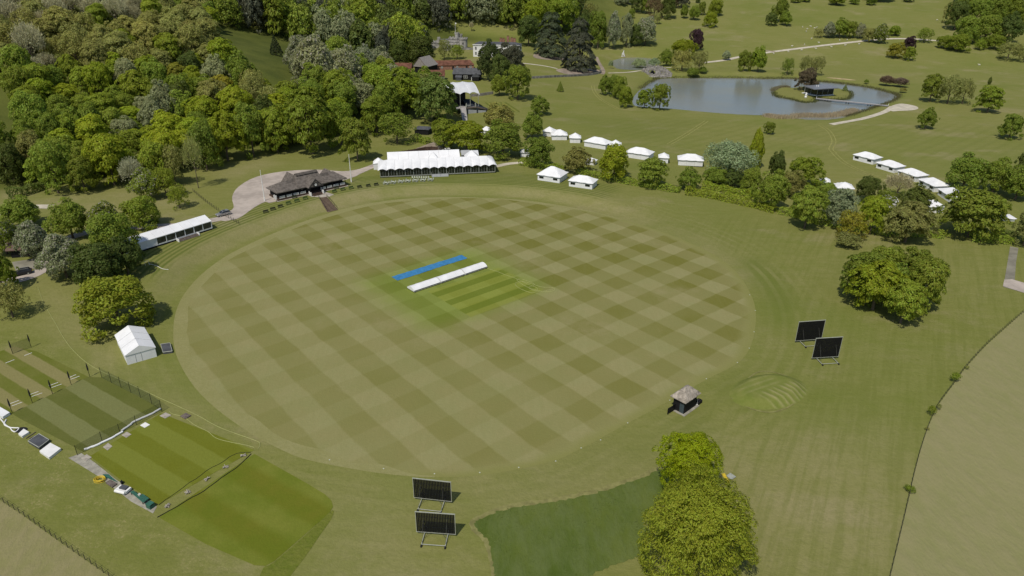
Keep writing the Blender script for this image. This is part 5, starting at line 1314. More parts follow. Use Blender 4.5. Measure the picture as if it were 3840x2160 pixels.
hip_tent(T7(258, 362), T7(478, 395), 7.5, 'nearer white hipped tent of the twin pair by the hedge, with two dark windows', 'hipped tents by the hedge', r=5.0)
hip_tent(T7(572, 425), T7(805, 458), 5.5, 'second white hipped tent of the twin pair, standing nearer the outfield', 'hipped tents by the hedge', r=4.0)
gp_ = 'tents in the park beyond the hedge'
hip_tent(T3(310, 1368), T3(405, 1378), 4.6, 'small square white tent heading the park row by the leafy tree', gp_, False, sq=True, r=4.2)
hip_tent(T3(402, 1410), T3(552, 1410), 5.5, 'white hipped tent second in the park row, one dark side window', gp_, False, r=4.3)
hip_tent(T3(582, 1438), T3(686, 1440), 4.6, 'small square white tent between two long park tents', gp_, False, sq=True, r=4.2)
hip_tent(T7(726, 22), T7(938, 58), 6.0, 'long white tent in the park row before the mown track', gp_, False, r=4.2)
hip_tent(T7(985, 62), T7(1090, 66), 4.6, 'small peaked white tent half hidden by the round bright tree', gp_, False, sq=True, r=4.2)
hip_tent(T7(1142, 132), T7(1372, 170), 6.0, 'long white tent just beyond the round bright tree', gp_, False, r=4.2)
hip_tent(T7(1478, 190), T7(1568, 198), 4.4, 'small square white tent between two long tents near the pale willow', gp_, False, sq=True, r=4.2)
hip_tent(T7(1672, 212), T7(1915, 236), 6.0, 'long white tent touching the pale willow', gp_, False, r=4.2)
g4 = 'row of joined white tents'
hip_tent(T8(853, 158), T8(1052, 208), 6.0, 'white tent heading the joined row, at its park end', g4)
hip_tent(T8(1085, 240), T8(1265, 294), 6.0, 'white tent second in the joined row from the park end', g4)
hip_tent(T8(1300, 322), T8(1482, 384), 6.0, 'white tent in the middle of the joined row', g4)
hip_tent(T8(1512, 412), T8(1665, 485), 6.0, 'white tent fourth in the joined row', g4)
hip_tent(T8(1705, 510), T8(1825, 590), 6.0, 'white tent ending the joined row beside the large spreading tree', g4)
gh = 'white tents half hidden by the hedge trees'
hip_tent(T8(525, 440), T8(610, 448), 4.4, 'small white peaked tent showing above the hedge trees, park side', gh, False, sq=True)
hip_tent(T8(690, 500), T8(850, 510), 5.5, 'white tent roof behind the pale grey green tree', gh, False)
hip_tent(T8(1115, 628), T8(1290, 645), 5.5, 'white tent seen through the bare twiggy tree', gh, False)
hip_tent(T8(1600, 695), T8(1760, 695), 5.5, 'white tent between the dark tree and the large spreading tree', gh, False, e=2.4)
hip_tent(T8(2270, 772), T8(2480, 778), 4.0, 'low white awning by the hedge gap near the far drive', gh, False, e=1.0, r=1.6)
hip_tent(T2(2265, 1355), T2(2340, 1362), 4.2, 'small white peaked tent in the trees between stage and marquee', gh, False, sq=True)
hip_tent(T7(88, 128), T7(165, 132), 4.4, 'white tent in shade at the hedge end beside the marquee path', gh, False, sq=True, e=2.0, r=3.4)
hip_tent(T2(1035, 940), T2(1088, 915), 6.0, 'white tent glimpsed in the wood towards the brown roofed range', gh, False, e=3.0, r=5.5)
hip_tent(T7(740, 205), T7(830, 215), 3.0, 'small white canvas shelter behind the olive hedge tree', gh, False, e=1.6, r=2.6)
# ------------------------------------------------------------------ on the outfield
def roll_cover(a, b, label):
    p, q = Vector((*flat(*a), 0)), Vector((*flat(*b), 0)); h = math.atan2(q.y - p.y, q.x - p.x); L = (q - p).length
    t = thing('pitch_cover', label, 'pitch cover', p, h, 'wheeled pitch covers')
    m = MB(); N = 9; n = 10; W_ = 3.3
    vs = []
    for i in range(N + 1):
        x = .08 + (L - .16) * i / N; rib = .05 if i % 3 else .0
        for k in range(n + 1):
            f = k / n; vs.append((x, W_ * f, .34 + (.95 - rib) * math.sin(math.pi * (.06 + .88 * f)) ** .8))
    m.add(vs, [(i * (n + 1) + k, (i + 1) * (n + 1) + k, (i + 1) * (n + 1) + k + 1, i * (n + 1) + k + 1) for i in range(N) for k in range(n)])
    for i in (0, N):
        o = i * (n + 1); m.add([vs[o + k] for k in range(n + 1)] + [(vs[o][0], 0, .3), (vs[o][0], W_, .3)], [tuple(range(n + 1)) + (n + 2, n + 1)])
    m.obj('canopy', 'canvas', t)
    f = MB()
    for y in (0, W_): f.box(L / 2, y, .28, L - .1, .1, .12)
    for x in (.1, L - .1): f.box(x, W_ / 2, .28, .1, W_, .12)
    f.obj('frame', 'alu', t)
    for x in (.5, L - .5):
        for y in (0, W_):
            w = MB(); w.tube([(x, y - .08, .15), (x, y + .08, .15)], .16, 10); w.obj('wheel', 'rubber', t)
A_, B_ = (1041.5, 737), (1226.5, 674.5)
def lerp2(f): 
    p, q = Vector(flat(*A_)), Vector(flat(*B_)); s = p.lerp(q, f); return proj(s.x, s.y, 0)[:2]
for f0, f1, lab in ((0, .345, 'white barrel topped pitch cover, the end one towards the nets'), (.353, .675, 'white barrel topped pitch cover, middle of three'), (.683, 1, 'white barrel topped pitch cover, the end one by the tangled hose')):
    roll_cover(lerp2(f0), lerp2(f1), lab)
P_ = [Vector((*flat(*q), 0)) for q in [(985, 697), (1161.5, 641.5), (1175.5, 650), (1000.5, 706.5)]]
m = MB(); n = 24; o0 = P_[0]; g = random.Random(4)
vs = []
for i in range(n + 1):
    for k in range(5):
        a, b = P_[0].lerp(P_[1], i / n), P_[3].lerp(P_[2], i / n); p = a.lerp(b, k / 4) - o0; d = (b - a).normalized()
        jj = g.uniform(-.12, .12) if k in (0, 4) else 0
        vs.append((p.x + d.x * jj, p.y + d.y * jj, .05 + g.uniform(0, .07)))
m.add(vs, [(i * 5 + k, (i + 1) * 5 + k, (i + 1) * 5 + k + 1, i * 5 + k + 1) for i in range(n) for k in range(4)])
o = m.obj('blue_ground_sheet', 'blue_sheet', smooth=True, loc=o0); tag(o, 'long blue sheet spread flat on the outfield', 'ground sheet')
if o.data.polygons[0].normal.z < 0: o.data.flip_normals()

def hose(name, pts, label, r=.05, mat='hose', n=6, closed=False, group='hoses on the grass'):
    c = smooth_loop([tuple(W(*p)[:2]) for p in pts], n, closed); o0 = Vector((c[0][0], c[0][1], hz(*c[0])))
    m = MB(); m.tube([Vector((x, y, hz(x, y) + r * .9)) - o0 for x, y in c], r, 5)
    return tag(m.obj(name, mat, loc=o0), label, 'hose', group)
hose('watering_hose', [(1226, 676), (1250, 683), (1272, 692), (1296, 700), (1325, 714), (1352, 726), (1340, 737), (1310, 727), (1296, 715), (1312, 708), (1336, 714), (1362, 722), (1390, 724), (1394, 731), (1372, 734), (1342, 728), (1318, 718), (1300, 704), (1318, 704), (1345, 716), (1330, 724), (1352, 733), (1376, 732)], 'pale hose lying in a tangle beside the pitch covers', .05)
hose('watering_hose', [T9(365, 0), T9(385, 0), T9(440, 150), T9(560, 360), T9(640, 500), T9(720, 610), T9(850, 735), T9(1000, 830), T9(1200, 920), T9(1400, 1010), T9(1600, 1105), T9(1800, 1195), T9(2000, 1290), T9(2160, 1380), T9(2300, 1440), T14(0, 90), T14(40, 130), T14(20, 175)], 'long yellow green hose trailing past the white gabled tent along the nets')
hose('watering_hose', [T9(1705, 1240), T9(1740, 1270), T9(1850, 1300), T9(1960, 1380), T9(2090, 1445), T13(2180, 65), T13(2330, 105), T13(2480, 135), T13(2560, 158)], 'short yellow hose curling over the practice lawn edge')
hose('pale_rope', [T5(1500, 1208), T5(1570, 1225), T5(1630, 1255), T5(1695, 1265)], 'pale rope curve on the terrace lawn in front of the windowed marquee', .07, 'white_paint')
t = thing('hoop_gate', 'small white hoop frame standing in the tree shade', 'hoop', W(*T5(1482, 1218)), .6)
m = MB(); m.tube([(-.5, 0, 0), (-.5, 0, 1.2), (.5, 0, 1.2), (.5, 0, 0)], .06, 5); m.obj('frame', 'white_paint', t)

# ------------------------------------------------------------------ sightscreens
def sightscreen(bl, br, label, z1=4.55):
    p, q = Vector((*flat(*bl, .55), 0)), Vector((*flat(*br, .55), 0)); h = math.atan2(q.y - p.y, q.x - p.x); L = (q - p).length
    t = thing('sightscreen', label, 'sightscreen', p, h, 'black cricket sightscreens')
    z0 = .55
    s = MB(); n = 24
    for i in range(n):
        x = .06 + (L - .12) * (i + .5) / n; s.box(x, 0, (z0 + z1) / 2, (L - .12) / n - .035, .05, z1 - z0 - .1, 0)
    s.obj('slat_panel', 'black_panel', t)
    f = MB(); f.box(L / 2, 0, z0, L + .12, .12, .09); f.box(L / 2, 0, z1, L + .12, .14, .11)
    for x in (0, L): f.box(x, 0, (z0 + z1) / 2, .08, .1, z1 - z0)
    f.obj('frame', 'galv', t)
    r = MB()
    for z in (z0 + (z1 - z0) * .25, z0 + (z1 - z0) * .5, z0 + (z1 - z0) * .75): r.box(L / 2, .06, z, L - .1, .05, .05)
    r.obj('rail', 'alu', t)
    for x in (.2 * L, .8 * L):
        b = MB(); b.tube([(x, -2.6, .28), (x, 1.2, .28)], .07, 6); b.obj('foot_beam', 'galv', t)
        b = MB(); b.tube([(x, -1.9, .28), (x, -.06, 3.6)], .022, 5); b.tube([(x, 1.1, .28), (x, .08, 3.0)], .035, 5); b.tube([(x, -.9, .28), (x + (.9 if x < L / 2 else -.9), -.05, z0)], .025, 5); b.obj('brace', 'dark_steel', t)
        for y in (-2.5, 1.1):
            w = MB(); w.tube([(x - .1, y, .2), (x + .1, y, .2)], .22, 10); w.obj('wheel', 'rubber', t)
    c = MB(); c.tube([(.2 * L, -2.2, .28), (.8 * L, -2.2, .28)], .06, 6); c.obj('cross_bar', 'galv', t)
sightscreen((1048, 1337), (1146, 1344), 'black slatted sightscreen of the lower pair, standing in front of the other')
sightscreen((1041.5, 1251), (1136, 1261.5), 'black slatted sightscreen of the lower pair, standing against the outfield edge')
sightscreen((2000.5, 857.5), (2066.5, 852.5), 'black slatted sightscreen of the upper pair, partly hidden by the other', 5.5)
sightscreen((2042.5, 900.5), (2109, 896.5), 'black slatted sightscreen of the upper pair, standing in front', 5.5)

# ------------------------------------------------------------------ thatched hut
def hut():
    a = Vector((*flat(1698.5, 1031.5), 0)); b = Vector((*flat(1719.5, 1042.5), 0)); c = Vector((*flat(1750, 1021), 0))
    h = math.atan2(c.y - b.y, c.x - b.x); L = (c - b).length; Wd = (b - a).length + .6
    t = thing('thatched_hut', 'small black timber scorer hut with shaggy thatched roof', 'hut', b, h)      # x along the long wall, y across
    e = 3.1
    m = MB(); m.box(L / 2, Wd / 2, e / 2, L, Wd, e); m.obj('wall', 'black_timber', t)
    g = random.Random(3); r = MB(); x0, x1, y0, y1, zr = -.55, L + .55, -.55, Wd + .55, 5.0
    N, K = 14, 8; vs = []
    for i in range(N + 1):
        for k in range(K + 1):
            x = x0 + (x1 - x0) * i / N; y = y0 + (y1 - y0) * k / K
            z = e - .1 + (zr - e) * max(0.0, min(1, min(x - x0, x1 - x) / 1.5 * .8, (1 - abs(2 * k / K - 1)) * 1.05)) ** .85
            vs.append((x + g.uniform(-.05, .05), y + g.uniform(-.05, .05), z + g.uniform(-.06, .06)))
    q = K + 1
    r.add(vs, [(i * q + k, (i + 1) * q + k, (i + 1) * q + k + 1, i * q + k + 1) for i in range(N) for k in range(K)])
    r.box(L / 2, Wd / 2, e - .12, L + 1.0, Wd + 1.0, .18); r.obj('roof', 'thatch_pale', t)
    d = MB(); d.box(-.03, Wd * .22, 1.15, .06, .95, 2.2); dd = d.obj('door', M_('hut_door', (.055, .075, .085), .45), t)
    k = MB(); k.box(-.07, Wd * .22, 2.45, .06, 1.1, .1); k.obj('lintel', 'grey_timber', t)
    k = MB(); k.lathe([(.02, 2.55), (.16, 2.62), (.16, 2.75), (.02, 2.82)], 10, -.12, .05); k.obj('lamp', 'lamp', t)
    s = MB(); s.box(L / 2, Wd / 2, .04, L + 1.1, Wd + 1.1, .1); s.obj('slab', 'concrete', t)
    f0 = Vector((*flat(1698.5, 1031), 0)); f1 = Vector((*flat(1678.5, 1043), 0))
    hh = math.atan2(f1.y - f0.y, f1.x - f0.x); w = thing('notice_board', 'low black board screen reaching out from the thatched hut', 'board', f0, hh); Lb = (f1 - f0).length
    m = MB(); m.box(Lb / 2, 0, .75, Lb, .07, 1.35); m.obj('panel', 'black_panel', w)
    for x in (.1, Lb - .1): m = MB(); m.box(x, .08, .75, .09, .09, 1.5); m.obj('post', 'black_timber', w)
    bb = Vector((*flat(1753, 1019), 0)); k = thing('broom', 'white handled broom leaning at the back corner of the hut', 'broom', bb)
    m = MB(); m.tube([(0, 0, .1), (.1, .15, 1.4)], .035, 5); m.obj('handle', 'white_paint', k); m = MB(); m.box(-.03, 0, .08, .35, .12, .16); m.obj('brush', 'white_paint', k)
    bn = thing('wheelie_box', 'dark open crate of kit behind the thatched hut', 'crate', Vector((*flat(1757, 1014), 0)), h); m = MB(); m.box(0, 0, .35, 1.2, .9, .7); m.obj('body', 'black_timber', bn); m = MB(); m.box(.1, .1, .75, .3, .3, .12); m.obj('bag', 'brick', bn)
def M_(name, col, rough=.6):
    if name not in M: M[name] = plain(name, col, rough)
    return name
hut()

# ------------------------------------------------------------------ the car
def car(uv_front, uv_rear, paint, label, name='parked_car'):
    f, r = W(*uv_front), W(*uv_rear); h = math.atan2(f.y - r.y, f.x - r.x); c = (f + r) / 2; c.z = hz(c.x, c.y)
    t = thing(name, label, 'car', c, h)
    # lower body: lengthwise profile swept across with tucked sides
    prof = [(-2.35, .42), (-2.38, .95), (-2.25, 1.08), (1.05, 1.06), (2.0, .92), (2.32, .76), (2.36, .42)]
    m = MB(); vs = []
    for y, k in ((-.93, .97), (-.86, 1.0), (.86, 1.0), (.93, .97)):
        for x, z in prof: vs.append((x * k, y, .42 + (z - .42) * (k if abs(y) > .9 else 1)))
    n = len(prof)
    m.add(vs, [(i * n + k, i * n + (k + 1) % n, (i + 1) * n + (k + 1) % n, (i + 1) * n + k) for i in range(3) for k in range(n)] + [tuple(range(n)), tuple(range(4 * n - 1, 3 * n - 1, -1))])
    m.obj('body', paint, t)
    g = MB(); g.hexa([(-2.15, -.82, 1.06), (1.05, -.82, 1.06), (1.05, .82, 1.06), (-2.15, .82, 1.06)], [(-1.75, -.66, 1.6), (.25, -.66, 1.6), (.25, .66, 1.6), (-1.75, .66, 1.6)]); g.obj('window', 'car_dark', t)
    g = MB(); g.hexa([(-1.85, -.68, 1.58), (.35, -.68, 1.58), (.35, .68, 1.58), (-1.85, .68, 1.58)], [(-1.7, -.6, 1.68), (.15, -.6, 1.68), (.15, .6, 1.68), (-1.7, .6, 1.68)]); rf = g.obj('roof', paint, t)
    g = MB(); g.box(-.35, 0, 1.685, .9, 1.0, .03); g.obj('sunroof', 'car_dark', rf)
    for y in (-.62, .62):
        g = MB(); g.tube([(-1.6, y, 1.72), (.1, y, 1.72)], .03, 5); g.obj('roof_rail', 'alu', t)
        g = MB(); g.hexa([(.98, y * 1.32 - .04, 1.05), (1.1, y * 1.32 - .04, 1.05), (1.1, y * 1.32 + .04, 1.05), (.98, y * 1.32 + .04, 1.05)], [(.22, y * 1.06 - .04, 1.6), (.32, y * 1.06 - .04, 1.6), (.32, y * 1.06 + .04, 1.6), (.22, y * 1.06 + .04, 1.6)]); g.obj('pillar', paint, t)
    for x in (-1.42, 1.42):
        for y in (-.86, .86):
            w = MB(); w.tube([(x, y - .12, .36), (x, y + .12, .36)], .37, 14); wo = w.obj('wheel', 'rubber', t)
            w = MB(); w.tube([(x, y - .14, .36), (x, y + .14, .36)], .22, 10); w.obj('rim', 'alu', wo)
    for y in (-.66, .66):
        w = MB(); w.box(2.28, y, .78, .14, .36, .14); w.obj('headlight', 'lamp', t)
        w = MB(); w.box(-2.34, y, .95, .08, .3, .16); w.obj('tail_light', M_('tail_light', (.25, .01, .01), .3), t)
    w = MB(); w.box(2.34, 0, .66, .06, .9, .2); w.obj('grille', 'car_dark', t)
    w = MB(); w.box(0, 0, .42, 4.5, 1.7, .2); w.obj('sill', 'car_dark', t)
car((546, 546), (579, 538), 'car_paint', 'silver estate car with roof rails parked on the gravel drive')
car(TM(1395, 160), TM(1500, 150), 'white_paint', 'white car under the trees behind the plain marquee')
car(T5(165, 1325), T5(290, 1300), M_('dark_car', (.03, .03, .035), .35), 'dark car parked in deep tree shade near the brown roofed shed')

# ------------------------------------------------------------------ simple buildings
def house(name, label, cat, bl, br, depth, e, r, wall, roof, hip0=0.0, hip1=0.0, ov=.35, wins=(), doors=(), win_mat='white_paint', z0=0.0, chim=()):
    a, h, L = frame(bl, br); t = thing(name, label, cat, a, h)
    m = MB(); m.box(L / 2, depth / 2, e / 2 - .6, L, depth, e + 1.2); wl = m.obj('wall', wall, t)
    if not hip0 or not hip1:
        for x, hp in ((0, hip0), (L, hip1)):
            if hp: continue
            g = MB(); g.add([(x - .12, 0, e), (x - .12, depth, e), (x - .12, depth / 2, r - .1), (x + .12, 0, e), (x + .12, depth, e), (x + .12, depth / 2, r - .1)], [(0, 1, 2), (5, 4, 3), (0, 2, 5, 3), (1, 4, 5, 2)]); g.obj('gable', wall, t)
    m = MB(); m.hip(-ov, L + ov, -ov, depth + ov, e, r, hip0, hip1, th=.2); ro = m.obj('roof', roof, t)
    for x, w, z, hh in wins:
        q = MB(); q.box(L * x, -.03, z, w, .08, hh); f = q.obj('window', 'glass_dark', t)
        q = MB()
        for s in (-.5, 0, .5): q.box(L * x + s * w, -.08, z, .1, .06, hh + .1)
        for s in (-.5, 0, .5): q.box(L * x, -.08, z + s * hh, w + .1, .05, .09)
        q.obj('frame', win_mat, f)
    for x, w, hh in doors:
        q = MB(); q.box(L * x, -.04, hh / 2, w, .08, hh); q.obj('door', 'black_timber', t)
    for x, z in chim:
        q = MB(); q.box(L * x, depth / 2, z - 1.0, .8, .8, 2.4); c = q.obj('chimney', 'brick', ro)
        for s in (-.2, .2): k = MB(); k.lathe([(.13, z + .2), (.11, z + .65)], 8, L * x + s, depth / 2); k.obj('chimney_pot', 'red_tile', c)
    return t, a, h, L
house('stable_range', 'long red tiled brick stable range below the castle', 'stables', TC(288, 1108), TC(1190, 1082), 7.0, 3.0, 5.8, 'brick', 'red_tile', 1.5, 2.4, wins=[(.58, 1.3, 1.7, 1.1), (.92, 1.3, 1.7, 1.1), (.2, 1.2, 1.7, 1.1)], doors=[(.48, 1.3, 2.2), (.82, 1.2, 2.2)])
house('red_cottage', 'red tiled cottage with pale timber framed wall beside the stage canopy', 'cottage', TC(25, 1345), TC(525, 1340), 6.5, 2.9, 6.0, 'timber_frame', 'red_tile', 0, 0, wins=[(.6, 1.2, 1.7, 1.2), (.85, 1.2, 1.7, 1.2)])
ct, ca_, ch, cL = house('black_cottage', 'black boarded cottage with slate roof and projecting porch', 'cottage', TC(715, 1325), TC(1345, 1335), 6.5, 3.6, 6.9, 'black_timber', 'slate', .6, 1.6, wins=[(.46, 2.4, 1.9, 1.6)])
m = MB(); m.box(.83 * cL, -1.6, 1.3, 4.0, 3.2, 2.6); m.obj('porch', 'black_timber', ct)
m = MB(); q = MB(); q.hip(-3.4, 1.0, -2.4, 2.4, 2.6, 4.4, 0, .2); m.add([(.83 * cL - v[1], v[0], v[2]) for v in q.v], q.f); m.obj('porch_roof', 'slate', ct)
m = MB(); m.box(.69 * cL, -3.22, 1.2, .3, .1, 2.0); m.obj('porch_window', 'white_paint', ct)
m = MB(); m.hexa([(.1 * cL, -2.2, 1.7), (.33 * cL, -2.2, 1.7), (.33 * cL, 0, 2.8), (.1 * cL, 0, 2.8)], [(.1 * cL, -2.2, 1.85), (.33 * cL, -2.2, 1.85), (.33 * cL, 0, 2.95), (.1 * cL, 0, 2.95)]); m.box(.215 * cL, -1.0, .8, .2 * cL, 2.0, 1.8); m.obj('lean_to', 'slate', ct)
house('tiled_range', 'long low red tiled roof range partly hidden by the tall trees', 'barn', T2(1340, 728), T2(1560, 735), 7.5, 2.6, 5.6, 'brick', 'red_tile', 0, 0)
def barn():
    p = W(*T2(1655, 742)); t = thing('grey_barn', 'tall barn with steep grey roof and black gable among the red roofs', 'barn', p, math.radians(64))
    m = MB(); m.box(7, 0, 2.2, 14, 8.4, 5.6); m.obj('wall', 'black_timber', t)
    m = MB(); m.hip(-.6, 14, -5.2, 5.2, 4.6, 10.2, 0, 2); m.obj('roof', M_('barn_roof', (.27, .245, .22), .9), t)
    m = MB(); m.add([(-.05, -4.2, 4.5), (-.05, 4.2, 4.5), (-.05, 0, 9.4), (.3, -4.2, 4.5), (.3, 4.2, 4.5), (.3, 0, 9.4)], [(0, 2, 1), (3, 4, 5)]); m.obj('gable', 'black_timber', t)
    m = MB()
    for s in (-1, 1): m.tube([(-.65, s * 5.2, 4.5), (-.65, 0, 10.1)], .18, 4)
    m.obj('barge_board', 'grey_timber', t)
barn()
ht, ha, hh_, hL = house('white_house', 'long white country house with low slate roof and brick chimneys', 'house', TC(1175, 800), TC(2215, 838), 12, 8.2, 10.0, 'render_white', 'slate', 4, 4, wins=[(x, 1.3, z, 2.0) for x in (.06, .2, .34, .48, .62, .76, .9) for z in (2.4, 6.0)])
for x, z in ((.56, 12.0), (.62, 11.8), (.72, 13.6), (.80, 12.6), (.86, 12.2)):
    q = MB(); q.box(hL * x, 7.5 + (x * 31 % 2), z - 2.0, 1.8, 1.1, 4.0); c = q.obj('chimney', 'brick', ht)
    for s in (-.5, 0, .5): k = MB(); k.lathe([(.2, z), (.16, z + .7)], 8, hL * x + s, 7.5 + (x * 31 % 2)); k.obj('chimney_pot', 'red_tile', c)
m = MB(); m.box(hL / 2, -.15, 8.35, hL + .5, .5, .5); m.obj('parapet', 'render_white', ht)

def castle():
    p = W(*TC(880, 640)); p2 = W(*TC(1030, 640)); k = (p2 - p).length / 150.0       # metres per note pixel
    t = thing('castle_folly', 'grey stone castle with battlements, round towers and flagpole', 'castle', p)
    X = lambda x: (x - 880) * k
    def block(name, x0, x1, y0, y1, z0, z1, mer=1.0, mat='stone'):
        m = MB(); a, b = X(x0), X(x1); m.box((a + b) / 2, (y0 + y1) / 2, (z0 + z1) / 2, b - a, y1 - y0, z1 - z0)
        if mer:
            n = max(2, int((b - a) / 2.2))
            for i in range(n):
                for y in (y0 + .25, y1 - .25): m.box(a + (b - a) * (i + .5) / n, y, z1 + mer / 2, (b - a) / n * .55, .5, mer)
            m.box((a + b) / 2, y0 - .08, z1 - .6, b - a + .3, .3, .35)
        return m.obj(name, mat, t)
    fb = block('front_range', 500, 850, 0, 7, -2, 4.2, .7)
    for i in range(4): w = MB(); w.box(X(560 + 75 * i), -.03, 2.0, 1.0, .1, 1.8); w.obj('window', 'glass_dark', fb)
    ur = block('upper_range', 470, 850, 4.1, 12, 4, 5.6, .7)
    for i in range(4): w = MB(); w.box(X(540 + 80 * i), 4.06, 4.9, .8, .1, .7); w.obj('window', 'glass_dark', ur)
    block('keep', 595, 805, 8, 15, 5, 7.2, .8)
    block('side_wing', 125, 500, 6, 13, -2, 4.8, .7)
    block('chimney_block', 335, 400, 12, 14, 3, 7.4, .4)
    m = MB(); a, b = X(385), X(590); m.box((a + b) / 2, 10.5, 6.2, b - a, 5.5, .3); m.obj('lead_roof', 'zinc', t)
    def drum(name, xc, y, r, z0, z1, n=12):
        m = MB(); m.lathe([(r, z0), (r, z1 - 1.0), (r * 1.1, z1 - .8), (r * 1.1, z1)], 20, X(xc), y)
        for i in range(n):
            an = 2 * math.pi * i / n; m.box(X(xc) + r * 1.02 * math.cos(an), y + r * 1.02 * math.sin(an), z1 + .35, .35, 2 * math.pi * r / n * .5, .7, an)
        return m.obj(name, 'stone', t)
    dt = drum('great_drum_tower', 945, 4, 95 * k, -3, 7.8, 14)
    for z in (1.6, 4.4): w = MB(); w.box(X(945), 4 - 95 * k - .03, z, .8, .2, 1.5); w.obj('window', 'glass_dark', dt)
    drum('stair_turret', 790, 12, 50 * k, 5, 10.6, 8); drum('small_turret', 875, 13, 34 * k, 5, 9.4, 7)
    m = MB(); m.tube([(X(755), 12, 10.5), (X(755), 12, 18.5)], .14, 6, .08); fp = m.obj('flagpole', 'white_paint', t)
    m = MB(); m.hexa([(X(755), 11.97, 17.2), (X(755) + 1.0, 11.97, 17.4), (X(755) + 1.0, 12.03, 17.4), (X(755), 12.03, 17.2)], [(X(755), 11.97, 18.3), (X(755) + 1.0, 11.97, 18.0), (X(755) + 1.0, 12.03, 18.0), (X(755), 12.03, 18.3)]); m.obj('flag', 'white_paint', fp)
    m = MB(); m.box((X(900) + X(1180)) / 2, -1.0, -2.2, X(1180) - X(900), .8, 7.4); m.box(X(1180), 2.5, -2.2, .8, 7, 7.4); m.obj('terrace_wall', 'stone', t)
    m = MB(); m.box(X(700), -4, -1.4, X(930) - X(540), .7, 3.4); m.obj('garden_wall', 'stone', t)
castle()
house('brown_shed', 'brown tiled open fronted shed between the white flowering trees', 'shed', T5(120, 1148), T5(350, 1130), 8, 2.6, 5.4, 'black_timber', 'brown_tile', 0, 0, ov=.8)
sheet('shed_apron', G([T5(120, 1190), T5(380, 1150), T5(480, 1200), T5(470, 1250), T5(160, 1275)]), 'tarmac', .08)
house('dark_shed', 'low dark flat roofed shed among the trees by the square hedge', 'shed', T2(1598, 1352), T2(1735, 1360), 6, 2.6, 3.2, 'black_timber', 'slate', 1.5, 1.5)

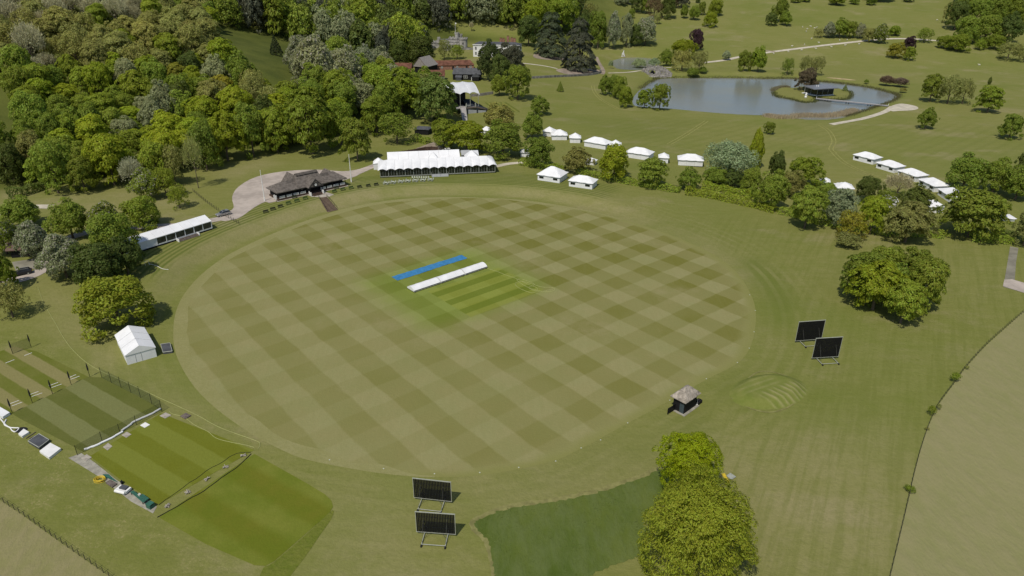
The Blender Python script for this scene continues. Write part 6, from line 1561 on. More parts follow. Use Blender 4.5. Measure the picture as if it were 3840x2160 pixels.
# ------------------------------------------------------------------ stage with tensile canopy
def stage():
    p = W(*TS(830, 1080)); q = W(*TS(1640, 1000)); h = math.atan2(q.y - p.y, q.x - p.x); L = (q - p).length; k = L / 810.0
    t = thing('canopy_stage', 'raised dark stage under a white scalloped canopy with an access ramp', 'stage', p, h)
    X = lambda x: (x - 830) * k
    zd = 3.4
    m = MB(); m.box(X(1080), 5.5, zd - .2, X(1360) - X(800), 11, .4); m.obj('deck', 'deck', t)
    m = MB(); m.box(X(1000), 9.5, zd + 3.2, X(1190) - X(820), 3, 6.4); m.box(X(830), 6, zd + 3.0, .4, 8, 6); m.obj('backdrop', 'black_panel', t)
    m = MB(); m.hexa([(X(1110), 1.2, zd), (X(1330), 1.2, zd), (X(1330), 10, zd), (X(1110), 10, zd)], [(X(1110), 8.6, zd + 2.6), (X(1330), 8.6, zd + 2.2), (X(1330), 10, zd + 2.2), (X(1110), 10, zd + 2.8)])
    m.hexa([(X(1345), .4, zd - .2), (X(1680), .8, 1.4), (X(1640), 8, 1.4), (X(1345), 10, zd)], [(X(1345), .6, zd + .3), (X(1670), .9, 1.7), (X(1560), 8, 2.6), (X(1345), 10, zd + 2.3)]); m.obj('side_cover', 'dark_fabric', t)
    m = MB(); m.hexa([(X(1060), -.15, zd - .6), (X(1350), -.15, zd - .6), (X(1350), .1, zd - .6), (X(1060), .1, zd - .6)], [(X(1060), -.15, zd + .15), (X(1350), -.15, zd + .15), (X(1350), .1, zd + .15), (X(1060), .1, zd + .15)])
    m.hexa([(X(1350), -.15, zd - .6), (X(1690), .4, .9), (X(1690), .7, .9), (X(1350), .1, zd - .6)], [(X(1350), -.15, zd + .15), (X(1690), .4, 1.5), (X(1690), .7, 1.5), (X(1350), .1, zd + .15)]); m.obj('edge_beam', 'grey_timber', t)
    m = MB(); m.hexa([(X(1110), .1, -.4), (X(1600), .1, -.4), (X(1600), .2, -.4), (X(1110), .2, -.4)], [(X(1110), .1, 2.3), (X(1600), .1, 1.0), (X(1600), .2, 1.0), (X(1110), .2, 2.3)]); m.obj('skirt_panel', 'awning_grey', t)
    for x in (1090, 1355, 1600):
        m = MB(); m.box(X(x), .0, 1.2, .5, .4, 3.4 if x < 1500 else 1.6); m.obj('support_leg', 'dark_fabric', t)
    # ramp
    r0, r1, r2, r3 = W(*TS(960, 1240)), W(*TS(1095, 1240)), None, None
    c, s = math.cos(-h), math.sin(-h)
    def loc(v): d = v - p; return Vector((c * d.x - s * d.y, s * d.x + c * d.y, d.z))
    a, b = loc(r0), loc(r1); x0, x1 = X(905), X(1050)
    m = MB(); m.hexa([(a.x, a.y, a.z - .1), (b.x, b.y, b.z - .1), (x1, 0, zd - .25), (x0, 0, zd - .25)], [(a.x, a.y, a.z + .15), (b.x, b.y, b.z + .15), (x1, 0, zd + .03), (x0, 0, zd + .03)]); rp = m.obj('ramp', 'deck', t)
    for (g, e) in ((a, x0), (b, x1)):
        m = MB(); m.tube([(g.x, g.y, g.z + 1.1), (e, 0, zd + 1.1)], .05, 5)
        for f in (0, .33, .66, 1): v = Vector((g.x, g.y, g.z)).lerp(Vector((e, 0, zd)), f); m.tube([v, v + Vector((0, 0, 1.1))], .04, 4)
        m.obj('ramp_rail', 'galv', rp)
    # canopy: tensioned cloth between masts, three bays
    x0, x1 = X(420), X(1440); nb, nx, ny = 4, 6, 8; N = nb * nx; vs = []
    for i in range(N + 1):
        for j in range(ny + 1):
            f = j / ny; x = x0 + (x1 - x0) * i / N; ph = abs(math.sin(math.pi * i / nx)) 
            end = min(1, min(i, N - i) / (nx * .8))
            z = 10.2 + 4.4 * math.sin(f * math.pi * .62) ** .9 - .9 * (1 - end) * (1 - f * .3)
            z += .8 * ph * (1 - f) ** 1.5 - .35 * ph * f ** 2
            y = .8 + 12.5 * f + .9 * ph * (1 - f) ** 2 
            vs.append((x, y, z))
    m = MB(); w = ny + 1; F = [(i * w + j, (i + 1) * w + j, (i + 1) * w + j + 1, i * w + j + 1) for i in range(N) for j in range(ny)]
    m.add(vs, F); m.add([(v[0], v[1], v[2] - .08) for v in vs], [tuple(reversed(f)) for f in F]); cn = m.obj('canopy', 'canvas_grey', t, smooth=True)
    m = MB()
    for i in range(0, N + 1, nx):
        m.tube([(vs[i * w + j][0], vs[i * w + j][1], vs[i * w + j][2] + .04) for j in range(w)], .07, 4)
    m.obj('canopy_seam', 'canvas', cn)
    for x in (.26, .5, .76, 1.0):
        m = MB(); xx = x0 + (x1 - x0) * x - (.6 if x == 1 else 0); m.tube([(xx, 1.2, 0), (xx, 1.2, 10.2)], .13, 6); m.obj('mast', 'galv', t)
        m = MB(); m.tube([(xx, 12.5, 0), (xx, 12.5, 14.0)], .13, 6); m.obj('mast', 'galv', t)
    for x in (1075, 1320):
        m = MB(); m.box(X(x), .5, zd + .9, .5, .4, 1.8); m.box(X(x) + .1, .5, zd + 1.9, .25, .3, .6); m.obj('lighting_stand', 'galv', t)
    m = MB(); m.box(X(1150), 1.2, zd + .8, 2.0, .6, .15); m.box(X(1150), 1.2, zd + .4, 2.0, .6, .1); m.obj('rack', 'galv', t)
stage()
M['stage_lawn'] = lawn_mat('stage_lawn', (.20, .205, .05), (.11, .13, .025), ang(TS(1660, 760), TS(2000, 960)), 2.6, 0, (.16, .165, .035), .12)
sheet('stage_lawn', G([TS(1560, 745), TS(2150, 745), TS(2480, 960), TS(2500, 1000), TS(1700, 1000)]), 'stage_lawn', .06)

# ------------------------------------------------------------------ lake pavilion, bridge and cascade
def lake_house():
    zb = .55
    f0, f1, f2 = [Vector((*flat(*TL(*q), zb), zb)) for q in ((588, 462), (785, 506), (1040, 492))]
    t = thing('lake_pavilion', 'flat roofed glass pavilion standing on the lake island', 'pavilion', f1)
    f3 = f0 + (f2 - f1)
    zt = 5.0
    def slab(P, za, zb_, mat, name, par=t):
        m = MB(); m.hexa([(v.x - f1.x, v.y - f1.y, za) for v in P], [(v.x - f1.x, v.y - f1.y, zb_) for v in P]); return m.obj(name, mat, par)
    c = (f0 + f1 + f2 + f3) / 4
    slab([c + (v - c) * 1.06 for v in (f1, f2, f3, f0)], -.5, .15, 'deck', 'plinth')
    slab([f1, f2, f3, f0], .15, zt - .3, 'glass_dark', 'glass_wall')
    R_ = [Vector((*flat(*TL(*q), zt + zb), 0)) for q in ((745, 408), (1132, 386), (975, 328), (572, 352))]
    slab(R_, zt - .3, zt + .15, 'zinc', 'roof')
    for v in [f1, f0, f1.lerp(f2, .33), f1.lerp(f2, .66), f2, f1.lerp(f0, .5)]:
        d = (v - c).normalized() * .12; m = MB(); m.box(v.x + d.x - f1.x, v.y + d.y - f1.y, zt / 2, .18, .18, zt - .3); m.obj('column', 'alu', t)
    m = MB()
    for k in range(2): m.tube([Vector((R_[3].x + (R_[1].x - R_[3].x) * (.38 + .05 * k) - f1.x, R_[3].y + (R_[1].y - R_[3].y) * (.38 + .05 * k) - f1.y, zt)), Vector((R_[3].x + (R_[1].x - R_[3].x) * (.38 + .05 * k) - f1.x, R_[3].y + (R_[1].y - R_[3].y) * (.38 + .05 * k) - f1.y, zt + 1.0))], .22, 8)
    m.obj('flue', 'white_paint', t)
    e = f1 + (f0 - f1) * .5; n2 = (f1 - f2).normalized() * 2.0
    slab([f1 + n2, f1, f0, f0 + n2], -.2, .22, 'white_paint', 'terrace')
    o = f1.lerp(f2, .5); n3 = Vector((f1 - c)).normalized(); n3 = (f2 - f1).cross(Vector((0, 0, 1))).normalized() * 1.2
    slab([f1 + n3, f2 + n3, f2, f1], -.2, .2, 'white_paint', 'landing')
    for x, y, lab in ((612, 512, 'white sculpture on the island shore beside the bridge'), (605, 540, 'smaller white sculpture at the island water edge')):
        v = Vector((*flat(*TL(x, y), .5), hz(*flat(*TL(x, y), .5)))); s = thing('sculpture', lab, 'sculpture', v, 0, 'white sculptures on the island')
        m = MB(); m.lathe([(.5, 0), (.8, .5), (.45, 1.1), (.7, 1.6), (.15, 2.1)], 10); m.obj('body', 'white_paint', s); m = MB(); m.box(0, 0, .05, 1.4, 1.4, .2); m.obj('base', 'paving', s)
    a, b = Vector((*flat(*TL(775, 550), .7), 0)), Vector((*flat(*TL(1935, 668), .7), 0)); h = math.atan2(b.y - a.y, b.x - a.x); Lb = (b - a).length
    br = thing('footbridge', 'long low pale footbridge from the island to the gravel turning area', 'bridge', a, h)
    m = MB(); m.box(Lb / 2, 0, .62, Lb, 2.2, .18); m.obj('deck', 'deck', br)
    for y in (-1.1, 1.1): m = MB(); m.box(Lb / 2, y, .45, Lb, .12, .42); m.obj('side_beam', 'zinc', br)
    for f in (.15, .45, .75):
        for s in (-.7, .7): m = MB(); m.box(Lb * f + s, 0, -.7, .35, 1.6, 2.2); m.obj('pier', 'black_timber', br)
    for f in (.0, 1.0): m = MB(); m.box(Lb * f, 1.15, .9, .2, .2, 1.2); m.obj('end_post', 'white_paint', br)
lake_house()

def cascade():
    pts = [T3(1310, 712), T3(1400, 690), T3(1500, 692), T3(1600, 735), T3(1600, 770), T3(1480, 778), T3(1400, 765)]
    P = [W(*q) for q in pts]; c = sum(P, Vector()) / len(P); t = thing('stone_cascade', 'rough stone dam with a dark arched opening above the lake', 'stone dam', c)
    g = random.Random(8); m = MB(); rim = [W(*T3(*q)) - c for q in ((1295, 722), (1350, 690), (1480, 683), (1560, 705), (1615, 745), (1605, 780), (1480, 783), (1380, 772))]
    m.add([(q.x, q.y, q.z - .9) for q in rim] + [(q.x * .96, q.y * .96, q.z + .25) for q in rim], [tuple(range(8, 16)), tuple(range(7, -1, -1))] + [(i, (i + 1) % 8, 8 + (i + 1) % 8, 8 + i) for i in range(8)])
    for i in range(420):
        u, v = g.uniform(1300, 1612), g.uniform(684, 780)
        if not inpoly(u, v, [(1300, 715), (1350, 690), (1480, 683), (1560, 705), (1612, 745), (1600, 778), (1480, 780), (1400, 770)]): continue
        if 1388 < u < 1442 and 712 < v < 752: continue
        p = W(*T3(u, v)) - c; s = g.uniform(.5, 1.3); hgt = 1.2 + 2.2 * max(0, 1 - abs(u - 1430) / 180) * max(0, (780 - v) / 95)
        q = MB(); bt = [(p.x + s * dx * g.uniform(.7, 1.2), p.y + s * dy * g.uniform(.7, 1.2), p.z - .8) for dx, dy in ((-.6, -.5), (.6, -.5), (.6, .5), (-.6, .5))]
        tp = [(x + (p.x - x) * g.uniform(.1, .5), y + (p.y - y) * g.uniform(.1, .5), p.z + hgt * g.uniform(.5, .9)) for x, y, z in bt]
        m.hexa(bt, tp)
    m.obj('rock_pile', 'rock', t)
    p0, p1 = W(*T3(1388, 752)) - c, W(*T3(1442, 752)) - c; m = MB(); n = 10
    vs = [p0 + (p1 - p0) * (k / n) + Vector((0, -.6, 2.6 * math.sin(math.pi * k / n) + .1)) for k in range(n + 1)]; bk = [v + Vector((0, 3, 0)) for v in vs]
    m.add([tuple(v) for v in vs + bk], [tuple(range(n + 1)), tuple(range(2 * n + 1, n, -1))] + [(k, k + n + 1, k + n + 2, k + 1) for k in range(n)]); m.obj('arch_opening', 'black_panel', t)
cascade()

def statue():
    p = W(*T3(1118, 572)); t = thing('white_statue', 'tall white angular statue standing on the grass behind the small pond', 'statue', p)
    m = MB(); m.box(0, 0, .2, 3.4, 1.8, .5); m.obj('base', 'paving', t)
    m = MB(); m.tube([(-.9, 0, .4), (-.5, 0, 1.9), (.2, 0, 3.4), (.1, 0, 4.6), (.5, 0, 5.3)], .55, 7, .3); m.tube([(.9, 0, .4), (.6, 0, 1.6), (.2, 0, 3.0)], .45, 7, .5); m.tube([(.1, 0, 3.6), (-.9, 0, 2.6), (-1.2, 0, 1.2)], .32, 6, .2); m.obj('figure', 'white_paint', t)
statue()

# ------------------------------------------------------------------ walls and fences
M['fence_wood'] = plain('fence_wood', (.060, .055, .035), .8, .3, 3)
def wall(name, pts, hgt, th, mat, label):
    c = smooth_loop(G(pts), 4, False); o = Vector((c[0][0], c[0][1], hz(*c[0]))); m = MB(); vs = []
    for i, (x, y) in enumerate(c):
        a, b = c[max(i - 1, 0)], c[min(i + 1, len(c) - 1)]; d = Vector((b[0] - a[0], b[1] - a[1])).normalized(); n = Vector((-d.y, d.x)) * th / 2
        z = hz(x, y)
        for sx, zz in ((1, -.4), (1, hgt), (-1, hgt), (-1, -.4)): vs.append((x + n.x * sx - o.x, y + n.y * sx - o.y, z + zz - o.z))
    N = len(c)
    m.add(vs, [(i * 4 + k, i * 4 + (k + 1) % 4, (i + 1) * 4 + (k + 1) % 4, (i + 1) * 4 + k) for i in range(N - 1) for k in range(4)] + [(0, 1, 2, 3), (4 * N - 1, 4 * N - 2, 4 * N - 3, 4 * N - 4)])
    return tag(m.obj(name, mat, loc=o), label, 'wall', 'low garden walls')
wall('garden_wall', [T3(150, 795), T3(300, 785), T3(500, 775), T3(700, 765), T3(830, 752), T3(892, 735), T3(885, 712)], 1.4, .6, 'stone_dark', 'long grey retaining wall curving under the two cedars')
wall('garden_wall', [TS(1205, 590), TS(1400, 575), TS(1600, 548), TS(1780, 520)], 1.5, .5, 'stone_dark', 'straight grey wall between the stage and the round tree')

def fence(name, pts, step, hgt, label, mat='fence_wood', rails=3, panel=False, pr=.05, maxp=99):
    c = smooth_loop(G(pts), 6, False); L = [0]
    for a, b in zip(c, c[1:]): L.append(L[-1] + math.dist(a, b))
    n = min(maxp, max(2, int(L[-1] / step))); o = Vector((c[0][0], c[0][1], hz(*c[0]))); P = []
    for k in range(n + 1):
        s = L[-1] * k / n; i = min(max(bisect_right(L, s) - 1, 0), len(c) - 2); t = (s - L[i]) / max(1e-6, L[i + 1] - L[i])
        x, y = c[i][0] + (c[i + 1][0] - c[i][0]) * t, c[i][1] + (c[i + 1][1] - c[i][1]) * t
        P.append(Vector((x, y, hz(x, y))) - o)
    t = thing(name, label, 'fence', o, 0, 'fences')
    pm = MB(); pm.box(0, 0, hgt / 2 - .2, pr * 2, pr * 2, hgt + .5); p0 = pm.obj('post', mat, t); p0.location = P[0]
    for q in P[1:]:
        e = p0.copy(); COL.objects.link(e); e.parent = t; e.location = q
    r = MB()
    if panel:
        for a, b in zip(P, P[1:]):
            d = (b - a).normalized(); nn = Vector((-d.y, d.x, 0)) * .04
            r.hexa([a - nn, b - nn, b + nn, a + nn], [v + Vector((0, 0, hgt * .92)) for v in (a - nn, b - nn, b + nn, a + nn)])
        r.obj('panel', mat, t)
    else:
        for k in range(rails): r.tube([q + Vector((0, 0, hgt * (k + 1) / rails - .08)) for q in P], .014, 4)
        r.obj('rail', mat, t)
fence('wooden_fence', [TM(540, 222), TM(700, 195), TM(850, 172), TM(960, 148), TM(1110, 122), TM(1200, 122), TM(1295, 130)], 2.6, 1.9, 'curved dark paling fence round the service yard behind the marquees', 'brown_timber', panel=True, pr=.09)
fence('wire_fence', [(-60, 1215), (5, 1262), (62, 1300), (130, 1349), (200, 1399), (272, 1450), (320, 1490)], 1.5, 1.15, 'dark post and wire fence along the lower field corner', rails=3, pr=.035)
fence('wire_fence', [(2236, 1460), (2277, 1288), (2294, 1213), (2312, 1143), (2334, 1076), (2359, 1021), (2402, 963), (2427, 928), (2480, 870), (2530, 825), (2600, 765)], 1.5, 1.15, 'thin dark fence bending between outfield margin and dry field', rails=2, pr=.03)
fence('estate_fence', [T5(1945, 480), T5(2040, 560), T5(2130, 630), T5(2205, 680)], 2.0, 1.2, 'dark estate rail fence from young tree to silver car', rails=4)
fence('estate_fence', [T5(2275, 735), T5(2340, 770), T5(2405, 808)], 1.8, 1.2, 'short dark rail fence across the terrace lawn below the silver car', rails=4)

# ------------------------------------------------------------------ practice nets
def net_post(uv, hgt, label, pad=True):
    p = Vector((*W(*uv),)); t = thing('net_post', label, 'net post', p, 0, 'posts of the practice nets')
    m = MB(); m.tube([(0, 0, -.1), (0, 0, hgt)], .05, 6); m.obj('pole', 'black_panel', t)
    if pad: m = MB(); m.lathe([(.09, hgt * .45), (.16, hgt * .55), (.14, hgt * .8), (.05, hgt * .98)], 7); m.obj('furled_net', 'rubber', t)
np_ = [((905, 895), 'black net post by the hose, first of the lane ends'), ((718, 975), 'black net post at the crease of the lane next to the hose'), ((530, 1068), 'black net post at the crease of the second lane from the hose'), ((328, 1160), 'black net post at the crease of the third lane from the hose'), ((125, 1260), 'black net post by the white sheet at the paved edge')]
for q, lab in np_: net_post(T9(*q), 3.4, lab)
net_post(T9(316, 598), 3.4, 'thick black net post at the far lane end, beside the bare earth'); net_post(T9(130, 664), 3.4, 'thick black net post at the far lane end, second from the bare earth')
def netting(name, pts, hgt, label, step=1, mat='net'):
    P = [W(*q) for q in pts]; t = thing(name, label, 'net', P[0], 0, 'nets of the practice ground'); o = P[0]
    for q in P:
        m = MB(); m.tube([q - o, q - o + Vector((0, 0, hgt))], .045, 5); m.obj('post', 'black_panel', t)
    m = MB()
    for a, b in zip(P, P[1:]): m.add([tuple(a - o), tuple(b - o), tuple(b - o + Vector((0, 0, hgt - .1))), tuple(a - o + Vector((0, 0, hgt - .1)))], [(0, 1, 2, 3)])
    m.obj('netting', mat, t)
netting('practice_net', [T9(1027, 906), T9(1122, 954), T9(1220, 1004), T9(1318, 1054), T9(1415, 1103), T9(1530, 1170), T9(1632, 1245)], 2.7, 'green practice net on black posts beside the hose and gabled tent')
netting('practice_net', [T9(130, 664), T9(316, 598)], 2.6, 'green net across the far end of the net lanes')
netting('practice_net', [T9(1632, 1245), T9(1375, 1380), T9(1210, 1465), T13(1030, 95), T13(780, 235)], 2.2, 'green net dividing net turf from practice lawn')
def roll(name, pts, r, mat, label, lift=.0):
    P = [W(*q) for q in pts]; o = P[0]; c = smooth_loop([tuple(v - o) for v in P], 4, False)
    g = random.Random(5); m = MB(); m.tube([Vector(v) + Vector((g.uniform(-.05, .05), g.uniform(-.05, .05), r + lift)) for v in c], r, 7)
    return tag(m.obj(name, mat, loc=o), label, 'roll', 'rolled nets and sheets')
roll('rolled_sheet', [T9(1618, 1222), T9(1550, 1262), T9(1460, 1305), T9(1360, 1348), T9(1300, 1395), T9(1225, 1445)], .2, 'canvas', 'white rolled sheet draped along the dividing net, hose side')
roll('rolled_sheet', [T13(1235, 5), T13(1150, 55), T13(1060, 100), T13(950, 150), T13(850, 185)], .2, 'canvas', 'white rolled sheet draped along the dividing net, paved side')
roll('furled_net', [T13(1600, 735), T13(1700, 660), T13(1800, 595), T13(1880, 530), T13(2000, 455), T13(2110, 370), T13(2220, 318), T13(2330, 240), T13(2420, 212), T13(2520, 208)], .05, 'black_panel', 'curved black furled net on the edge of the upper practice lawn')
roll('furled_net', [T13(1582, 862), T13(1750, 770), T13(1900, 680), T13(2060, 590), T13(2220, 470), T13(2380, 360), T13(2530, 222)], .07, 'black_panel', 'straight black furled net along the lower practice lawn')
for i, (x, y, lab) in enumerate([(1685, 750, 'nearest the paved strip'), (1890, 612, 'second from the paved strip'), (2085, 480, 'midmost of five'), (2272, 358, 'fourth from the paved strip'), (2450, 243, 'nearest the outfield')]):
    p = W(*T13(x, y)); t = thing('stump_set', 'bundle of pale wooden stumps lying between the two practice lawns, ' + lab, 'stumps', p, i * .7, 'stump bundles between the lawns'); g = random.Random(i)
    m = MB()
    for k in range(6): a = g.uniform(0, 3.14); m.tube([(-.5 * math.cos(a), -.5 * math.sin(a), .05 + .05 * k), (.5 * math.cos(a), .5 * math.sin(a), .08 + .05 * k)], .06, 5)
    m.obj('stump', 'paving', t); m = MB(); m.box(.1, 0, .05, .5, .3, .1); m.obj('stand', 'grey_timber', t)

def slab_thing(name, cs, hgt, mat, label, cat, group=None, trim=None):
    P = [W(*q) for q in cs]; o = sum(P, Vector()) / 4; o.z = min(p.z for p in P); t = thing(name, label, cat, o, 0, group)
    m = MB(); m.hexa([(p.x - o.x, p.y - o.y, .02) for p in P], [(p.x - o.x, p.y - o.y, hgt) for p in P]); m.obj('body', mat, t)
    if trim:
        q = MB()
        for a, b in zip(P, P[1:] + P[:1]): q.tube([Vector((a.x - o.x, a.y - o.y, hgt)), Vector((b.x - o.x, b.y - o.y, hgt))], .07, 5)
        q.obj('frame', trim, t)
    return t
sq = lambda f, x, y, rx, ry: [f(x - rx, y + ry * .1), f(x - rx * .05, y + ry), f(x + rx, y - ry * .1), f(x + rx * .05, y - ry)]
slab_thing('paving_slab', sq(T13, 1085, 150, 48, 38), .08, 'paving', 'mottled paving slab on the practice lawn nearer the paved strip', 'slab', 'slabs by the practice lawn')
slab_thing('paving_slab', sq(T13, 1274, 30, 50, 30), .08, 'paving', 'plain beige paving slab on the upper practice lawn edge', 'slab', 'slabs by the practice lawn')
slab_thing('white_board', sq(T9, 1460, 1382, 50, 28), .1, 'white_paint', 'small white board lying on the upper practice lawn', 'board')
slab_thing('paving_slab', sq(T9, 1665, 1285, 60, 30), .08, 'paving', 'beige slab beneath the end of the white rolled sheet', 'slab', 'slabs by the practice lawn')
slab_thing('wooden_pallet', sq(T9, 1870, 1292, 55, 30), .18, 'grey_timber', 'pale wooden pallet beside the hose at the lawn corner', 'pallet')
slab_thing('paving_slab', sq(T13, 870, 262, 55, 35), .1, 'paving', 'broken slabs at the end of the dividing net', 'slab', 'slabs by the practice lawn')
slab_thing('cover_trolley', [T9(1622, 585), T9(1645, 668), T9(1738, 655), T9(1715, 573)], .55, 'slate', 'flat dark cover trolley beside the white gabled tent', 'trolley', None, 'galv')
slab_thing('cover_trolley', [TN(560, 945), TN(770, 1070), TN(965, 920), TN(770, 805)], .6, 'slate', 'flat dark cover trolley with grey frame by the nets', 'trolley', None, 'galv')
slab_thing('white_mattress', [TN(775, 1130), TN(960, 1258), TN(1190, 1078), TN(985, 970)], .5, 'white_paint', 'square white mattress beside the dark trolley', 'mattress')
slab_thing('white_mattress', [TN(365, 790), TN(440, 840), TN(575, 755), TN(470, 695)], .45, 'white_paint', 'smaller white mattress next to the round black mat', 'mattress')
slab_thing('white_tarpaulin', [TN(-60, 420), TN(70, 475), TN(205, 390), TN(-40, 250)], .6, 'canvas', 'crumpled white tarpaulin by the black net post', 'tarpaulin')
p = W(*TN(408, 688)); m = MB(); m.lathe([(1.05, .03), (1.1, .1), (1.0, .16)], 16); o = m.obj('round_mat', 'rubber', loc=p); tag(o, 'round black mat between white pipe and white mattress', 'mat'); o.scale.y = .8
hose('white_pipe', [TN(0, 465), TN(60, 530), TN(110, 590), TN(190, 640), TN(290, 650), TN(365, 655), TN(330, 710), TN(285, 725), TN(235, 700), TN(200, 650), TN(130, 615), TN(90, 590), TN(95, 545), TN(125, 490)], 'looped white pipe on the bare ground beside the tarpaulin', .12, 'white_paint')
for k, (a, b, lab) in enumerate([((505, 855), (690, 730), 'thin pole beside the smaller white mattress'), ((570, 860), (690, 800), 'second pole between mattress and dark trolley')]):
    A, B = W(*TN(*a)), W(*TN(*b)); m = MB(); m.tube([(0, 0, .12), B - A + Vector((0, 0, .12))], .08, 5); tag(m.obj('wooden_pole', 'grey_timber', loc=A), lab, 'pole', 'poles by the nets')
# things along the paved strip
p = W(*TJ(365, 340)); m = MB(); g = random.Random(2)
for k in range(9):
    r = g.uniform(.55, .95); m.tube([Vector((r * math.cos(a * .45) + g.uniform(-.06, .06), r * .75 * math.sin(a * .45) + g.uniform(-.06, .06), .08 + .05 * k)) for a in range(15)], .05, 4)
tag(m.obj('rope_coil', 'yellow_rope', loc=p), 'heap of coiled yellow rope beside the paved strip', 'rope')
slab_thing('wooden_pallet', [TJ(540, 430), TJ(740, 570), TJ(890, 460), TJ(680, 345)], .25, 'grey_timber', 'slatted wooden pallet on the paved strip beside the yellow rope', 'pallet')
def mower():
    a, b = W(*TJ(985, 640)), W(*TJ(1190, 690)); h = math.atan2(b.y - a.y, b.x - a.x); t = thing('bowling_machine_cart', 'white and grey wheeled cart on the paved strip', 'cart', (a + b) / 2, h)
    m = MB(); m.box(0, 0, .45, 2.2, 1.2, .4); m.obj('body', 'white_paint', t)
    m = MB(); m.box(.1, .1, .78, 1.3, .8, .3); m.obj('seat', 'slate', t)
    m = MB(); m.tube([(-1.0, -.7, .5), (1.0, -.7, .5)], .28, 10); m.obj('roller', 'white_paint', t)
    for x in (-.7, .7):
        for y in (-.55, .6): m = MB(); m.tube([(x, y - .08, .22), (x, y + .08, .22)], .22, 10); m.obj('wheel', 'rubber', t)
mower()
def green_bench(cs, label, box=False):
    P = [W(*q) for q in cs]; o = sum(P, Vector()) / 4; h = math.atan2(P[1].y - P[0].y, P[1].x - P[0].x); L = (P[1] - P[0]).length; D = (P[2] - P[1]).length
    t = thing('storage_box' if box else 'park_bench', label, 'box' if box else 'bench', o, h, None if box else 'green benches on the paved strip')
    if box:
        m = MB(); m.box(0, 0, .4, L, D, .8); m.obj('body', 'green_plastic', t); m = MB(); m.box(0, 0, .84, L * 1.05, D * 1.05, .09); m.obj('lid', 'green_plastic', t); m = MB(); m.box(L / 2, 0, .7, .05, .4, .1); m.obj('handle', 'black_panel', t)
    else:
        for k in (-.36, -.12, .12, .36): m = MB(); m.box(0, k * D, .48, L, D * .2, .07); m.obj('slat', 'green_plastic', t)
        for x in (-.45, .45):
            for y in (-.4, .4): m = MB(); m.box(x * L, y * D, .22, .1, .1, .45); m.obj('leg', 'black_panel', t)
green_bench([TJ(1300, 760), TJ(1680, 1080), TJ(1760, 1010), TJ(1400, 700)], 'long green bench with an item laid on it on the paved strip')
green_bench([TJ(1560, 850), TJ(1760, 990), TJ(1880, 960), TJ(1680, 830)], 'shorter green bench beside the long one on the paved strip')
green_bench([TJ(1770, 1170), TJ(1900, 1230), TJ(2030, 1120), TJ(1890, 1065)], 'square green storage box at the lawn end of the paved strip', True)
slab_thing('kit_bag', sq(TJ, 1580, 855, 55, 40), .75, 'chair_pale', 'pale kit bag lying on the green benches', 'bag')
slab_thing('kit_bag', sq(TJ, 1030, 430, 45, 45), .5, 'black_panel', 'black kit bag on the edge of the paved strip', 'bag')
slab_thing('shade_sheet', [TJ(440, 160), TJ(520, 240), TJ(900, 400), TJ(620, 160)], .1, 'green_plastic', 'crumpled dark green sheet beside the wooden pallet', 'sheet')
# by the upright tree
slab_thing('metal_grid', [tf(1920, 1620, 2.6833)(*q) for q in ((2160, 445), (2206, 482), (2250, 455), (2195, 420))], .12, 'galv', 'square grey metal grid lying beside the upright bright tree', 'grid', None, 'alu')
slab_thing('yellow_mat', [tf(1920, 1620, 2.6833)(2105, 425), tf(1920, 1620, 2.6833)(2180, 520), tf(1920, 1620, 2.6833)(2190, 510), tf(1920, 1620, 2.6833)(2140, 418)], .1, 'yellow_rope', 'folded yellow mat lying at the foot of the upright bright tree', 'mat')

m = MB(); m.lathe([(.13, .012), (.13, .04), (.08, .05)], 8); mk0 = m.obj('boundary_marker', 'chair_pale'); first = True
for q in [(1886, 742), (1900, 781), (1897, 835), (1885, 876), (1855, 912), (1777, 953), (1685, 1007), (1579, 1064), (1511, 1107), (1462, 1127), (1398, 1160), (1305, 1176), (1207, 1189), (1093, 1192), (965, 1179), (829, 1157)]:
    o = mk0 if first else mk0.copy()
    if not first: COL.objects.link(o)
    first = False; o.location = W(*q); tag(o, 'small white boundary disc on the outfield edge', 'marker', 'white discs along the outfield edge')

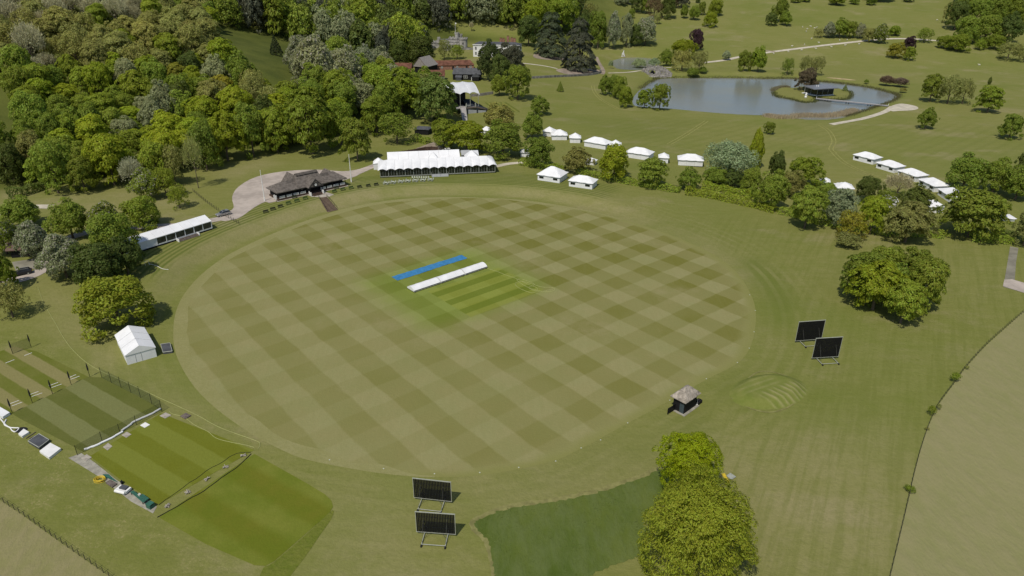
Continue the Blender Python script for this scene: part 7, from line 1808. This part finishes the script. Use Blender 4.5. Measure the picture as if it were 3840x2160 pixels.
# ------------------------------------------------------------------ sheep and pale stones in the park
def sheep_proto():
    o = thing('sheep', None, 'sheep'); bm = bmesh.new(); bmesh.ops.create_icosphere(bm, subdivisions=2, radius=.5)
    for v in bm.verts: v.co.x *= 1.25; v.co.y *= .62; v.co.z = v.co.z * .62 + .62
    me = bpy.data.meshes.new('body'); bm.to_mesh(me); bm.free(); me.materials.append(M['wool']); b = bpy.data.objects.new('body', me); COL.objects.link(b); b.parent = o
    m = MB(); m.tube([(.5, 0, .8), (.78, 0, .92), (1.0, 0, .78)], .17, 7, .1)
    for x in (-.4, .4):
        for y in (-.18, .18): m.tube([(x, y, 0), (x, y, .45)], .06, 5)
    m.obj('head', 'wool', o)
    return o
sp0 = sheep_proto(); first = True
for x, y in [(430, 272), (392, 298), (385, 322), (348, 280), (470, 290), (490, 282), (500, 318), (436, 395), (366, 456), (240, 470), (205, 525), (335, 510), (482, 496), (56, 545), (512, 436), (638, 478), (774, 462), (915, 450), (795, 408), (720, 412), (1702, 207), (2124, 660)]:
    p = W(*T4(x, y)); rz = R.uniform(0, 6.28)
    if first: o = sp0; o.location = p; o.rotation_euler.z = rz; first = False
    else: o = dup(sp0, p, rz)
    o.scale = (1.25,) * 3; tag(o, 'white sheep grazing in the park grass near the pale road', 'sheep', 'sheep in the park')
# ------------------------------------------------------------------ light, sky, camera
SUN_EL, SHX, SHY = math.radians(57), .446, .895
wd = bpy.data.worlds.new('World'); scene.world = wd; wd.use_nodes = True
sky = wd.node_tree.nodes.new('ShaderNodeTexSky'); sky.sky_type = 'NISHITA'; sky.sun_disc = False
sky.sun_elevation = SUN_EL; sky.sun_rotation = math.atan2(-SHX, -SHY); sky.altitude = 100
bg = wd.node_tree.nodes['Background']; bg.inputs[1].default_value = .095
wd.node_tree.links.new(sky.outputs[0], bg.inputs[0])
sl = bpy.data.lights.new('sun', 'SUN'); sl.energy = 3.3; sl.angle = math.radians(.53); sl.color = (1, .94, .84)
so = bpy.data.objects.new('sun', sl); COL.objects.link(so)
so.rotation_euler = Vector((-SHX * math.cos(SUN_EL), -SHY * math.cos(SUN_EL), math.sin(SUN_EL))).to_track_quat('Z', 'Y').to_euler()
so.location = (-60, -120, 200)
cam = bpy.data.cameras.new('camera'); cam.sensor_width = 36; cam.lens = 36 * FPX / IW; cam.clip_start = 1; cam.clip_end = 6000
cob = bpy.data.objects.new('camera', cam); COL.objects.link(cob); cob.location = (0, 0, CAMH)
cob.rotation_euler = (Matrix.Rotation(math.pi / 2 - PITCH, 4, 'X') @ Matrix.Rotation(-ROLL, 4, 'Z')).to_euler()
scene.camera = cob
vs_ = scene.view_settings; vs_.view_transform = 'Standard'; vs_.look = 'None'; vs_.gamma = 1; vs_.exposure = 0.0
vs_.use_curve_mapping = False
scene.cycles.max_bounces = 6; scene.cycles.diffuse_bounces = 3; scene.cycles.transparent_max_bounces = 12
